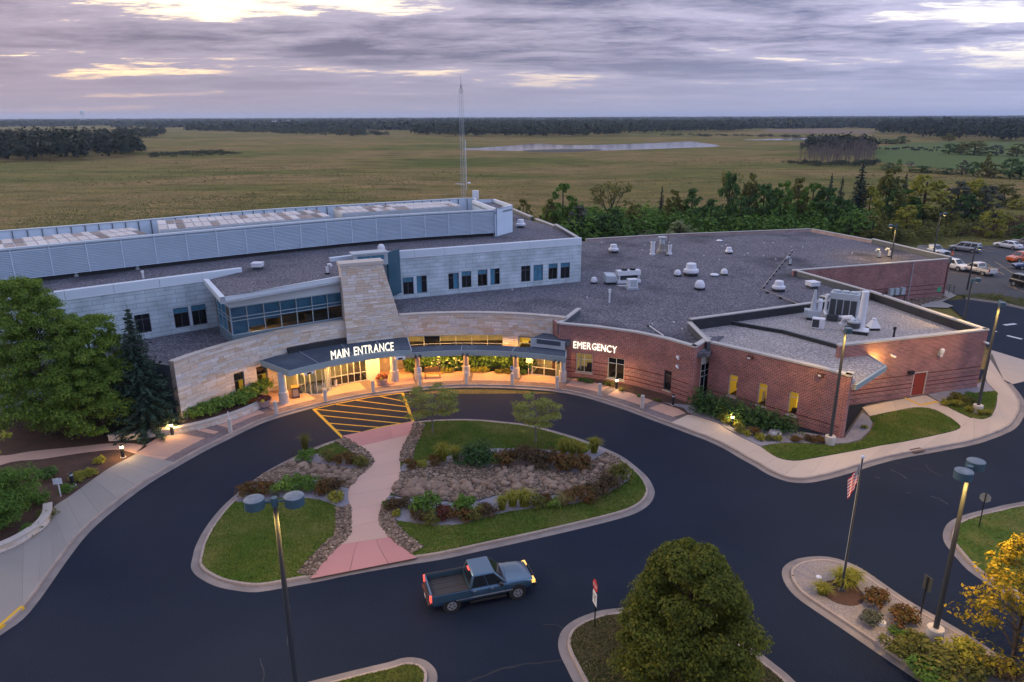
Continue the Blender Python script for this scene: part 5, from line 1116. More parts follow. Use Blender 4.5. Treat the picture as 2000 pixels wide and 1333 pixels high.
r_ = (1.41, 5.65, 3.22, 3.87)
lettering('emergency_sign', 'EMERGENCY', EMP, r_[0], r_[1], (3.52, 3.09)[1]-.05, .66, .2, 'lit white EMERGENCY letters on the curved brick wall')

# ================================================================ OBJECTS
# bollards along the forecourt
SPOT = [(-22.40, 51.69), (-19.86, 55.23), (-16.38, 57.90), (-12.60, 60.04), (-8.57, 61.67), (-4.27, 62.09), (-0.01, 61.85), (4.12, 60.90), (7.81, 59.11), (11.12, 56.27)]
BDESC = ['pale concrete bollard with slim marker post beside the low stone planter wall', 'plain pale concrete bollard in front of the left flower pot', 'pale concrete bollard with white marker post before the revolving door', 'plain pale concrete bollard before the right flower pot', 'pale concrete bollard with small sign nearest the slatted bench', 'plain pale concrete bollard before the second walkway column', 'pale concrete bollard with blue and white accessible parking sign', 'plain pale concrete bollard before the emergency door', 'plain pale concrete bollard left below the EMERGENCY letters', 'rightmost pale concrete bollard on the curving pavement']
def bollard(i, p):
    o = empty('concrete_bollard', (*p, .14), label=BDESC[i], cat='bollard', group='concrete bollards along the forecourt kerb')
    mb = MB(); mb.lathe([(.165, 0), (.165, 1.08), (.15, 1.14), (.08, 1.17), (.01, 1.175)], n=16); mb.build('shaft', CONCB, o)
    if i in (0, 2):
        mb = MB(); mb.cyl((0, 0, 1.16), (0, 0, 1.75), .03, n=8); mb.build('marker_post', WHITE, o)
    if i in (4, 6):
        mb = MB(); mb.cyl((0, .05, 1.0), (0, .05, 1.75), .03, n=8); mb.build('sign_post', LGREY, o)
        mb = MB(); mb.box((0, .01, 1.62), (.32, .02, .42)); s = mb.build('sign_plate', WHITE, o)
        if i == 6:
            mb = MB(); mb.box((0, -.005, 1.68), (.26, .006, .24)); mb.build('blue_symbol_field', mat('sign_blue', (.04, .16, .42), .5), s)
            mb = MB(); mb.lathe([(.035, -.01), (.035, .01)], n=10); sym = MB(); sym.box((0, -.01, 1.69), (.03, .004, .12)); sym.box((.03, -.01, 1.66), (.09, .004, .025)); sym.box((0, -.01, 1.765), (.035, .004, .035)); sym.box((.05, -.01, 1.615), (.025, .004, .07)); sym.box((-.035, -.01, 1.62), (.02, .004, .06)); sym.box((.0, -.01, 1.59), (.07, .004, .02)); sym.build('wheelchair_symbol', WHITE, s)
        else:
            mb = MB(); mb.box((0, -.005, 1.55), (.2, .006, .06)); mb.build('sign_bar', BLACK, s)
    o.rotation_euler.z = math.atan2(p[1]-CEN.y, p[0]-CEN.x)-math.pi/2
for i, p in enumerate(SPOT): bollard(i, p)
def light_bollard(p, lit, label, h=1.0, power=70):
    o = empty('bollard_light', (*p, .13), label=label, cat='bollard light', group='dark bollard lights')
    mb = MB(); mb.cyl((0, 0, 0), (0, 0, .04), .2, n=12); mb.build('foot', CONCB, o)
    mb = MB(); mb.cyl((0, 0, .04), (0, 0, h-.24), .13, n=14); mb.build('shaft', BLACK, o)
    mb = MB(); mb.cyl((0, 0, h-.24), (0, 0, h-.08), .105, n=14); mb.build('lens', EMB if lit else mat('unlit_lens', (.4, .45, .5), .3), o)
    mb = MB(); mb.lathe([(.135, h-.08), (.135, h-.02), (.1, h+.02), (.01, h+.035)], n=14); mb.build('cap', BLACK, o)
    if lit:
        for k in range(3):
            t = R(90+120*k); lamp_point('bollard_lamp', (.2*math.cos(t), .2*math.sin(t), h-.16), power/3, (1, .62, .22), .04, o)
light_bollard((-26.77, 51.17), True, 'lit dark bollard light at the low stone planter wall')
light_bollard((-28.66, 47.35), True, 'lit dark bollard light beside the pink garden path')
light_bollard((-29.88, 43.14), False, 'unlit dark bollard light beside the white sign at left')
light_bollard((9.55, 60.74), True, 'lit grey bollard light under the window of the emergency wing')
light_bollard((13.88, 56.89), False, 'unlit grey bollard light at the corner of the emergency wing')
light_bollard((17.64, 52.40), True, 'lit bollard light among shrubs before the annex', power=45)
# low stone seat walls
def seat_wall(name, pts, h, label):
    o = empty(name, label=label, cat='garden wall'); p = Path(smooth_path(pts, 3)); mb = MB(); bar(mb, p, 0, p.len, 0.05, h, -.36, -.04); mb.build('core', MORT, o)
    big = MB(); z = .1
    while z < h-.02:
        hh = min(random.choice((.1, .13, .16)), h-z); s = 0
        while s < p.len-.05:
            w = min(random.uniform(.2, .6), p.len-s); a, b = s+.008, s+w-.008
            A, B, C_, D = p.at(a, random.uniform(-.02, .01)), p.at(b, random.uniform(-.02, .01)), p.at(b, -.06), p.at(a, -.06)
            big.hexa([(*A, z+.006), (*B, z+.006), (*C_, z+.006), (*D, z+.006)], [(*A, z+hh-.006), (*B, z+hh-.006), (*C_, z+hh-.006), (*D, z+hh-.006)]); s += w
        z += hh
    big.build('stonework', STONE, o, kind='stuff')
    n = int(p.len/1.2)
    for i in range(n): mb = MB(); bar(mb, p, p.len*i/n+.006, p.len*(i+1)/n-.006, h, h+.1, -.46, .05); mb.build('cap_stone', COPE, o)
seat_wall('planter_wall', [(-31.24, 50.12), (-29.60, 50.25), (-27.88, 50.88), (-26.14, 51.57), (-24.52, 52.68), (-22.99, 54.25), (-21.85, 56.01), (-21.27, 57.59)], .55, 'long low curved stone planter wall below the green shrubs')
seat_wall('seat_wall', [(-30.23, 34.70), (-29.46, 35.36), (-28.89, 36.26), (-28.56, 37.72), (-28.82, 39.05), (-29.47, 40.21)], .5, 'short curved stone seat wall at the left edge')
# benches, bins, pots
bx_ = Vector((-7.63, 63.97)); bench = empty('slatted_bench', (bx_.x, bx_.y, .142), R(4), label='slatted wooden bench facing away under the walkway canopy', cat='bench')
for i in range(6): mb = MB(); mb.box((0, .16+.01*i, .5+.085*i), (1.6, .03, .07)); mb.build('back_slat', WOODY, bench)
for i in range(4): mb = MB(); mb.box((0, -.3+.13*i, .45), (1.6, .1, .03)); mb.build('seat_slat', WOODY, bench)
for x in (-.7, .7):
    mb = MB(); mb.box((x, -.06, .22), (.06, .5, .05)); mb.box((x, -.28, .22), (.06, .06, .44)); mb.box((x, .2, .5), (.06, .06, 1.0)); mb.box((x, -.1, .66), (.06, .5, .04)); mb.build('leg_frame', BLACK, bench)
tb = Vector((-19.31, 59.00)); o = empty('litter_bin', (tb.x, tb.y, .142), R(20), label='brown square litter bin beside the left canopy column', cat='litter bin')
mb = MB(); mb.box((0, 0, .48), (.62, .62, .94)); mb.build('body', mat('bin_brown', (.05, .035, .03), .5), o); mb = MB(); mb.box((0, -.32, .5), (.46, .02, .66)); mb.build('aggregate_panel', mat('pebble_panel', (.30, .26, .25), .9, var=(.2, .18, .17), vs=25), o); mb = MB(); mb.box((0, 0, .99), (.68, .68, .08)); mb.build('lid', mat('bin_lid', (.30, .17, .06), .5), o)
q = Vector((-16.33, 61.48)); o = empty('ash_urn', (q.x, q.y, .142), label='slim grey ash urn beside the sliding entrance doors', cat='ash urn'); mb = MB(); mb.cyl((0, 0, 0), (0, 0, .72), .15, n=14); mb.build('body', LGREY, o); mb = MB(); mb.lathe([(.16, .72), (.18, .76), (.14, .8), (.01, .8)], n=14); mb.build('lid', BLACK, o)
POT = mat('pink_clay_pot', (.40, .27, .25), .85, var=(.33, .22, .2), vs=3)
MUMR = mat('rust_flowers', (.3, .06, .02), .9, isl=[(.30, .07, .02), (.20, .035, .015), (.40, .13, .03)]); MUMD = mat('dark_red_flowers', (.16, .03, .02), .9, isl=[(.17, .035, .02), (.10, .02, .015), (.22, .06, .025)]); MUMY = mat('yellow_flowers', (.6, .42, .06), .9, isl=[(.6, .42, .05), (.5, .32, .04)])
def blob_leaves(n, rad, size, up=.4, cen=(0, 0, 0), shell=.55):
    d = rng.normal(size=(n, 3)); d /= np.linalg.norm(d, axis=1)[:, None]; d[:, 2] = np.where(d[:, 2] < -.25, -d[:, 2], d[:, 2])
    r = (shell+(1-shell)*rng.random(n))[:, None]; c = d*r*np.array(rad)+np.array(cen)
    nrm = d+rng.normal(0, .5, (n, 3)); nrm[:, 2] += up; nrm /= np.linalg.norm(nrm, axis=1)[:, None]
    return c, nrm
def leaf_quads(c, nrm, size, aspect=.55, jit=.35):
    n = len(c); a = rng.normal(size=(n, 3)); u = np.cross(nrm, a); u /= np.linalg.norm(u, axis=1)[:, None]+1e-9; w = np.cross(nrm, u)
    s = (size*(1+jit*rng.normal(size=n)).clip(.4, 1.8))[:, None]
    V = np.stack([c-u*s, c-w*s*aspect+nrm*s*.12, c+u*s, c+w*s*aspect+nrm*s*.12], 1).reshape(-1, 3)
    return V, np.arange(4*n).reshape(-1, 4)
def pot(p, label, mums):
    o = empty('flower_pot', (*p, .142), label=label, cat='flower pot', group='flower pots at the main entrance')
    mb = MB(); mb.lathe([(.36, 0), (.45, .1), (.52, .45), (.6, .55), (.6, .62), (.5, .62), (.48, .5)], n=20); mb.build('pot', POT, o)
    for k in range(4):
        t = R(30+100*k); r = .3 if k < 3 else 0; c, nn = blob_leaves(260, (.34, .34, .3), .05, cen=(r*math.cos(t), r*math.sin(t), .72)); V, F = leaf_quads(c, nn, .045, .9); link('chrysanthemum', fast_mesh('mum', V, F), mums, o)
    c, nn = blob_leaves(150, (.2, .2, .2), .05, cen=(.02, -.42, .68)); V, F = leaf_quads(c, nn, .045, .9); link('yellow_chrysanthemum', fast_mesh('mum', V, F), MUMY, o)
pot((-21.37, 56.79), 'pink clay pot of dark red flowers at the planter wall end', MUMD); pot((-12.14, 61.97), 'pink clay pot of orange red flowers right of the entrance doors', MUMR)
# signs
def plate_sign(name, p, z, label, pw, ph, hgt, rz, pm, post=None, cat='sign'):
    o = empty(name, (*p, z), rz, label=label, cat=cat); mb = MB(); mb.box((0, 0, hgt/2), (.06, .06, hgt)); mb.build('post', post or LGREY, o); mb = MB(); mb.box((0, -.045, hgt-ph/2), (pw, .02, ph)); mb.build('plate', pm, o); return o
plate_sign('small_sign', (-29.87, 41.74), .11, 'blank white rectangular sign on a pale post in left garden', .55, .42, 1.35, R(12), WHITE, WHITE)
plate_sign('small_sign', PO(22.0, 73.6), .14, 'blank white sign on a post beside the emergency door', .5, .5, 1.75, R(-12), WHITE, WHITE)
plate_sign('sign_post', (20.43, 29.80), .13, 'grey rectangular sign seen from behind beside the median kerb', .5, .8, 2.2, R(105), mat('sign_back', (.06, .065, .06), .6), BLACK)
def octagon(mb, r, y, z, t=.02):
    P = [(r*math.cos(R(22.5+45*k)), y, z+r*math.sin(R(22.5+45*k))) for k in range(8)]; Q = [(a, y+t, b) for a, _, b in P]
    mb.add(P+Q, [tuple(range(8)), tuple(range(15, 7, -1))]+[(i, 8+i, 8+(i+1) % 8, (i+1) % 8) for i in range(8)])
def text_part(parent, txt, w, z, y, m, name='lettering', h=None):
    cu = bpy.data.curves.new('t', 'FONT'); cu.body = txt; cu.size = 1; cu.align_x = 'CENTER'; cu.align_y = 'CENTER'; cu.offset = .01; t_ = bpy.data.objects.new('t', cu); COL.objects.link(t_)
    me = bpy.data.meshes.new_from_object(t_.evaluated_get(bpy.context.evaluated_depsgraph_get())); bpy.data.objects.remove(t_)
    v = np.array([q.co[:] for q in me.vertices]); k = w/(v[:, 0].max()-v[:, 0].min()); kz = k if not h else h/(v[:, 1].max()-v[:, 1].min())
    for q in me.vertices: q.co = (q.co.x*k, y, z+q.co.y*kz)
    return link(name, me, m, parent)
SRED = mat('sign_red', (.50, .03, .035), .5); SWH = mat('sign_white', (.75, .75, .76), .5)
st = empty('stop_sign', (*(3.96, 28.91), .13), R(-76), label='red octagonal stop sign with white plate below, beside the round tree', cat='sign')
mb = MB(); mb.box((0, .03, 1.35), (.06, .05, 2.7)); mb.build('post', BLACK, st)
mb = MB(); octagon(mb, .33, -.02, 2.4); pl_ = mb.build('octagon_plate', SRED, st); text_part(pl_, 'STOP', .46, 2.4, -.026, SWH, h=.2)
mb = MB(); mb.box((0, -.01, 1.7), (.5, .02, .7)); p2 = mb.build('lower_plate', SWH, st)
mb = MB(); mb.box((0, -.023, 1.86), (.36, .004, .07)); mb.box((0.04, -.023, 1.62), (.07, .004, .26)); mb.box((-.05, -.023, 1.7), (.2, .004, .07)); mb.build('black_marks', BLACK, p2)
st = empty('stop_sign', (*(28.28, 37.66), .13), R(140), label='grey octagonal sign seen from behind on the right lawn', cat='sign')
mb = MB(); mb.box((0, .03, 1.2), (.06, .05, 2.4)); mb.build('post', BLACK, st); mb = MB(); octagon(mb, .31, -.02, 2.0); mb.build('octagon_plate', mat('bare_aluminium', (.25, .26, .26), .5), st)
# parking-lot lamps
def lamp_post(p, z, h, arm, label, twin=True, base=True, power=170, r=.43, glow=True):
    o = empty('lamp_post', (*p, z), arm, label=label, cat='lamp post', group='parking area lamp posts')
    if base: mb = MB(); mb.lathe([(.38, -.1), (.38, .66), (.36, .7), (.01, .7)], n=20); mb.build('concrete_base', CONCB, o)
    mb = MB(); b0 = .7 if base else 0; mb.cyl((0, 0, b0), (0, 0, h), .13, .085, 12); mb.build('pole', POLE, o)
    mb = MB(); mb.cyl((0, 0, h-.25), (0, 0, h+.1), .13, n=12); mb.cyl((-.62 if twin else 0, 0, h-.06), (.62, 0, h-.06), .05, n=8); mb.build('arm_bracket', LAMPH, o)
    for sx in ((-1, 1) if twin else (1,)):
        x = sx*.72; mb = MB(); mb.cyl((x, 0, h-.26), (x, 0, h+.1), r, n=24); hd = mb.build('drum_head', LAMPH, o)
        mb = MB(); mb.lathe([(r+.006, h+.1), (r*.97, h+.12), (r*.6, h+.155), (.01, h+.165)], (x, 0, 0), 24); mb.build('drum_top', LAMPT, hd)
        mb = MB(); mb.cyl((x, 0, h-.275), (x, 0, h-.262), r*.72, n=20); mb.build('lamp_glass', EMS, hd)
        if glow:
            l = lamp_point('street_lamp_light', (x, 0, h-.42), power, (1, .60, .15), .15, o, spot=158)
LP = [((-8.92, 23.58), .13, 10.2, R(9), 'twin drum lamp post standing tallest in front of the oval island', True, True), ((20.04, 27.98), .13, 9.1, R(40), 'twin drum lamp post on the flagpole median', True, True), ((24.11, 49.12), .13, 9.3, R(-104), 'lamp post on a concrete base before the curved annex wall', False, True), ((39.03, 55.06), .13, 9.6, R(-112), 'lamp post on a concrete base at the right end of the annex', False, True),
      ((53.51, 98.98), .0, 9.3, R(170), 'lamp post rising behind the far edge of the gravel roof', False, False), ((66.62, 111.11), .0, 9.3, R(10), 'farthest lamp post, before the yellow green trees', False, False), ((65.44, 99.54), .0, 6.08, R(5), 'unlit lamp post in the verge of the car park', False, False), ((42.92, 64.82), .0, 9.3, R(20), 'lamp post between the annex and the car park', False, False)]
for i, (p, z, h, a, lab, tw, bs) in enumerate(LP): lamp_post(p, z, h, a, lab, tw, bs, glow=(i != 6), power=600, r=.37 if i < 2 else .26)
# flagpole
fpz = 7.68
fp_ = empty('flagpole', (*(17.26, 31.63), .15), label='tall dark flagpole on the gravel median', cat='flagpole')
mb = MB(); mb.lathe([(.2, 0), (.2, .06), (.13, .16), (.09, .2)], n=14); mb.build('flash_collar', BLACK, fp_); mb = MB(); mb.cyl((0, 0, .1), (0, 0, fpz), .075, .04, 12); mb.build('pole', POLE, fp_); mb = MB(); mb.lathe([(.01, 0), (.07, .03), (.1, .1), (.07, .17), (.01, .2)], (0, 0, fpz), 12); mb.build('finial', WHITE, fp_); mb = MB(); mb.cyl((-.1, -.06, 1.2), (-.06, -.04, fpz-.1), .012, n=5); mb.build('halyard', LGREY, fp_)
def flagmat():
    m = bpy.data.materials.new('flag_cloth'); m.use_nodes = True; t = m.node_tree; b = t.nodes['Principled BSDF']; ln = t.links.new; uv = t.nodes.new('ShaderNodeTexCoord'); sp = t.nodes.new('ShaderNodeSeparateXYZ'); ln(uv.outputs['UV'], sp.inputs[0])
    def mt(op, a, c=None):
        n = t.nodes.new('ShaderNodeMath'); n.operation = op
        for i, v in enumerate((a, c)):
            if v is None: continue
            if isinstance(v, (int, float)): n.inputs[i].default_value = v
            else: ln(v, n.inputs[i])
        return n.outputs[0]
    def mx(f, a, c):
        n = t.nodes.new('ShaderNodeMix'); n.data_type = 'RGBA'; ln(f, n.inputs[0])
        for i, v in ((6, a), (7, c)):
            if isinstance(v, tuple): n.inputs[i].default_value = (*v, 1)
            else: ln(v, n.inputs[i])
        return n.outputs[2]
    U, V_ = sp.outputs[0], sp.outputs[1]
    stripe_ = mt('MODULO', mt('FLOOR', mt('MULTIPLY', V_, 13)), 2); c = mx(stripe_, (.50, .02, .05), (.78, .74, .76))
    cell = t.nodes.new('ShaderNodeCombineXYZ'); ln(mt('SUBTRACT', mt('FRACT', mt('MULTIPLY', U, 15)), .5), cell.inputs[0]); ln(mt('SUBTRACT', mt('FRACT', mt('MULTIPLY', V_, 13)), .5), cell.inputs[1])
    ln_ = t.nodes.new('ShaderNodeVectorMath'); ln_.operation = 'LENGTH'; ln(cell.outputs[0], ln_.inputs[0]); star = mt('LESS_THAN', ln_.outputs['Value'], .28)
    canton = mx(star, (.02, .03, .12), (.75, .75, .8)); inc = mt('MULTIPLY', mt('LESS_THAN', U, .4), mt('GREATER_THAN', V_, 6/13)); c = mx(inc, c, canton); ln(c, b.inputs['Base Color']); b.inputs['Roughness'].default_value = .8; return m
fl_ = MB(); nu, nv = 24, 16; FW, FH = 1.5, .95; zt = fpz-.35; P = []; G_ = {}
for i in range(nu+1):
    for j in range(nv+1):
        u, v = i/nu, j/nv
        x = -.08-(.50*u)*FW*.62*(1-.25*(1-v)); y = .05*math.sin(u*13+v*1.2)*min(1, u*4)
        zz = zt-FH*1.05*(1-v)-u*.95*(1-.15*v)+.04*math.sin(u*9); G_[i, j] = len(P); P.append((x, y, zz))
F = []; UV = []
for i in range(nu):
    for j in range(nv): F.append((G_[i, j], G_[i+1, j], G_[i+1, j+1], G_[i, j+1])); UV.append([(i/nu, j/nv), ((i+1)/nu, j/nv), ((i+1)/nu, (j+1)/nv), (i/nu, (j+1)/nv)])
fl_.add(P, F, UV); fo = fl_.build('flag', flagmat(), None, smooth=True); fo.location = fp_.location; setp(fo, 'red white and blue striped flag hanging limp from the flagpole', 'flag')
q = (16.56, 32.79); mb = MB(); mb.lathe([(.16, 0), (.16, .05), (.1, .09), (.01, .1)], (*q, .13), 14); o = mb.build('ground_uplight', WHITE); setp(o, 'small round ground light in gravel left of the flagpole', 'ground light')
q = (18.12, 29.08); mb = MB(); mb.lathe([(.22, 0), (.2, .14), (.08, .18), (.01, .18)], (*q, .13), 7); o = mb.build('white_rock', WHITE); setp(o, 'small white rock among the median shrubs', 'rock')
q = (20.65, 51.00); mb = MB(); mb.lathe([(.55, 0), (.5, .2), (.3, .34), (.1, .38), (.01, .38)], (*q, .15), 8); o = mb.build('white_rock', mat('pale_boulder', (.5, .5, .54), .8, var=(.4, .4, .44), vs=3)); setp(o, 'pale boulder at the foot of the dark junipers', 'rock')
# ---------------------------------------------------------------- rooftop gear
def vent(kind, p, z, s, label, m=None, rz=0.0):
    m = m or WHITE; o = empty('roof_vent', (*p, z), rz, label=label, cat='roof vent', group='vents on the gravel roofs')
    if kind == 'fan':
        mb = MB(); mb.box((0, 0, .12*s), (.8*s, .8*s, .24*s)); mb.build('curb', BLACK, o); mb = MB(); mb.lathe([(.52*s, .24*s), (.6*s, .34*s), (.58*s, .52*s), (.42*s, .6*s), (.38*s, .95*s), (.34*s, 1.0*s), (.01, 1.02*s)], n=18); mb.build('hood', m, o)
    elif kind == 'dome':
        mb = MB(); mb.box((0, 0, .1*s), (.6*s, .6*s, .2*s)); mb.build('curb', BLACK, o); mb = MB(); mb.lathe([(.38*s, .2*s), (.4*s, .3*s), (.36*s, .52*s), (.24*s, .72*s), (.01, .8*s)], n=16); mb.build('hood', m, o)
    elif kind == 'cone':
        mb = MB(); mb.box((0, 0, .1*s), (.7*s, .7*s, .2*s)); mb.build('curb', BLACK, o); mb = MB(); mb.hexa([(-.42*s, -.42*s, .2*s), (.42*s, -.42*s, .2*s), (.42*s, .42*s, .2*s), (-.42*s, .42*s, .2*s)], [(-.16*s, -.16*s, .75*s), (.16*s, -.16*s, .75*s), (.16*s, .16*s, .75*s), (-.16*s, .16*s, .75*s)]); mb.lathe([(.16*s, .75*s), (.18*s, .9*s), (.01, .95*s)], n=10); mb.build('hood', m, o)
    elif kind == 'pipe':
        mb = MB(); mb.cyl((0, 0, 0), (0, 0, s), .09, n=10); mb.build('pipe', m, o); mb = MB(); mb.cyl((0, 0, s*.75), (0, 0, s*1.02), .14, n=10); mb.build('cap', m, o)
    elif kind == 'goose':
        mb = MB(); mb.tube([(0, 0, 0), (0, 0, s*.7), (.12*s, 0, s*.92), (.32*s, 0, s*.95), (.42*s, 0, s*.75)], .14*s, 9); mb.build('bent_duct', m, o); mb = MB(); mb.box((0, 0, .08), (.4*s, .4*s, .16)); mb.build('curb', BLACK, o)
    elif kind == 'box':
        mb = MB(); mb.box((0, 0, .14*s), (.8*s, .8*s, .28*s)); mb.build('curb', DGREY, o); mb = MB(); mb.hexa([(-.5*s, -.5*s, .28*s), (.5*s, -.5*s, .28*s), (.5*s, .5*s, .28*s), (-.5*s, .5*s, .28*s)], [(-.5*s, -.5*s, .62*s), (.5*s, -.5*s, .62*s), (.5*s, .5*s, .62*s), (-.5*s, .5*s, .62*s)]); mb.box((0, 0, .66*s), (1.1*s, 1.1*s, .08*s)); mb.box((0, 0, .45*s), (1.06*s, 1.06*s, .06*s)); mb.build('hood', m, o)
    elif kind == 'flat':
        mb = MB(); mb.box((0, 0, .06), (.7*s, .7*s, .12)); mb.build('curb', DGREY, o); mb = MB(); mb.lathe([(.46*s, .12), (.46*s, .2), (.3*s, .3), (.01, .3)], n=12); mb.build('lid', m, o)
    return o
Z = ZR
VL = [('fan', (1198, 494), 1.25, 'domed white fan vent alone at the left rear of the gravel roof'), ('dome', (1160, 554), 1.05, 'small white vent cone next to the two storey block'), ('dome', (1323, 540), 1.1, 'left small dome vent beside the big white fan'), ('fan', (1349, 539), 1.6, 'biggest white round fan vent in the middle of gravel roof'), ('flat', (1395, 539.5), 1.2, 'flat white roof drain cover right of the big fan vent'), ('dome', (1414, 538), 1.1, 'right small dome vent beside the flat cover'), ('dome', (1366, 566.5), 1.5, 'bell shaped white vent in front of the big fan vent'), ('fan', (1423, 496), .95, 'small bell vent alone toward the rear of the gravel roof'), ('fan', (1520, 569.5), 1.25, 'white fan vent beside the bend of the roof gas pipe'), ('flat', (1405, 472.5), 1.1, 'low dark capped vent closest to the rear roof edge'), ('goose', (1543, 518), 1.1, 'lone blue grey gooseneck duct near the roof notch'), ('goose', (1717, 504), 1.2, 'left gooseneck duct of the pair by the far parapet'), ('goose', (1736, 502), 1.2, 'right gooseneck duct of the pair by the far parapet'), ('box', (1586, 563), 1.15, 'square white louvred vent near the low parapet'), ('pipe', (1190, 592), 1.5, 'thin white vent pipe above the emergency parapet')]
GPOS = {1198: (15.10, 104.53), 1160: (9.96, 84.30), 1323: (20.95, 88.17), 1349: (22.70, 88.45), 1395: (25.64, 88.25), 1414: (26.99, 88.68), 1366: (21.88, 80.80), 1423: (31.87, 103.39), 1520: (30.75, 79.90), 1405: (33.43, 113.85), 1543: (37.76, 95.01), 1717: (52.24, 99.86), 1736: (54.00, 100.59), 1586: (35.30, 81.50), 1190: (10.59, 74.88)}
for k, p, s, lab in VL: vent(k, GPOS[p[0]], Z, s, lab, LGREY if k == 'goose' else None, R(160) if k == 'goose' else R(15))
vent('box', (-25.18, 69.42), ZU, .95, 'white box vent on the upper roof above the glazed bay'); vent('fan', (1.23, 96.29), ZU, 1.1, 'white fan vent on the upper roof right of the penthouse'); vent('dome', (-14.55, 78.71), ZU, 1.1, 'white dome vent on upper roof just behind the clerestory'); vent('goose', (-17.65, 66.90), ZU, 1.0, 'bent white pipe on the upper roof left of the stone tower')
vent('cone', (33.94, 63.99), 4.75, 1.2, 'white cone vent alone on the pale annex roof'); vent('pipe', (34.53, 61.39), 4.75, 1.0, 'short black vent pipe near the front annex parapet', BLACK); vent('pipe', (-34.56, 65.37), ZU, .7, 'short capped pipe on upper roof behind the left parapet')
vent('pipe', (39.68, 73.89), 4.75, 1.0, 'short black vent pipe by the rear annex parapet', BLACK)
mb = MB()
for p in scatter(ROOFPTS, 60): mb.lathe([(.09, 0), (.08, .1), (.01, .12)], (p[0], p[1], Z), 7)
o = mb.build('roof_drain_caps', WHITE, gw, kind='stuff')
# flue group
fg = empty('flue_stack', (*(22.17, 104.19), Z), label='tall tan flue stack with a flat rain cap on gravel roof', cat='flue')
TANM = mat('tan_metal', (.30, .27, .24), .6, var=(.24, .21, .19), vs=3)
mb = MB(); mb.lathe([(.75, 0), (.75, .35), (.5, .6), (.45, 1.4)], n=16); mb.build('base', TANM, fg); mb = MB(); mb.cyl((0, 0, 1.4), (0, 0, 1.9), .4, n=16); mb.build('stack', LGREY, fg); mb = MB(); mb.cyl((0, 0, 2.3), (0, 0, 2.4), .65, n=16); mb.cyl((0, 0, 1.9), (0, 0, 2.3), .3, n=12); mb.build('rain_cap', LGREY, fg)
for p, lab, s in (((20.55, 102.80), 'white cylinder flue left of the tan stack', 1.9), ((23.09, 103.15), 'white cylinder flue right of the tan stack', 1.4)):
    o = empty('white_flue', (*p, Z), label=lab, cat='flue', group='white flues beside the tan stack'); mb = MB(); mb.lathe([(.42, 0), (.42, .2), (.3, .25), (.3, s-.25), (.36, s-.2), (.36, s), (.22, s)], n=14); mb.build('flue_pipe', WHITE, o); mb = MB(); mb.lathe([(.2, s-.05), (.2, s+.02)], n=12); mb.build('flue_mouth', BLACK, o)
o = empty('roof_mast', (*(22.54, 101.96), Z), label='thin black mast beside the tan flue stack', cat='mast'); mb = MB(); mb.cyl((0, 0, 0), (0, 0, 3.0), .035, n=8); mb.build('mast', BLACK, o); mb = MB(); mb.box((0, 0, .08), (.5, .4, .16)); mb.build('ballast_block', DGREY, o)
# condensers on the main roof
c0 = empty('condenser_unit', (*(14.14, 84.80), Z), R(12), label='wide white rooftop condenser with two black fans on top', cat='air conditioner')
mb = MB(); mb.box((0, 0, .18), (3.0, 1.1, .3)); mb.build('base_rail', WHITE, c0); mb = MB(); mb.box((0, 0, 1.25), (2.9, 1.0, .55)); mb.build('casing', WHITE, c0)
for x in (-1.2, 1.25): mb = MB(); mb.box((x, 0, .65), (.14, .8, .7)); mb.build('leg', WHITE, c0)
mb = MB(); mb.box((0, .25, .62), (2.3, .35, .66)); mb.build('coil', DGREY, c0)
for x in (-.5, .55): mb = MB(); mb.cyl((x, 0, 1.52), (x, 0, 1.78), .36, n=16); mb.build('fan_shroud', BLACK, c0)
c1_ = empty('condenser_unit', (*(14.08, 81.30), Z), R(8), label='small white split condenser in front of the twin fan unit', cat='air conditioner')
mb = MB(); mb.box((0, 0, .1), (1.4, 1.0, .2)); mb.build('base', LGREY, c1_); mb = MB(); mb.box((0, 0, .72), (1.15, .8, 1.0)); mb.build('casing', WHITE, c1_); mb = MB(); mb.box((.05, -.405, .75), (.75, .02, .8)); mb.build('coil_grille', LGREY, c1_); mb = MB(); mb.tube([(-.55, 0, .4), (-.9, .1, .4), (-1.5, .6, .3)], .08, 7); mb.build('pipe', WHITE, c1_)
c2_ = empty('equipment_cabinet', (*(11.85, 84.00), Z), R(8), label='sloped top grey green cabinet left of the twin fan condenser', cat='cabinet')
mb = MB(); mb.box((0, 0, .15), (1.15, 1.0, .3)); mb.build('curb', BLACK, c2_); mb = MB(); mb.hexa([(-.65, -.55, .3), (.65, -.55, .3), (.65, .55, .3), (-.65, .55, .3)], [(-.65, -.55, 1.1), (.65, -.55, 1.0), (.65, .55, 1.25), (-.65, .55, 1.35)]); mb.build('casing', LGREY, c2_)
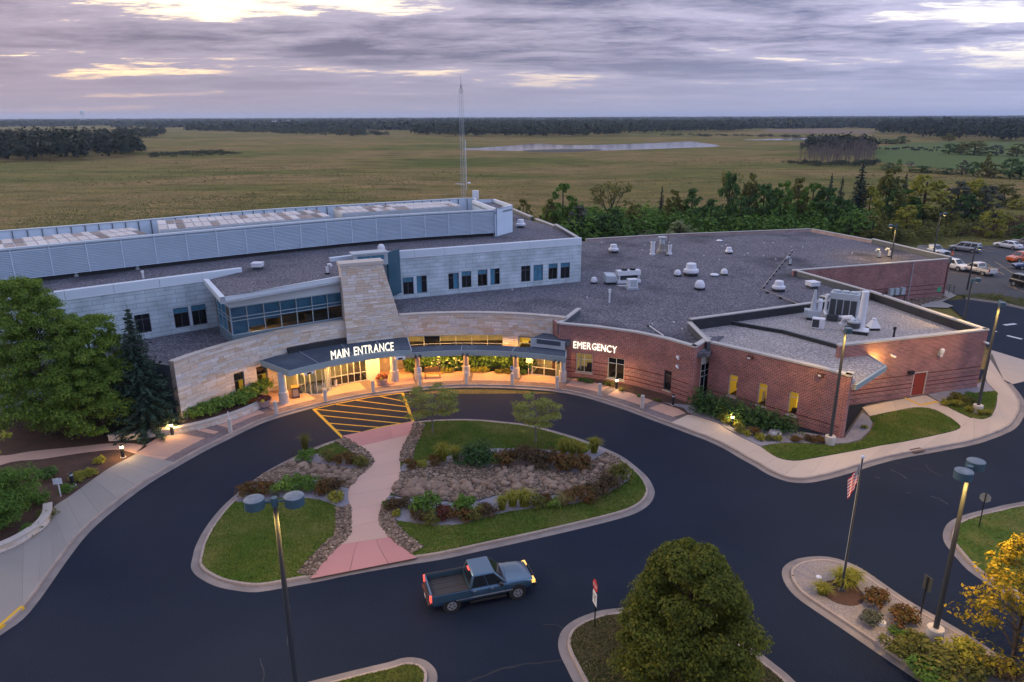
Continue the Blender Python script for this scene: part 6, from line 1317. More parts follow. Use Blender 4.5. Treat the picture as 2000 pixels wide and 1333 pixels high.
# annex plant
ZA = 4.75
ch = empty('chiller_unit', (*(32.79, 67.91), ZA), R(-32), label='large grey chiller with four dark coil panels on the annex roof', cat='chiller')
mb = MB(); mb.box((0, 0, .15), (2.7, 1.5, .3)); mb.build('base_rail', WHITE, ch); mb = MB(); mb.box((0, 0, 1.45), (2.6, 1.4, 2.3)); mb.build('casing', LGREY, ch)
for i in range(4): mb = MB(); mb.box((-.93+.62*i, -.71, 1.2), (.52, .03, 1.6)); mb.build('coil_panel', DGREY, ch)
for i in range(3): mb = MB(); mb.cyl((-.8+.8*i, 0, 2.6), (-.8+.8*i, 0, 2.78), .36, n=16); mb.build('fan_ring', LGREY, ch)
mb = MB(); mb.tube([(-1.5, -.2, 2.3), (-1.6, -.2, 2.0), (-1.6, -.5, .6), (-1.4, -1.1, .4), (.6, -1.2, .4)], .17, 9); mb.build('white_pipework', WHITE, ch); mb = MB(); mb.box((-.7, -1.5, .35), (1.0, .6, .5)); mb.build('pump_box', DGREY, ch)
tp_ = empty('exhaust_stack', (*(31.90, 63.02), ZA), R(-30), label='tall white exhaust stack on a plinth right of the chiller', cat='flue')
mb = MB(); mb.box((0, 0, .15), (2.0, 1.3, .3)); mb.build('plinth', BLACK, tp_); mb = MB(); mb.box((0, 0, .34), (2.05, 1.35, .08)); mb.build('plinth_cap', WHITE, tp_); mb = MB(); mb.cyl((.3, .2, .38), (.3, .2, 3.9), .33, .31, 16); mb.build('stack_pipe', WHITE, tp_); mb = MB(); mb.cyl((-.3, -.15, .4), (-.3, -.15, 1.15), .55, n=18); mb.build('fan_housing', LGREY, tp_); mb = MB(); mb.cyl((-.3, -.15, .5), (-.3, -.15, 1.0), .56, n=18); mb.build('fan_band', DGREY, tp_); mb = MB(); mb.tube([(-.3, -.15, 1.1), (-.6, 0, 1.35), (-1.2, .2, 1.2), (-1.35, .3, .6)], .25, 9); mb.build('duct_elbow', WHITE, tp_)
cf = empty('exhaust_fan', (*(29.76, 67.57), ZA), R(-25), label='pointed pale exhaust fan with a spire left of the chiller', cat='fan')
mb = MB(); mb.box((0, 0, .12), (1.2, 1.1, .24)); mb.build('plinth', BLACK, cf); mb = MB(); mb.box((0, 0, .6), (1.15, 1.05, .72)); mb.build('housing', LGREY, cf); mb = MB(); mb.lathe([(.3, .9), (.26, 1.5), (.1, 2.9), (.05, 3.0)], (-.1, 0, 0), 14); mb.build('spire_nozzle', LGREY, cf); mb = MB(); mb.box((-.65, .1, .7), (.5, .8, .5)); mb.build('intake_hood', LGREY, cf); mb = MB(); mb.cyl((.45, .2, .9), (.45, .2, 1.7), .24, n=12); mb.lathe([(.24, 1.7), (.3, 1.85), (.2, 2.05), (.01, 2.1)], (.45, .2, 0), 12); mb.build('motor_cover', WHITE, cf)
sb_ = empty('condenser_unit', (*(28.98, 64.56), ZA), R(-28), label='small white boxed condenser in front of the pointed exhaust fan', cat='air conditioner'); mb = MB(); mb.box((0, 0, .5), (1.1, .7, .95)); mb.build('casing', WHITE, sb_); mb = MB(); mb.box((-.2, -.355, .5), (.6, .02, .75)); mb.build('coil_grille', DGREY, sb_)
# gas pipe over the roof
gp = empty('gas_pipe', label='thin pale gas pipe zigzagging over the gravel roof', cat='pipe')
q = [(42.02, 105.45), (28.89, 80.24), (29.50, 77.75), (30.60, 72.75)]; mb = MB(); mb.tube([(*p, 4.83) for p in q], .05, 6); mb.build('pipe_run', TANM, gp)
for a, b in zip(q, q[1:]):
    n_ = int((Vector(b)-Vector(a)).length/2.4)
    for k in range(n_): c = Vector(a).lerp(Vector(b), (k+.5)/n_); mb = MB(); mb.box((c.x, c.y, 4.69), (.3, .2, .18)); mb.build('pipe_support', BLACK, gp)
q = [(13.19, 65.78), (13.94, 62.43)]; o = empty('conduit_run', label='short white conduit behind the emergency parapet', cat='pipe'); mb = MB(); mb.tube([(*p, 4.7) for p in q], .05, 6); mb.build('conduit', WHITE, o); mb = MB(); mb.box((*q[0], 4.68), (.3, .3, .16)); mb.build('support_block', BLACK, o)
# lattice mast behind the block
an_p = Vector((-8.34, 125.40)); an_p *= .9; TZ = 24+ (an_p.length)*math.tan(R(2.3))
lm = empty('radio_mast', (an_p.x, an_p.y, 0), label='slender lattice radio mast rising behind the roof screen', cat='mast')
w = .42; legs = [(w*math.cos(R(90+120*k)), w*math.sin(R(90+120*k))) for k in range(3)]
for x, y in legs: mb = MB(); mb.cyl((x, y, 0), (x*.8, y*.8, TZ-1.2), .028, n=6); mb.build('leg', LGREY, lm)
mb = MB(); n_ = int(TZ/1.0)
for k in range(n_):
    z0, z1 = k*(TZ-1.4)/n_, (k+1)*(TZ-1.4)/n_
    for i in range(3):
        a, b = legs[i], legs[(i+1) % 3]; f0, f1 = 1-.2*z0/TZ, 1-.2*z1/TZ
        mb.cyl((a[0]*f0, a[1]*f0, z0), (b[0]*f1, b[1]*f1, z1), .009, n=3, caps=False); mb.cyl((a[0]*f1, a[1]*f1, z1), (b[0]*f1, b[1]*f1, z1), .009, n=3, caps=False)
mb.build('bracing', LGREY, lm, kind='stuff')
mb = MB(); mb.cyl((0, 0, TZ-1.4), (0, 0, TZ+1.1), .04, .02, 6)
for x, y in legs: mb.cyl((x*.8, y*.8, TZ-1.2), (0, 0, TZ), .03, n=5)
mb.build('top_spike', POLE, lm)
mb = MB(); mb.cyl((.5, 0, 13), (.5, 0, TZ-8), .05, n=6); mb.build('feeder_cable', WHITE, lm); mb = MB(); mb.cyl((-1.2, -.3, 14), (.2, -.2, 13.9), .05, n=6); mb.lathe([(.25, 0), (.3, .1), (.1, .25)], (.9, -.2, 14), 10); mb.build('side_antenna', WHITE, lm)
mb = MB(); mb.cyl((*(-32.15, 113.91), 13), (*(-32.15, 113.91), 14.6), .025, n=6); 
# ---------------------------------------------------------------- vehicles
PAINT = {}
def paint(name, col, met=.0, rough=.28):
    return mat('paint_'+name, col, rough, metal=met, spec=.5, coat=.6)
CGLASS = mat('car_glass', (.012, .016, .02), .05, spec=.7); TYRE = mat('tyre', (.012, .012, .013), .8); RIM = mat('alloy_rim', (.42, .43, .45), .35, metal=.6); TAIL = mat('red_lens', (.4, .015, .015), .25); HEADL = mat('clear_lens', (.6, .6, .62), .15); TRIM = mat('black_trim', (.015, .015, .017), .6)
def loft(mb, st):      # stations (x, halfwidth, z0, z1, roundness)
    n = 12; P = []
    for x, w, z0, z1 in st:
        h = z1-z0; pr = [(.86, 0), (.97, .16), (1, .45), (.985, .78), (.93, .94), (.80, 1.0)]
        P += [(x, w*a, z0+h*b) for a, b in pr]+[(x, -w*a, z0+h*b) for a, b in reversed(pr)]
    m_ = len(st); F = [(i*n+k, i*n+(k+1) % n, (i+1)*n+(k+1) % n, (i+1)*n+k) for i in range(m_-1) for k in range(n)]
    F += [tuple(reversed(range(n))), tuple(range((m_-1)*n, m_*n))]; mb.add(P, F)
def wheels(o, xs, w, r, wd=.22):
    for x in xs:
        for s in (1, -1):
            mb = MB(); y = s*(w-wd*.5); mb.cyl((x, y-wd/2, r), (x, y+wd/2, r), r, n=18); t = mb.build('wheel', TYRE, o)
            mb = MB(); yo = y+s*(wd/2+.004); mb.cyl((x, yo-.006*s, r), (x, yo, r), r*.66, n=18); mb.build('rim', RIM, t)
            mb = MB()
            for k in range(5): a = R(72*k+90); mb.cyl((x+r*.36*math.cos(a+.63), yo+.002*s, r+r*.36*math.sin(a+.63)), (x+r*.36*math.cos(a+.63), yo+.006*s, r+r*.36*math.sin(a+.63)), r*.13, n=6)
            mb.build('rim_opening', TRIM, t)
def arches(o, xs, w, r):
    for x in xs:
        for s in (1, -1): mb = MB(); mb.cyl((x, s*(w-.06), r+.02), (x, s*(w+.006), r+.02), r*1.2, n=20); mb.build('wheel_arch', TRIM, o)
def greenhouse(o, xb, xt, wb, wt, zb, zt, pm, panes=2, inset=.09):
    (b0, b1), (t0_, t1_) = xb, xt
    B = [Vector((b0, -wb, zb)), Vector((b1, -wb, zb)), Vector((b1, wb, zb)), Vector((b0, wb, zb))]; T = [Vector((t0_, -wt, zt)), Vector((t1_, -wt, zt)), Vector((t1_, wt, zt)), Vector((t0_, wt, zt))]
    mb = MB(); mb.hexa(B, T); c = mb.build('cabin', pm, o); bv = c.modifiers.new('b', 'BEVEL'); bv.width = .07; bv.segments = 3; autosmooth(c, 35)
    def pane(nm, a, b, c_, d, k0, k1, h0=.1, h1=.9):
        P = lambda u, v: (a.lerp(b, u)).lerp(d.lerp(c_, u), v); q = [P(k0, h0), P(k1, h0), P(k1, h1), P(k0, h1)]; n = (q[1]-q[0]).cross(q[3]-q[0]).normalized()*.012
        mb = MB(); mb.quad(*[x+n for x in q]); mb.build(nm, CGLASS, o)
    pane('windscreen', B[1], B[2], T[2], T[1], .08, .92); pane('rear_window', B[3], B[0], T[0], T[3], .1, .9, .2)
    for k in range(panes):
        a, b = .06+.9*k/panes, .06+.9*(k+1)/panes-.03
        pane('side_window', B[0], B[1], T[1], T[0], a, b); pane('side_window', B[2], B[3], T[3], T[2], a, b)
def smallbox(o, nm, c, s, m): mb = MB(); mb.box(c, s); q = mb.build(nm, m, o); return q
def car(kind, p, z, rz, pm, label, lit=False):
    o = empty({'pickup': 'pickup_truck', 'suv': 'suv', 'sedan': 'sedan_car', 'van': 'minivan', 'jeep': 'off_road_car', 'coupe': 'hatchback_car'}[kind], (*p, z), rz, label=label, cat={'pickup': 'pickup truck', 'van': 'minivan'}.get(kind, 'car'), group='cars in the far parking lot' if not lit else None)
    S_ = {'sedan': (4.8, .9, [(-2.4, .80, .35, .86), (-2.2, .86, .24, .98), (-1.3, .9, .22, 1.0), (0, .91, .22, .96), (1.2, .9, .22, .96), (2.0, .86, .24, .84), (2.38, .76, .32, .70)], (-1.95, 1.25), (-1.1, .35), .93, 1.43, 1.42, .32),
          'coupe': (4.3, .88, [(-2.1, .80, .35, .95), (-1.9, .86, .24, 1.03), (0, .89, .22, .98), (1.1, .88, .22, .98), (1.9, .84, .24, .86), (2.15, .74, .32, .72)], (-2.0, 1.15), (-1.4, .25), .93, 1.5, 1.4, .32),
          'suv': (4.7, .95, [(-2.35, .86, .40, 1.08), (-2.2, .92, .28, 1.12), (0, .95, .26, 1.08), (1.15, .94, .26, 1.08), (2.05, .90, .28, .98), (2.35, .80, .36, .84)], (-2.25, 1.2), (-2.0, .4), 1.04, 1.72, 1.42, .36),
          'van': (5.1, .98, [(-2.55, .90, .36, 1.0), (-2.4, .95, .26, 1.06), (0, .98, .24, 1.04), (1.5, .96, .24, 1.04), (2.25, .90, .26, .90), (2.55, .78, .34, .74)], (-2.5, 1.65), (-2.3, .65), .98, 1.74, 1.55, .34),
          'jeep': (4.2, .85, [(-2.0, .84, .45, 1.12), (-1.9, .86, .38, 1.14), (.7, .86, .38, 1.14), (1.95, .74, .38, 1.10), (2.0, .7, .45, 1.0)], (-1.95, .75), (-1.9, .6), 1.12, 1.82, 1.2, .38)}
    if kind != 'pickup':
        Lg, w, st, xb, xt, zb, zt, wx, r = S_[kind]
        mb = MB(); loft(mb, st); b = mb.build('body', pm, o); autosmooth(b, 50)
        greenhouse(o, xb, xt, w*.9, w*.70, zb-.06, zt, pm, 3 if kind in ('van', 'suv') else 2); arches(o, (-wx, wx-.05), w*.985, r); wheels(o, (-wx, wx-.05), w, r)
        xf, xr = st[-1][0], st[0][0]
        for s in (1, -1):
            smallbox(o, 'headlight', (xf-.12, s*w*.66, .68 if kind != 'suv' else .85), (.2, .36, .14), HEADL); smallbox(o, 'taillight', (xr+.03, s*w*.72, .82 if kind != 'suv' else .98), (.12, .26, .2), TAIL); smallbox(o, 'mirror', (xb[1]-.45, s*(w+.06), zb+.06), (.14, .16, .12), pm)
        smallbox(o, 'rear_bumper', (xr+.02, 0, .46), (.14, w*1.6, .18), pm); smallbox(o, 'grille', (xf-.05, 0, .52), (.1, w*.9, .2), TRIM)
    else:
        w = .96; mb = MB(); loft(mb, [(-2.78, .88, .55, .80), (-2.6, .94, .42, .80), (-.75, .96, .40, .82), (-.7, .96, .40, 1.14), (.95, .95, .40, 1.14), (1.15, .95, .40, 1.12), (2.2, .92, .42, 1.06), (2.62, .86, .46, .98), (2.76, .76, .52, .84)]); b = mb.build('body', pm, o); autosmooth(b, 50)
        for s in (1, -1):
            mb = MB(); mb.hexa([(-2.74, s*.96-.05, .7), (-.72, s*.96-.05, .7), (-.72, s*.96+.05, .7), (-2.74, s*.96+.05, .7)], [(-2.74, s*.93-.06, 1.16), (-.72, s*.93-.06, 1.16), (-.72, s*.93+.06, 1.16), (-2.74, s*.93+.06, 1.16)]); q = mb.build('bed_side', pm, o); bv = q.modifiers.new('b', 'BEVEL'); bv.width = .03; bv.segments = 2
            smallbox(o, 'bed_rail_cap', (-1.72, s*.93, 1.175), (2.0, .1, .03), TRIM)
        smallbox(o, 'tailgate', (-2.74, 0, .93), (.09, 1.76, .48), pm); smallbox(o, 'bed_floor', (-1.72, 0, .83), (1.98, 1.72, .03), mat('bed_liner', (.03, .03, .034), .8)); smallbox(o, 'rear_bumper', (-2.84, 0, .58), (.16, 1.8, .18), RIM if not lit else TRIM); smallbox(o, 'front_bumper', (2.78, 0, .58), (.16, 1.7, .2), TRIM)
        greenhouse(o, (-.78, 1.25), (-.55, .55), .9, .74, 1.08, 1.78, pm, 2); arches(o, (-1.72, 1.78), .955, .39); wheels(o, (-1.72, 1.78), .97, .38, .25)
        TL_, HL_ = (emitmat('lit_taillight', (1, .05, .03), 1.0) if 'lit_taillight' not in MATS else MATS['lit_taillight'], emitmat('lit_headlight', (1, .52, .09), .7) if 'lit_headlight' not in MATS else MATS['lit_headlight']) if lit else (TAIL, HEADL)
        for s in (1, -1):
            smallbox(o, 'taillight', (-2.76, s*.89, .98), (.12, .16, .34), TL_); smallbox(o, 'headlight', (2.66, s*.72, .86), (.18, .36, .16), HL_); smallbox(o, 'mirror', (.85, s*1.08, 1.2), (.16, .22, .16), TRIM)
        smallbox(o, 'grille', (2.78, 0, .82), (.06, 1.0, .22), TRIM)
        for s in (1, -1):
            for x in (-.66, .24, 1.12): smallbox(o, 'door_gap', (x, s*.957, .82), (.018, .012, .52), TRIM)
            for x in (-.42, .5): smallbox(o, 'door_handle', (x-.1, s*.965, .98), (.16, .03, .035), RIM)
            smallbox(o, 'side_moulding', (-.0, s*.962, .66), (3.0, .02, .06), RIM); smallbox(o, 'sill_step', (.2, s*.93, .38), (1.9, .16, .05), TRIM)
        smallbox(o, 'tailgate_handle', (-2.79, 0, 1.06), (.03, .22, .06), TRIM); smallbox(o, 'number_plate', (-2.925, 0, .6), (.012, .3, .13), WHITE); smallbox(o, 'fuel_cap', (-1.05, .957, .98), (.14, .012, .14), TRIM)
        mb = MB(); mb.cyl((1.15, -.85, 1.1), (1.05, -.85, 1.95), .008, n=5); mb.build('aerial', TRIM, o)
        for y in (-.45, 0, .45): smallbox(o, 'bed_rib', (-1.72, y, .85), (1.9, .1, .012), mat('bed_liner', (.03, .03, .034), .8))
        for y in (-.3, .3): mb = MB(); mb.tube([(1.18, y, 1.17), (1.0, y+.35, 1.32)], .012, 5); mb.build('wiper', TRIM, o)
        smallbox(o, 'brake_light', (-.62, 0, 1.745), (.06, .34, .06), TL_)
        if lit:
            for s in (1, -1): lamp_point('headlight_beam', (2.95, s*.7, .8), 10, (1, .8, .5), .08, o, spot=70).rotation_euler = (0, R(-82), 0); lamp_point('taillight_glow', (-2.95, s*.85, .95), 3, (1, .1, .05), .08, o)
    return o
rw, fwh = Vector((-3.04, 30.24)), Vector((0.17, 31.23)); d = (fwh-rw).normalized(); cen = (rw+fwh)/2+Vector((-d.y, d.x))*.95
car('pickup', cen, .0, math.atan2(d.y, d.x), paint('navy', (.055, .115, .18), .5, .28), 'dark blue pickup truck with lit lights driving past the oval island', True)
lotz = -.018
WP = paint('white', (.68, .69, .71)); SV = paint('silver', (.36, .37, .39), .5)
def ang2(a, b): v = Vector(b)-Vector(a); return math.atan2(v.y, v.x)
car('pickup', (75.89, 126.72), lotz, ang2((76.22, 131.35),(77.72, 126.69)), paint('pale_silver', (.45, .46, .48), .3), 'grey pickup truck parked nearest the far roof parapet')
car('van', (83.38, 129.63), lotz, ang2((84.20, 128.07),(82.13, 130.70)), SV, 'silver minivan parked at the grassy far edge of the lot')
car('sedan', (93.29, 132.63), lotz, ang2((94.30, 130.99),(92.62, 134.85)), WP, 'white sedan parked at the far right of the lot')
car('suv', (98.50, 135.29), lotz, ang2((100.24, 134.69),(98.30, 136.43)), paint('taupe', (.20, .17, .15), .3), 'dark taupe car cut by the frame behind the white sedan')
car('suv', (71.89, 113.76), lotz, ang2((70.90, 116.69),(72.66, 112.54)), WP, 'white suv half hidden behind the brick wall corner')
car('pickup', (73.73, 110.57), lotz, ang2((74.30, 107.92),(72.81, 112.94)), paint('cream', (.66, .63, .60)), 'white pickup truck parked in the middle of the lot')
car('suv', (87.01, 119.90), lotz, ang2((90.29, 121.20),(85.19, 119.93)), paint('orange', (.62, .11, .015)), 'orange suv parked at the right edge')
car('sedan', (84.09, 113.55), lotz, ang2((86.14, 113.52),(82.58, 114.40)), paint('deep_blue', (.02, .05, .13), .4), 'dark blue car next to the orange suv')
car('jeep', (74.55, 100.68), lotz, ang2((74.24, 102.66),(75.27, 98.76)), paint('black', (.010, .010, .012)), 'black boxy off road car cut by the right edge')
tcn = Vector((79.07, 126.17)); mb = MB(); mb.lathe([(.28, 0), (.28, .05), (.17, .06), (.04, .75), (.01, .76)], (tcn.x, tcn.y, -.01), 12); o = mb.build('traffic_cone', mat('cone_orange', (.7, .16, .04), .6)); setp(o, 'small orange traffic cone between the pickup and the minivan', 'traffic cone')
# railing, gas meters by the far brick wall
rl = empty('stair_railing', label='dark metal railing at the far brick wall corner', cat='railing'); a, b = Vector((60.84, 97.44)), Vector((61.85, 96.82))
for t in (0, .5, 1): q = a.lerp(b, t); mb = MB(); mb.cyl((q.x, q.y, 0), (q.x, q.y, 1.3), .04, n=6); mb.build('post', POLE, rl)
for z in (.35, .65, .95, 1.28): mb = MB(); mb.cyl((a.x, a.y, z), (b.x, b.y, z), .03, n=6); mb.build('rail', POLE, rl)
gm = empty('gas_meter', (*(51.51, 92.10), 0), R(17), label='grey gas meter pipes at the foot of far brick wall', cat='gas meter')
for x in (-1.3, -.4, .6): mb = MB(); mb.box((x, 0, 1.6), (.6, .4, .9)); mb.build('meter_box', LGREY, gm)
mb = MB(); mb.tube([(-1.6, .1, 0), (-1.6, .1, 1.0), (1.2, .1, 1.0), (1.2, .1, 0)], .08, 7); mb.build('pipework', DGREY, gm)
# ---------------------------------------------------------------- far things
def far_building(p, w, d_, h, m, rm, label, rz=0):
    o = empty('farm_shed', (*p, -.1), rz, label=label, cat='building'); mb = MB(); mb.box((0, 0, h/2), (w, d_, h)); mb.build('wall', m, o)
    mb = MB(); P = [(-w/2-.5, -d_/2-.5, h), (w/2+.5, -d_/2-.5, h), (w/2+.5, d_/2+.5, h), (-w/2-.5, d_/2+.5, h), (-w/2-.5, 0, h+d_*.18), (w/2+.5, 0, h+d_*.18)]; mb.add(P, [(0, 1, 5, 4), (2, 3, 4, 5), (1, 2, 5), (3, 0, 4), (3, 2, 1, 0)]); mb.build('roof', rm, o)
FW_ = mat('far_white_wall', (.7, .7, .72), .7); FR_ = mat('far_blue_roof', (.35, .45, .55), .5)
far_building((-1271.84, 2605.88), 46, 16, 5, FW_, FR_, 'far off low shed with pale blue roof left of centre'); far_building((-735.29, 2368.57), 75, 25, 7, FW_, FW_, 'long white far off building on the horizon'); far_building((-731.04, 2235.34), 20, 16, 6, FW_, FW_, 'small white far off building left of the long white one'); far_building((-417.72, 1642.57), 26, 14, 5, FW_, mat('far_grey_roof', (.4, .38, .4), .6), 'small far off grey roofed shed at the wood edge')
wt = Vector((-2602.82, 4528.01)); wtw = empty('water_tower', (wt.x, wt.y, 0), label='pale water tower standing above the far left horizon', cat='water tower'); k = wt.length/1388*1.0
hh = 24+8*k; mb = MB(); mb.lathe([(.2*k, -4.5*k), (2.4*k, -3*k), (3.2*k, 0), (2.8*k, 2.2*k), (1.2*k, 3.6*k), (.1*k, 3.9*k)], (0, 0, hh), 18); mb.build('tank', FW_, wtw)
for i in range(6): a = R(60*i); mb = MB(); mb.cyl((3.2*k*math.cos(a), 3.2*k*math.sin(a), 0), (2.6*k*math.cos(a), 2.6*k*math.sin(a), hh-2*k), .35*k, n=6); mb.build('leg', FW_, wtw)
mb = MB(); mb.cyl((0, 0, 0), (0, 0, hh-4*k), .5*k, n=8); mb.build('riser_pipe', FW_, wtw)

# ================================================================ PLANTS
def leafmat(name, cols, tr=.38, rough=.75): return mat(name, cols[0], rough, isl=cols, trans=tr, spec=.2)
LM = {
 'maple': leafmat('maple_leaf', [(0.0831, 0.1021, 0.0141), (0.1453, 0.1644, 0.0198), (0.054, 0.0755, 0.0112), (0.218, 0.1999, 0.0254), (0.1141, 0.1377, 0.017)]),
 'birch': leafmat('birch_leaf', [(0.1097, 0.2075, 0.0278), (0.1866, 0.2806, 0.0371), (0.0746, 0.1512, 0.0216), (0.2632, 0.3173, 0.0462), (0.0986, 0.183, 0.0278)]),
 'spruce': leafmat('spruce_needle', [(0.0216, 0.0468, 0.0324), (0.0396, 0.072, 0.0468), (0.018, 0.036, 0.0252), (0.054, 0.0864, 0.054)], .05),
 'locust': leafmat('locust_leaf', [(0.234, 0.27, 0.0579), (0.342, 0.36, 0.0825), (0.18, 0.216, 0.0495), (0.396, 0.36, 0.0909)], .35),
 'gold': leafmat('golden_leaf', [(0.2611, 0.1833, 0.0132), (0.3533, 0.2604, 0.0184), (0.169, 0.1158, 0.0111), (0.1229, 0.1254, 0.0147), (0.3072, 0.2315, 0.0147)], .35),
 'green': leafmat('green_leaf', [(0.0864, 0.1759, 0.0274), (0.135, 0.2484, 0.0376), (0.0576, 0.1242, 0.0205), (0.18, 0.2898, 0.0513)]),
 'bright': leafmat('bright_green_leaf', [(0.1378, 0.243, 0.0356), (0.2106, 0.324, 0.0486), (0.0892, 0.162, 0.0259), (0.2592, 0.3564, 0.0648)], .3),
 'dark': leafmat('dark_green_leaf', [(0.049, 0.1108, 0.0271), (0.0803, 0.1561, 0.0349), (0.0356, 0.0806, 0.0213), (0.1114, 0.1888, 0.0387)], .2),
 'juniper': leafmat('juniper_leaf', [(0.0292, 0.0745, 0.0227), (0.0486, 0.1102, 0.0292), (0.0194, 0.0518, 0.0162), (0.0728, 0.1378, 0.0356)], .15),
 'olive': leafmat('olive_leaf', [(0.1238, 0.1331, 0.0297), (0.1815, 0.1811, 0.0396), (0.0825, 0.0924, 0.0231), (0.231, 0.2126, 0.0462)]),
 'yellowgreen': leafmat('yellow_green_leaf', [(0.23, 0.2444, 0.0316), (0.3306, 0.3162, 0.0431), (0.1581, 0.1725, 0.0259), (0.4025, 0.3594, 0.0504)], .3),
 'rust': leafmat('rust_leaf', [(0.1485, 0.0698, 0.0238), (0.2228, 0.101, 0.0297), (0.0891, 0.0497, 0.0208), (0.1485, 0.1165, 0.0327), (0.0668, 0.0621, 0.0208)]),
 'brown': leafmat('brown_leaf', [(0.1013, 0.0648, 0.0351), (0.1418, 0.0945, 0.0486), (0.0675, 0.0459, 0.027), (0.1148, 0.0945, 0.0378)]),
 'red': leafmat('red_leaf', [(0.13, 0.0364, 0.0286), (0.182, 0.0585, 0.039), (0.0845, 0.0286, 0.0234), (0.117, 0.065, 0.0325)]),
 'grey': leafmat('grey_leaf', [(0.1148, 0.1283, 0.081), (0.162, 0.1755, 0.1148), (0.0743, 0.0837, 0.054), (0.135, 0.135, 0.1013)]),
 'pale': leafmat('pale_willow_leaf', [(0.221, 0.26, 0.1105), (0.299, 0.338, 0.156), (0.156, 0.1885, 0.078)], .3),
 'twig': mat('bare_twig', (.13, .105, .10), .95, isl=[(.11, .09, .085), (.17, .145, .14), (.08, .065, .06)], spec=.1),
 'straw': leafmat('straw_blade', [(.26, .20, .07), (.32, .26, .10), (.20, .15, .05)]),
}
def clump_crown(h0, h1, prof, rx, ncl, nleaf, leaf, rc=.28, flatc=.75, seed=0, hollow=.35, aspect=.55, up=.5):
    g = np.random.default_rng(seed); C_, N_ = [], []; cents = []
    ts = g.random(ncl)
    for t in ts:
        a = g.random()*6.283; r = prof(t)*rx*(hollow+(1-hollow)*math.sqrt(g.random()))*(1+.14*math.sin(3*a+seed)+.08*math.sin(5*a+2*t*6))
        c = np.array([r*math.cos(a), r*math.sin(a), h0+(h1-h0)*t]); cents.append(c)
        k = rx*rc*(.6+.7*g.random())*(.55+.6*prof(t)); n = int(nleaf*(.7+.6*g.random()))
        p, nn = blob_leaves(n, (k, k, k*flatc), leaf, up, c, .35); C_.append(p); N_.append(nn)
    V, F = leaf_quads(np.vstack(C_), np.vstack(N_), leaf, aspect); return V, F, cents
def limbs(mb, h0, h1, cents, r0, every=6, top=None):
    top = top or h1*.9; n = 8; mb.tube([(.06*math.sin(i*1.3)*r0*4, .06*math.cos(i*1.7)*r0*4, top*i/n) for i in range(n+1)], [r0*(1-.85*i/n)+.012 for i in range(n+1)], 8)
    for c in cents[::every]:
        z = max(h0*.6, min(c[2]*.8-.25*math.hypot(c[0], c[1])*.5, top*.95)); s = Vector((0, 0, z)); e = Vector(c); m = s.lerp(e, .5)+Vector((0, 0, .12*(e-s).length)); rr = r0*(.42*(1-z/top*.7))
        mb.tube([s, m, e], [rr, rr*.6, max(.01, rr*.22)], 5)
def make_tree(name, loc, label, cat, lm, h0, h1, prof, rx, ncl, nleaf, leaf, group=None, bark=None, seed=0, rz=0, scale=(1, 1, 1), r0=.18, every=6, **kw):
    o = empty(name, loc, rz, label=label, cat=cat, group=group); V, F, cs = clump_crown(h0, h1, prof, rx, ncl, nleaf, leaf, seed=seed, **kw)
    link('crown', fast_mesh('crown', V, F), LM[lm], o); mb = MB(); limbs(mb, h0, h1, cs, r0, every); mb.build('trunk', bark or BARK, o); o.scale = scale; return o
ovoid = lambda t: max(.12, math.sin(math.pi*min(1, .18+.80*t))**.8)*(1 if t < .5 else 1)
conic = lambda t: max(.10, (1-t)**.62*min(1, .72+1.6*t))
round_ = lambda t: max(.15, math.sqrt(max(0, 1-(2*t-1)**2)))
vase = lambda t: .25+.75*min(1, t*1.6)*(1 if t < .75 else max(.3, 1-(t-.75)*2.4))
# specimen trees -------------------------------------------------------------
make_tree('round_maple', (*(7.48, 25.46), .13), 'dense round olive green tree filling the foreground island', 'tree', 'maple', .4, 6.65, lambda t: float(np.interp(t, (0, .2, .45, .7, .88, 1), (.72, 1, .97, .76, .50, .2))), 2.6, 170, 560, .072, seed=4, rc=.27, hollow=.6, r0=.2, every=9)
make_tree('birch_tree', (*(-36.22, 51.31), .1), 'tallest leafy green tree in front of the left facade', 'tree', 'birch', 1.2, 12.3, lambda t: max(.30, (1-.72*t**1.4)*min(1, .65+2*t)), 4.3, 330, 330, .072, seed=9, rc=.20, hollow=.3, r0=.22, every=8)
make_tree('birch_tree', (*(-32.26, 51.47), .1), 'lower leafy green tree between the tallest tree and the spruce', 'tree', 'birch', .9, 9.4, lambda t: max(.32, (1-.6*t**1.6)*min(1, .7+2*t)), 3.5, 260, 330, .072, seed=13, rc=.21, hollow=.3, r0=.18, every=8)
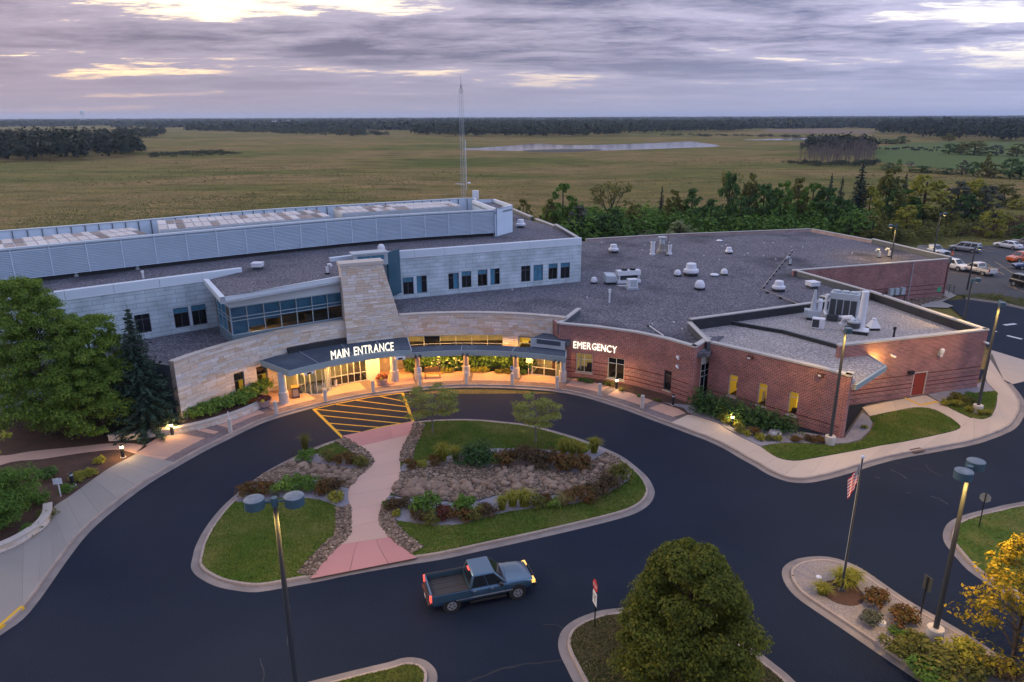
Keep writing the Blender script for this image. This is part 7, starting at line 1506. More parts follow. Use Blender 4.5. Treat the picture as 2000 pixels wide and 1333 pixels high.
def spruce(name, loc, h, r, label, group=None, lm='spruce', nlev=26, per=15, seed=1, leaf=.16, cat='tree'):
    g = np.random.default_rng(seed); o = empty(name, loc, 0, label=label, cat=cat, group=group); C_, N_ = [], []; mb = MB(); mb.tube([(0, 0, 0), (0, 0, h*.5), (0, 0, h)], [r*.07, r*.045, .01], 7)
    for i in range(nlev):
        t = i/nlev; z = h*(.04+.94*t); rr = r*(1-t)**.85*(1+.12*g.normal()); nb = max(4, int(per*(1-t*.65)))
        for k in range(nb):
            a = 6.283*(k+g.random())/nb; L_ = rr*(.75+.4*g.random()); m = max(5, int(L_/leaf*3.2)); s = np.linspace(.08, 1, m)
            x = np.stack([np.cos(a)*L_*s, np.sin(a)*L_*s, z-.30*L_*s+.12*L_*s**3], 1)+g.normal(0, leaf*.35, (m, 3)); C_.append(x)
            nn = np.tile(np.array([math.cos(a)*.25, math.sin(a)*.25, 1.0]), (m, 1))+g.normal(0, .45, (m, 3)); N_.append(nn/np.linalg.norm(nn, axis=1)[:, None])
            if k % 3 == 0: mb.tube([(0, 0, z), tuple(x[-1])], [.03*r*.5, .006], 4)
    V, F = leaf_quads(np.vstack(C_), np.vstack(N_), leaf, .38); link('crown', fast_mesh('crown', V, F), LM[lm], o); mb.build('trunk', BARK, o); return o
spruce('spruce_tree', (*(-29.04, 51.92), .1), 10.48, 2.75, 'dark spruce beside the stone wing end', nlev=34, per=20, leaf=.15)
make_tree('willow_shrub', (*(-31.97, 38.37), .1), 'broad feathery green shrub behind the seat wall at left', 'shrub', 'green', .2, 3.3, round_, 2.5, 90, 220, .10, seed=17, rc=.3, hollow=.2, r0=.08, aspect=.3)
make_tree('sapling', (*(-35.71, 42.13), .1), 'yellow green branch tips reaching in at the left edge', 'tree', 'yellowgreen', 1.6, 3.9, vase, 2.3, 26, 90, .11, seed=19, rc=.25, hollow=.3, r0=.06, every=2)
def locust(p, h, r, label, seed):
    make_tree('honey_locust', (*p, .14), label, 'tree', 'locust', h*.38, h*.97, lambda t: .55+.45*math.sin(math.pi*(.15+.75*t)), r, 60, 120, .075, seed=seed, rc=.25, hollow=.25, flatc=.28, r0=.06, every=1, bark=PALEB, aspect=.35, group='small honey locust trees on the island')
locust((-6.30, 51.36), 4.00, 2.1, 'airy small tree at left on the island lawn near the crossing', 3); locust((1.77, 49.45), 4.01, 1.75, 'airy small tree at right on the island lawn', 8)
gp_ = (22.29, 25.95); make_tree('golden_tree', (*gp_, .1), 'tree with golden autumn leaves at the lower right edge', 'tree', 'gold', 1.2, 6.8, lambda t: max(.3, 1-.62*t), 2.9, 105, 48, .085, seed=23, rc=.21, hollow=.4, r0=.1, every=2, flatc=.5)
# shrubs ----------------------------------------------------------------------
SH = {}
def shrub_mesh(kind, seed):
    g = np.random.default_rng(seed); C_, N_ = [], []
    for k in range(24):
        a = g.random()*6.283; r = .66*math.sqrt(g.random()); z = .12+.62*g.random()*(1-r*.5); q, nn = blob_leaves(44, (.32, .32, .26), .07, .5, (r*math.cos(a), r*math.sin(a), z), .4); C_.append(q); N_.append(nn)
    V, F = leaf_quads(np.vstack(C_), np.vstack(N_), .075, .5); V[:, 2] = np.maximum(V[:, 2], .0); me = fast_mesh('shrub_'+kind, V, F); me.materials.append(LM[kind]); return me
def juniper_mesh(seed):
    g = np.random.default_rng(seed); C_, N_ = [], []
    for k in range(130):
        a = g.random()*6.283; el = R(15+60*g.random()); L_ = .75+.35*g.random(); m = 11; s = np.linspace(.2, 1, m); x = np.stack([np.cos(a)*math.cos(el)*L_*s, np.sin(a)*math.cos(el)*L_*s, math.sin(el)*L_*s*1.0-.12*s*s+.05], 1)+g.normal(0, .03, (m, 3)); C_.append(x); nn = g.normal(0, .7, (m, 3))+np.array([0, 0, 1]); N_.append(nn/np.linalg.norm(nn, axis=1)[:, None])
    V, F = leaf_quads(np.vstack(C_), np.vstack(N_), .065, .4); me = fast_mesh('shrub_juniper', V, F); me.materials.append(LM['juniper']); return me
def tuft_mesh(kind, seed, n=240):
    g = np.random.default_rng(seed); V = []; F = []
    for k in range(n):
        a = g.random()*6.283; b = g.random()*6.283; r0 = .30*math.sqrt(g.random()); L_ = .7+.4*g.random(); lean = .35+.9*g.random(); w = .022
        base = np.array([r0*math.cos(a), r0*math.sin(a), 0]); d = np.array([math.cos(b), math.sin(b), 0]); sd = np.array([-d[1], d[0], 0])*w
        p1 = base+d*lean*.35*L_+np.array([0, 0, L_*.72]); p2 = base+d*lean*.95*L_+np.array([0, 0, L_*(.98-.35*lean)]); i = len(V)
        V += [base-sd, base+sd, p1+sd, p1-sd, p2+sd*.2, p2-sd*.2]; F += [(i, i+1, i+2, i+3), (i+3, i+2, i+4, i+5)]
    me = fast_mesh('tuft_'+kind, np.array(V), np.array(F)); me.materials.append(LM[kind]); return me
for k in ('rust', 'brown', 'green', 'yellowgreen', 'red', 'olive', 'grey', 'dark', 'bright'): SH[k] = [shrub_mesh(k, i*31+hash(k) % 7 if False else i*31+len(k)) for i in range(2)]
SH['juniper'] = [juniper_mesh(2), juniper_mesh(5)]; SH['tuft'] = [tuft_mesh('yellowgreen', 1), tuft_mesh('yellowgreen', 2)]; SH['straw'] = [tuft_mesh('straw', 3), tuft_mesh('straw', 4)]; SH['spray'] = [tuft_mesh('olive', 6, 90)]
WORD = {'rust': 'rust coloured shrub', 'brown': 'brown shrub', 'green': 'green shrub', 'yellowgreen': 'yellow green shrub', 'red': 'reddish shrub', 'olive': 'olive shrub', 'grey': 'grey green shrub', 'dark': 'dark green shrub', 'bright': 'bright green shrub', 'juniper': 'dark juniper', 'tuft': 'yellow grass tuft', 'straw': 'straw coloured tuft', 'spray': 'wispy olive tuft'}
def plant(row, items, group, z=.15):
    cnt = {}; tot = {}
    for it in items: tot[it[1]] = tot.get(it[1], 0)+1
    for p, k, r, h in sorted(items, key=lambda q: q[0][0]):
        i = cnt.get(k, 0); cnt[k] = i+1; lab = f'{ORD[i]} {WORD[k]} from the left {row}' if tot[k] > 1 else f'only {WORD[k]} {row}'
        o = empty('grass_tuft' if k in ('tuft', 'straw', 'spray') else 'shrub', (*p, z), random.random()*6.3, label=lab, cat='grass tuft' if k in ('tuft', 'straw', 'spray') else 'shrub', group=group)
        r *= .85 if k in ('tuft', 'straw', 'spray') else 1.22; h *= 1.1; q = link('foliage', random.choice(SH[k]), None, o); q.scale = (r*random.uniform(.9, 1.1), r*random.uniform(.9, 1.1), h*random.uniform(.92, 1.08))
        mb = MB(); mb.cyl((0, 0, -.03), (0, 0, .4*h), .03, .015, 5); mb.build('stem', BARK, o)
plant('in upper island bed left of path', [((-15.00, 46.92), 'green', .85, .8), ((-13.40, 46.83), 'olive', .8, .8), ((-11.99, 46.18), 'rust', .9, .9), ((-10.96, 45.86), 'olive', .75, .8), ((-15.54, 48.35), 'spray', .9, 1.5)], 'shrubs in the left island bed')
plant('in lower island bed left of path', [((-17.49, 41.79), 'rust', .85, .95), ((-16.51, 41.92), 'rust', .85, 1.0), ((-15.40, 42.38), 'bright', .95, .95), ((-14.29, 42.44), 'green', 1.0, 1.1), ((-13.53, 42.57), 'green', .8, .95), ((-12.55, 42.09), 'rust', .8, 1.1), ((-11.83, 42.22), 'brown', .7, 1.0), ((-11.47, 40.96), 'yellowgreen', .55, .75), ((-15.58, 41.44), 'grey', .3, .3)], 'shrubs in the left island bed')
plant('in upper island bed right of path', [((-7.30, 45.60), 'rust', .6, .7), ((-6.47, 45.75), 'yellowgreen', .5, .55), ((-5.63, 46.05), 'rust', .65, .7), ((-5.05, 46.61), 'tuft', 1.0, 1.6), ((-4.13, 46.76), 'tuft', .8, 1.2), ((-3.07, 46.43), 'juniper', 1.25, 1.3), ((-2.11, 46.42), 'juniper', 1.35, 1.45), ((-1.14, 46.26), 'yellowgreen', .6, .7), ((-0.40, 46.17), 'rust', .9, 1.15), ((0.53, 46.40), 'brown', 1.1, 1.35), ((1.52, 46.32), 'brown', 1.1, 1.3), ((2.39, 45.91), 'brown', 1.1, 1.25), ((3.24, 45.44), 'rust', 1.0, 1.2), ((4.12, 44.98), 'rust', 1.0, 1.15), ((4.93, 45.58), 'rust', .9, 1.0), ((3.77, 47.77), 'tuft', .9, 1.35), ((4.43, 47.52), 'tuft', .9, 1.3), ((5.02, 47.35), 'tuft', .8, 1.1), ((6.06, 47.84), 'tuft', .9, 1.25)], 'shrubs in the right island beds')
plant('in lower island bed right of path', [((-7.68, 39.99), 'brown', .65, .75), ((-7.98, 40.24), 'green', .4, .5), ((-7.23, 39.19), 'yellowgreen', .35, .4), ((-6.93, 40.23), 'brown', .6, .6), ((-5.45, 39.60), 'green', 1.05, 1.45), ((-6.09, 39.55), 'yellowgreen', .4, .5), ((-5.82, 38.71), 'brown', .7, .75), ((-5.06, 38.47), 'olive', .7, .75), ((-4.29, 38.99), 'red', .7, .8), ((-3.10, 39.34), 'green', .95, 1.3), ((-3.21, 38.69), 'rust', .75, .85), ((-2.52, 38.80), 'olive', .7, .75), ((-2.04, 39.52), 'yellowgreen', .55, .6), ((-1.49, 39.33), 'brown', .7, .75), ((-0.66, 39.82), 'tuft', .75, 1.1), ((-0.00, 40.31), 'tuft', .9, 1.0), ((0.75, 40.30), 'tuft', 1.05, 1.25), ((1.61, 40.30), 'olive', .7, .8), ((2.21, 40.61), 'rust', .6, .7), ((2.62, 40.23), 'bright', .6, .65), ((3.32, 40.41), 'straw', .85, .9), ((3.85, 40.86), 'rust', .8, .9), ((4.69, 40.92), 'rust', .95, 1.0), ((5.55, 41.76), 'brown', .95, 1.0), ((6.45, 42.64), 'brown', .95, 1.05), ((7.46, 43.69), 'olive', .95, 1.35)], 'shrubs in the right island beds')
plant('on the flagpole median', [((17.48, 32.00), 'tuft', 1.15, .95), ((18.07, 32.17), 'tuft', .95, .85), ((16.15, 31.41), 'tuft', .75, .7), ((18.67, 30.62), 'rust', .78, .85), ((17.70, 29.16), 'grey', .55, .6), ((19.24, 29.15), 'rust', .85, .85), ((17.86, 27.13), 'olive', .9, .75), ((18.88, 27.56), 'olive', .8, .8), ((18.56, 28.32), 'green', .5, .4), ((19.33, 25.85), 'olive', 1.35, .95), ((20.52, 26.79), 'yellowgreen', 1.1, .8), ((18.53, 25.76), 'green', 1.0, .8), ((21.03, 25.99), 'olive', 1.1, .9), ((21.64, 25.68), 'brown', 1.0, .9)], 'shrubs on the flagpole median', .13)
plant('in curved annex wall bed', [((16.07, 55.43), 'juniper', 1.45, 1.95), ((17.07, 54.67), 'juniper', 1.5, 1.95), ((18.22, 53.92), 'juniper', 1.5, 1.8), ((19.24, 52.89), 'juniper', 1.5, 1.6), ((20.29, 52.09), 'juniper', 1.5, 1.5), ((21.31, 51.50), 'juniper', 1.4, 1.35), ((17.53, 53.31), 'yellowgreen', .8, .7), ((18.31, 52.30), 'yellowgreen', .6, .6), ((17.94, 51.24), 'olive', .5, .55), ((18.29, 50.67), 'yellowgreen', .4, .45), ((18.88, 50.76), 'rust', .65, .7), ((19.07, 50.02), 'yellowgreen', .5, .5), ((19.84, 49.83), 'olive', .4, .45), ((20.47, 49.73), 'yellowgreen', .4, .5), ((21.77, 49.63), 'rust', .5, .45), ((22.82, 49.80), 'brown', .5, .5), ((23.26, 49.53), 'rust', .55, .5), ((23.73, 49.44), 'rust', .4, .4), ((28.13, 52.02), 'yellowgreen', .3, .3)], 'shrubs in the annex bed')
plant('beside the red door', [((37.46, 56.80), 'yellowgreen', .6, .5), ((38.07, 56.34), 'tuft', .7, .6), ((38.91, 57.60), 'olive', .8, .8), ((39.22, 56.79), 'olive', .8, .8), ((38.42, 55.13), 'tuft', .6, .5), ((38.96, 54.48), 'tuft', .6, .5), ((39.66, 54.58), 'tuft', .5, .4), ((40.47, 57.94), 'green', .7, .7)], 'shrubs beside the red door')
plant('on the planter wall', [((-26.59, 54.15), 'bright', 1.0, 1.0), ((-25.79, 54.25), 'bright', 1.2, 1.25), ((-25.11, 54.88), 'bright', 1.2, 1.3), ((-24.42, 55.64), 'bright', 1.2, 1.3), ((-23.75, 56.41), 'bright', 1.2, 1.3), ((-23.16, 57.32), 'bright', 1.2, 1.3), ((-22.72, 58.38), 'bright', 1.15, 1.3), ((-22.41, 59.36), 'bright', 1.0, 1.35)], 'bright shrubs behind the planter wall', .4)
plant('along left garden edge', [((-30.10, 43.95), 'yellowgreen', .7, .7), ((-29.66, 44.53), 'yellowgreen', .6, .6), ((-29.90, 46.53), 'yellowgreen', .5, .5), ((-29.82, 42.40), 'green', .55, .6), ((-32.19, 44.18), 'dark', .9, .8), ((-30.90, 40.76), 'green', .9, .9), ((-29.20, 39.20), 'olive', .6, .55), ((-29.55, 52.57), 'olive', .7, .5), ((-30.71, 51.23), 'dark', .8, .5), ((-28.68, 53.98), 'yellowgreen', .5, .4), ((-29.12, 37.48), 'green', .6, .6)], 'plants in the left garden', .11)
hd = [(PO(22.95, a), 'dark', 1.15, 1.85) for a in (103.5, 100.5, 97.5, 94.5, 91.5, 88.5, 85.5, 82.5, 79.5, 76.5, 74.2)]
plant('in hedge under walkway canopy', hd, 'hedge shrubs under the walkway canopy')
FLW = mat('pale_hydrangea', (.5, .55, .4), .8, isl=[(.52, .56, .42), (.38, .46, .28), (.6, .6, .48)])
pts = []
for k in range(42):
    a = random.uniform(89, 98.5); r_ = 22.3-random.random()*.35; pts.append((*PO(r_, a), random.uniform(.35, 1.9)))
c, nn = zip(*[blob_leaves(26, (.13, .13, .12), .05, .3, p, .6) for p in pts]); V, F = leaf_quads(np.vstack(c), np.vstack(nn), .05, .8); o = link('hydrangea_flowers', fast_mesh('hydrangea', V, F), FLW); setp(o, 'pale hydrangea blooms in the hedge behind the bench', 'flowers', None, 'stuff')
plant('before hedge under walkway canopy', [(PO(22.0, 96.5), 'yellowgreen', .5, .5), (PO(22.0, 94), 'yellowgreen', .5, .5), (PO(22.0, 87.5), 'yellowgreen', .55, .5), (PO(22.0, 85.5), 'yellowgreen', .6, .6), (PO(22.0, 81), 'olive', .55, .5), (PO(22.0, 78.5), 'olive', .55, .6), (PO(22.05, 75), 'dark', .5, .5)], 'low plants before the hedge')
plant('at emergency wing foot', [((6.56, 62.83), 'dark', .5, .35), ((7.18, 62.29), 'dark', .5, .35), ((8.93, 61.74), 'olive', .55, .4), ((9.99, 60.18), 'olive', .4, .3), ((11.38, 58.81), 'dark', .35, .25), ((12.74, 57.84), 'olive', .35, .25)], 'low plants below the EMERGENCY letters')
# trees in the belt behind the roofs ----------------------------------------------
BT = {}
def belt_proto(kind, seed):
    lm = {'dark': 'dark', 'green': 'green', 'olive': 'olive', 'yg': 'yellowgreen', 'pale': 'pale', 'grey': 'grey', 'red': 'red'}[kind]
    V, F, cs = clump_crown(.06, 1.0, (lambda t: max(.25, math.sin(math.pi*(.2+.74*t))**.7)), .42, 60, 50, .034, seed=seed, rc=.26, hollow=.3); me = fast_mesh('crown', V, F); me.materials.append(LM[lm]); mb = MB(); limbs(mb, .1, 1.0, cs, .02, 12); return me, mb.mesh('trunk', BARK)
for k in ('dark', 'green', 'olive', 'yg', 'pale', 'grey', 'red'): BT[k] = [belt_proto(k, 40+i*7+len(k)) for i in range(2)]
def spr_proto(seed):
    o = spruce('tmp', (0, 0, 0), 1.0, .21, 'x', nlev=24, per=11, seed=seed, leaf=.026); r = [c.data for c in o.children]
    for c in list(o.children): bpy.data.objects.remove(c)
    bpy.data.objects.remove(o); return tuple(r)
BT['spruce'] = [spr_proto(3), spr_proto(6)]
def bare_proto(seed, leafy):
    g = random.Random(seed); mb = MB(); mb.tube([(0, 0, 0), (.01, 0, .25), (0, .01, .45)], [.028, .022, .018], 6); ends = []
    def br(p, d, L_, r, n):
        e = p+d*L_; mb.tube([p, p.lerp(e, .5)+Vector((g.gauss(0, .01), g.gauss(0, .01), .01)), e], [r, r*.75, r*.45], 4); ends.append(e)
        if n:
            for _ in range(3): br(e if g.random() < .6 else p.lerp(e, .6), (d+Vector((g.gauss(0, .5), g.gauss(0, .5), g.gauss(.1, .25)))).normalized(), L_*.68, r*.5, n-1)
    for k in range(6): a = k*1.05+g.random(); br(Vector((0, 0, .3+.03*k)), Vector((math.cos(a)*.6, math.sin(a)*.6, 1)).normalized(), .26, .013, 3)
    tr = mb.mesh('trunk', LM['twig'] if not leafy else BARK); V, F = leaf_quads(np.array([tuple(e) for e in ends]*3)+rng.normal(0, .015, (len(ends)*3, 3)), rng.normal(size=(len(ends)*3, 3)), .016, .5)
    me = fast_mesh('crown', V, F); me.materials.append(LM['olive' if leafy else 'twig']); return me, tr
BT['bare'] = [bare_proto(2, True), bare_proto(9, True)]; BT['twiggy'] = [bare_proto(4, False)]
TW_ = {'dark': 'dark green leafy tree', 'green': 'green leafy tree', 'olive': 'olive green leafy tree', 'yg': 'yellow green tree', 'pale': 'pale rounded willow', 'grey': 'grey green tree', 'red': 'small red leaved tree', 'spruce': 'dark pointed spruce', 'bare': 'sparse half bare tree', 'twiggy': 'leafless grey tree'}
def belt(items, row, group):
    cnt = {}; tot = {}
    for it in items: tot[it[1]] = tot.get(it[1], 0)+1
    for p, k, h, w in sorted(items, key=lambda q: q[0][0]/q[0][1]):
        i = cnt.get(k, 0); cnt[k] = i+1; lab = f'{ORD[i]} {TW_[k]} from the left {row}' if tot[k] > 1 else f'only {TW_[k]} {row}'
        o = empty('spruce_tree' if k == 'spruce' else 'tree', (*p, -.12), random.random()*6.3, label=lab, cat='tree', group=group); cr, tr = random.choice(BT[k])
        kx = w/(.9 if k not in ('spruce', 'bare', 'twiggy') else .42 if k == 'spruce' else .75)
        for nm, me in (('crown', cr), ('trunk', tr)): q = link(nm, me, None, o); q.scale = (kx, kx, h)
BLT = []
def bt(p, k, h, wpx): d = math.hypot(p[0], p[1]); BLT.append((p, k, h, wpx*d/1388))
bt((2.35, 143.18), 'olive', 7.97, 42)
bt((10.04, 140.58), 'green', 11.08, 62)
bt((7.70, 140.63), 'olive', 8.24, 40)
bt((12.88, 138.16), 'grey', 7.43, 55)
bt((14.84, 135.84), 'green', 4.32, 44)
bt((20.59, 147.92), 'bare', 11.70, 80)
bt((19.57, 138.03), 'dark', 6.94, 62)
bt((17.08, 138.08), 'dark', 5.76, 50)
bt((24.44, 142.72), 'olive', 6.95, 48)
bt((26.25, 137.89), 'pale', 3.00, 44)
bt((31.06, 149.03), 'spruce', 10.34, 22)
bt((33.06, 146.34), 'olive', 9.15, 46)
bt((36.44, 144.98), 'dark', 9.68, 56)
bt((32.36, 136.62), 'pale', 4.73, 62)
bt((40.06, 143.64), 'dark', 7.79, 55)
bt((44.58, 147.40), 'dark', 12.68, 44)
bt((45.35, 150.07), 'bare', 13.71, 44)
bt((48.70, 147.31), 'olive', 12.17, 42)
bt((50.70, 144.68), 'dark', 10.67, 60)
bt((45.37, 142.28), 'dark', 8.62, 50)
bt((54.22, 144.60), 'green', 11.06, 58)
bt((58.52, 147.10), 'olive', 11.44, 48)
bt((60.44, 144.47), 'green', 10.65, 56)
bt((64.83, 146.97), 'spruce', 12.85, 26)
bt((62.82, 143.16), 'dark', 10.17, 60)
bt((68.89, 150.92), 'spruce', 11.92, 30)
bt((65.77, 141.86), 'dark', 7.90, 50)
bt((76.18, 157.99), 'spruce', 14.15, 50)
bt((75.05, 158.02), 'red', 5.17, 14)
bt((78.77, 157.93), 'yg', 8.93, 44)
bt((85.00, 162.45), 'olive', 12.29, 52)
bt((85.00, 162.45), 'dark', 10.28, 40)
bt((95.69, 175.98), 'spruce', 10.70, 26)
bt((89.64, 163.95), 'green', 7.64, 54)
bt((94.95, 165.46), 'yg', 10.46, 82)
bt((91.35, 162.30), 'dark', 5.53, 40)
bt((102.45, 165.28), 'grey', 9.19, 54)
bt((106.97, 166.84), 'yg', 9.50, 60)
bt((107.98, 163.51), 'grey', 8.53, 52)
bt((102.62, 162.03), 'dark', 6.88, 44)
bt((135.22, 197.92), 'olive', 5.68, 46)
bt((98.97, 146.23), 'yg', 5.24, 52)
bt((64.65, 135.97), 'green', 6.26, 60)
bt((68.51, 134.77), 'olive', 5.64, 60)
bt((82.71, 149.25), 'yg', 5.97, 48)
bt((74.11, 138.09), 'olive', 3.99, 46)
bt((135.50, 191.09), 'yg', 2.69, 34)
bt((101.58, 139.89), 'dark', 3.63, 46)
bt((94.81, 157.56), 'olive', 5.71, 50)

belt(BLT, 'in tree belt behind roofs', 'trees in the belt behind the gravel roofs')
BLT = []
bt((279.37, 468.53), 'dark', 6.31, 26)
bt((286.59, 468.03), 'olive', 6.93, 24)
bt((287.29, 455.47), 'olive', 7.97, 44)
bt((296.65, 448.83), 'grey', 6.05, 24)
bt((301.46, 436.97), 'olive', 7.07, 34)
bt((338.30, 639.33), 'dark', 6.41, 24)
bt((325.57, 640.53), 'dark', 3.86, 42)
bt((413.32, 697.57), 'olive', 6.98, 22)
bt((180.20, 339.36), 'green', 4.39, 9)
bt((178.33, 326.48), 'twiggy', 4.23, 16)
bt((178.81, 317.34), 'dark', 2.82, 42)
bt((184.34, 308.47), 'dark', 2.54, 38)
bt((187.66, 302.83), 'grey', 5.80, 20)
bt((188.82, 297.47), 'dark', 5.50, 24)
bt((193.91, 297.25), 'olive', 8.32, 20)
bt((192.17, 289.70), 'olive', 4.96, 40)
bt((195.36, 284.69), 'dark', 7.60, 34)
bt((197.69, 282.22), 'dark', 4.84, 32)
bt((170.70, 330.00), 'dark', 3.38, 26)

belt(BLT, 'in far right pasture hedgerows', 'far pasture hedgerow trees')
# undergrowth between the belt trees
def blobs(name, P, H, Wd, m, label, cat, nq=26, leaf=.3, kind='stuff'):
    n = len(P); g = rng; d = g.normal(size=(n, nq, 3)); d /= np.linalg.norm(d, axis=2)[..., None]; d[..., 2] = np.abs(d[..., 2])*1.0
    r = .62+.38*g.random((n, nq, 1)); sc = np.stack([Wd/2, Wd/2, H*.56], 1)[:, None]; c = d*r*sc; c[..., 2] += (H*.42)[:, None]*(.35+.65*g.random((n, nq))); c[..., 0] += P[:, None, 0]; c[..., 1] += P[:, None, 1]
    nn = d+g.normal(0, .45, (n, nq, 3)); nn[..., 2] += .35; nn /= np.linalg.norm(nn, axis=2)[..., None]
    sz = np.repeat(np.minimum(Wd, H)*leaf, nq); V, F = leaf_quads(c.reshape(-1, 3), nn.reshape(-1, 3), sz, .75)
    o = link(name, fast_mesh(name, V, F), m); setp(o, label, cat, None, kind); return o
BELTP = [(5.05, 153.04), (11.25, 155.04), (34.57, 159.72), (58.71, 163.08), (74.95, 162.69), (71.87, 141.73), (63.69, 137.14), (49.47, 136.28), (30.27, 138.98), (9.84, 134.82)]
P = scatter(BELTP, 1300); blobs('undergrowth', P, rng.uniform(2.5, 7.5, 1300), rng.uniform(2.2, 4.8, 1300), LM['green'], 'dense dark undergrowth beneath the belt trees', 'undergrowth', 60, .085)
P = scatter([(65.77, 141.86), (93.13, 170.62), (112.75, 174.62), (114.44, 165.82), (87.78, 142.63), (77.46, 136.86), (65.95, 129.45)], 420); blobs('brushwood', P, rng.uniform(.8, 3.0, 420), rng.uniform(1.5, 3.5, 420), LM['olive'], 'olive brush between the car park and the belt trees', 'brush', 50, .1)
P = scatter([(72.38, 134.69), (89.28, 154.73), (93.13, 146.35), (103.89, 143.55), (117.00, 147.15), (127.80, 161.43), (123.19, 179.06), (107.60, 170.26), (80.58, 146.62)], 500); blobs('tall_dry_grass', P, rng.uniform(.5, 1.3, 500), rng.uniform(1., 2.5, 500), LM['brown'], 'tall brown grass beyond the car park', 'grass', 40, .12)
P = scatter([(63.83, 96.19), (66.51, 97.05), (69.28, 93.23), (72.35, 88.14), (69.44, 84.30), (66.88, 89.75), (64.31, 93.58)], 60); blobs('verge_grass', P, rng.uniform(.4, 1.0, 60), rng.uniform(.6, 1.4, 60), LM['olive'], 'ragged tall grass on the car park verge', 'grass', 50, .08)
# marsh reeds: tufts over the near marsh
def reeds(n, y0, y1, h, w):
    Y = y0*((y1/y0)**rng.random(n)); X = (rng.random(n)*2-1)*(Y*.82+15); k = ~in_poly(POND, X, Y) & ~in_poly([(-70, 40), (75, 40), (75, 132), (50, 138), (-70, 122)], X, Y) & ~in_poly(LOTP, X, Y) & ~in_poly(PASTP, X, Y); X, Y = X[k], Y[k]
    f = np.sin(X*.021+Y*.013)+np.sin(Y*.047+1.3*np.sin(X*.017))+.8*np.sin(X*.06-Y*.03); s = (.55+.45*rng.random(len(X)))*np.where(f > .5, 1.25, .8)
    a = rng.random(len(X))*6.28; W = (w*s)[:, None]; H = h*s; V = np.zeros((len(X), 6, 3)); dx_, dy_ = np.cos(a), np.sin(a)
    for j, (q, t) in enumerate(((-1, 0), (1, 0), (0, 1))):
        V[:, j, 0] = X+dx_*q*W[:, 0]+(t*.3*H*dy_); V[:, j, 1] = Y+dy_*q*W[:, 0]+(t*.3*H*dx_); V[:, j, 2] = -.12+H*t
        V[:, 3+j, 0] = X-dy_*q*W[:, 0]-(t*.2*H*dx_); V[:, 3+j, 1] = Y+dx_*q*W[:, 0]+(t*.2*H*dy_); V[:, 3+j, 2] = -.12+H*t*.85
    return V.reshape(-1, 3), np.arange(6*len(X)).reshape(-1, 3)
POND = [(-40.55, 561.79), (0.59, 638.04), (30.09, 683.94), (68.90, 655.21), (176.85, 725.18), (174.95, 611.63), (111.55, 549.89), (36.40, 515.52), (-21.57, 527.38)]
PASTP = [(237.57, 480.02), (296.42, 590.67), (365.32, 664.48), (428.75, 684.92), (490.13, 652.28), (521.79, 534.50), (236.29, 237.92), (224.43, 294.61), (208.72, 329.58), (200.94, 357.51), (199.22, 394.54)]
LOTP = [(71.87, 141.73), (77.22, 134.60), (102.20, 141.09), (143.91, 153.48), (68.53, 69.15), (54.05, 84.96)]
REED = mat('marsh_reeds', (.1, .09, .04), .95, isl=[(.14, .17, .05), (.19, .19, .066), (.24, .21, .09), (.17, .185, .058), (.27, .22, .11), (.21, .185, .082)], spec=.05, trans=.2)
V1, F1 = reeds(60000, 84, 230, .22, .22); V2, F2 = reeds(9000, 220, 420, .25, .5)
o = link('marsh_reeds', fast_mesh('reeds', np.vstack([V1, V2]), np.vstack([F1, F2+len(V1)])), REED); setp(o, 'reeds and sedge covering the open marsh', 'reeds', None, 'stuff')
# far woods
FWD2 = leafmat('dark_wood_leaf', [(.018, .030, .016), (.028, .042, .020), (.012, .020, .011), (.040, .046, .020)], .12)
FWD = leafmat('far_wood_leaf', [(.026, .040, .018), (.040, .054, .022), (.018, .030, .014), (.055, .060, .024), (.034, .046, .022)], .15)
def wood(poly, n, h, w, label, m=None, name='far_wood', nq=64): P = scatter(poly, n); return blobs(name, P, rng.uniform(h*.6, h*1.15, n), rng.uniform(w*.7, w*1.2, n), m or FWD, label, 'wood', nq, .13)
wood([(-347.63, 414.59), (-294.04, 421.02), (-254.34, 423.60), (-238.00, 443.14), (-242.90, 484.45), (-276.84, 544.00), (-329.58, 620.73), (-407.85, 683.94), (-461.20, 664.77), (-513.08, 615.59)], 700, 17, 8, 'dark wood standing in the marsh at far left', FWD2)
wood([(-483.29, 901.94), (-423.19, 874.33), (-515.29, 1114.50), (-598.76, 1126.62)], 90, 12, 9, 'thin wood strip right of the dark left wood')
wood([(-130.65, 1001.01), (-61.06, 893.97), (61.73, 878.75), (146.34, 913.18), (188.51, 1042.30), (302.57, 1089.81), (422.62, 1270.45), (315.55, 1516.41), (1.52, 1519.40), (-145.45, 1327.92)], 1000, 16, 12, 'broad wood beyond the pond at centre')
wood([(-596.06, 1518.75), (-425.31, 1286.29), (-350.60, 1416.01), (-250.92, 1215.96), (-157.39, 952.76), (-227.14, 914.56), (-281.81, 1021.77), (-377.41, 1094.48), (-502.63, 1257.22)], 240, 7, 11, 'scrubby bushes on the far marsh edge left of centre')
wood([(-539.22, 1962.27), (-330.58, 2010.15), (-132.98, 1957.28), (1.84, 1824.76), (-158.44, 2333.85), (-502.50, 2443.15)], 260, 18, 18, 'far strip of wood left of centre')
wood([(487.71, 997.57), (460.15, 872.29), (419.42, 726.91), (440.32, 680.72), (496.50, 648.75), (532.34, 587.98), (976.81, 1085.17), (884.80, 1278.74), (709.55, 1314.37)], 900, 20, 11, 'dark wood edge beyond the pasture at right', FWD2)
wood([(481.61, 1479.71), (632.98, 1385.67), (693.13, 1317.71), (951.60, 1375.85), (1189.64, 1323.24), (1595.09, 1776.78), (1012.22, 2093.28), (549.32, 1984.48)], 900, 18, 16, 'long wood behind the cut field at right')
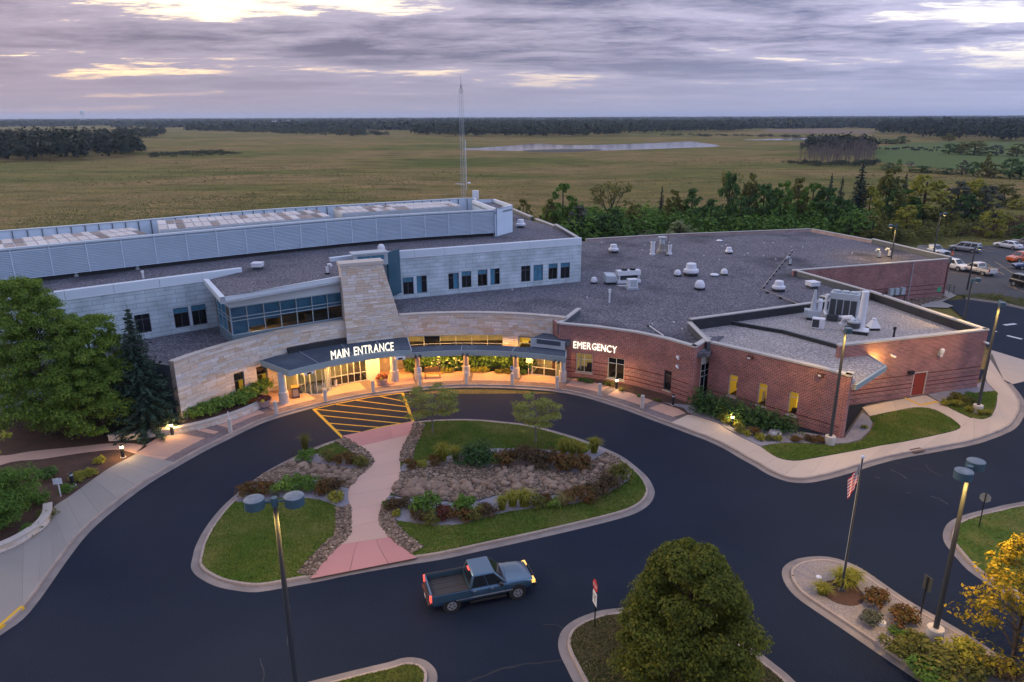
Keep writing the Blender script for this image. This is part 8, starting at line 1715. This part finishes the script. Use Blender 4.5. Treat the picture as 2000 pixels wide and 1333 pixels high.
wood([(200.86, 508.81), (232.54, 555.44), (262.35, 553.03), (248.72, 497.96), (225.05, 459.63), (211.76, 473.17), (189.97, 468.23)], 90, 12, 7, 'evergreen clump at the top of grey grove', FWD2)
wood([(142.70, 387.21), (155.87, 369.88), (194.15, 384.34), (174.00, 353.70), (149.70, 354.94), (140.62, 370.70)], 90, 2.5, 4, 'low dark bushes along the grey grove')
wood([(183.33, 908.36), (231.43, 951.27), (309.77, 891.88), (351.29, 842.86), (367.11, 765.47), (308.35, 738.92), (261.22, 854.02), (209.50, 860.43)], 130, 3, 7, 'low scrub along the small far pond')
wood([(-242.67, 490.90), (-217.51, 539.63), (-178.43, 493.20), (-195.99, 468.97), (-218.36, 447.37)], 120, 2.2, 6, 'low bushes trailing from the left wood')
mb = MB(); g = random.Random(5)
for p in scatter([(158.82, 404.42), (162.58, 386.10), (171.06, 369.07), (191.53, 384.48), (235.61, 478.09), (223.49, 499.79), (187.54, 462.14)], 260):
    x, y = p; h = g.uniform(6, 9.5)+2.5*math.sin(x*.13); mb.cyl((x, y, -.1), (x+g.gauss(0, .4), y, h), .16, .03, 4, caps=False)
    for k in range(7): z = h*(.35+.6*g.random()); a = g.random()*6.28; mb.cyl((x, y, z), (x+math.cos(a)*1.5, y+math.sin(a)*1.5, z+1.6), .06, .015, 3, caps=False)
o = mb.build('bare_grove', LM['twig'], None, kind='stuff'); setp(o, 'leafless grey grove on the right side of the marsh', 'wood')
# wooded country out to the horizon
n = 9000; Y = 1350*((8500/1350)**rng.random(n)); X = (rng.random(n)*2-1)*Y*.85
f = np.sin(X*.0031+1.7)+np.sin(Y*.0041+X*.0016)+.7*np.sin(X*.0087-Y*.005); k = (f > -.75) | (Y > 3000); P = np.stack([X[k], Y[k]], 1); H = rng.uniform(8, 15, len(P)); Wd = rng.uniform(26, 50, len(P))*(P[:, 1]/2600).clip(.7, 2.2)
blobs('horizon_woods', P, H, Wd, FWD, 'wooded country stretching to the horizon', 'wood', 46, .36)
# cattle ----------------------------------------------------------------------
COWM = mat('black_hide', (.008, .007, .007), .8)
def cow_mesh():
    bm = bmesh.new(); secs = [(-1.15, .05, 1.15, .28), (-1.05, .3, .72, 1.42), (-.5, .36, .62, 1.40), (0, .38, .56, 1.38), (.55, .35, .6, 1.40), (.9, .26, .75, 1.42), (1.15, .16, .80, 1.32), (1.45, .13, .66, 1.08), (1.75, .08, .56, .86)]
    rings = []
    for x, w, z0, z1 in secs:
        if x == -1.15: z0, z1 = .95, 1.3
        rings.append([bm.verts.new((x, w*math.cos(t), (z0+z1)/2+(z1-z0)/2*math.sin(t))) for t in [2*math.pi*k/10 for k in range(10)]])
    for a, b in zip(rings, rings[1:]):
        for k in range(10): bm.faces.new((a[k], b[k], b[(k+1) % 10], a[(k+1) % 10]))
    bm.faces.new(rings[0]); bm.faces.new(list(reversed(rings[-1])))
    fs = list(bm.faces)
    for x in (-.85, .75):                      # legs pulled down out of the belly so the body stays one surface
        for s in (1, -1):
            f = min(bm.faces, key=lambda q: (q.calc_center_median()-Vector((x, s*.24, .72))).length); r = bmesh.ops.extrude_face_region(bm, geom=[f]); vs_ = [v for v in r['geom'] if isinstance(v, bmesh.types.BMVert)]; bmesh.ops.delete(bm, geom=[f], context='FACES_ONLY')
            c = sum((v.co for v in vs_), Vector())/len(vs_)
            for v in vs_: v.co = Vector((x+(v.co.x-c.x)*.3+(.06 if x < 0 else 0), s*.2+(v.co.y-c.y)*.3, .45+(v.co.z-c.z)*.1))
            nf = [q for q in r['geom'] if isinstance(q, bmesh.types.BMFace)]; r = bmesh.ops.extrude_face_region(bm, geom=nf); vs_ = [v for v in r['geom'] if isinstance(v, bmesh.types.BMVert)]; bmesh.ops.delete(bm, geom=nf, context='FACES_ONLY')
            for v in vs_: v.co = Vector((x+(v.co.x-x)*.8-(.05 if x < 0 else 0), v.co.y, .0))
    me = bpy.data.meshes.new('cow'); bm.normal_update(); bm.to_mesh(me); bm.free(); me.materials.append(COWM); me.polygons.foreach_set('use_smooth', [True]*len(me.polygons)); return me
CW = cow_mesh()
for p in [(261.86, 529.87), (267.37, 533.55), (269.33, 529.30), (266.85, 521.47), (271.05, 521.15), (274.42, 524.87), (277.84, 528.64), (286.25, 536.23), (295.31, 548.36), (291.99, 535.78), (280.29, 512.68), (278.07, 505.31), (281.73, 508.78), (297.36, 535.36), (301.01, 539.29), (288.87, 512.04), (284.27, 497.53), (309.64, 538.61), (291.94, 504.28), (314.85, 542.46)]:
    o = link('cow', CW); o.location = (p[0], p[1], -.08); o.rotation_euler = (0, 0, random.random()*6.3); o.scale = (1.15,)*3; setp(o, 'black cow grazing in the far right pasture', 'cow', 'black cattle in the far pasture')
# air ---------------------------------------------------------------------------
mb = MB(); mb.box((0, 6900, 34.4), (18400, 14600, 71.2)); hz_ = mb.build('haze', None, None, kind='stuff')
hm = bpy.data.materials.new('haze_air'); hm.use_nodes = True; t = hm.node_tree; t.nodes.clear(); out = t.nodes.new('ShaderNodeOutputMaterial'); pv = t.nodes.new('ShaderNodeVolumePrincipled'); pv.inputs['Color'].default_value = (.60, .74, 1.0, 1); pv.inputs['Density'].default_value = .00008; pv.inputs['Anisotropy'].default_value = .2; t.links.new(pv.outputs[0], out.inputs['Volume']); hz_.data.materials.append(hm); hm.volume_intersection_method = 'FAST' if hasattr(hm, 'volume_intersection_method') else None
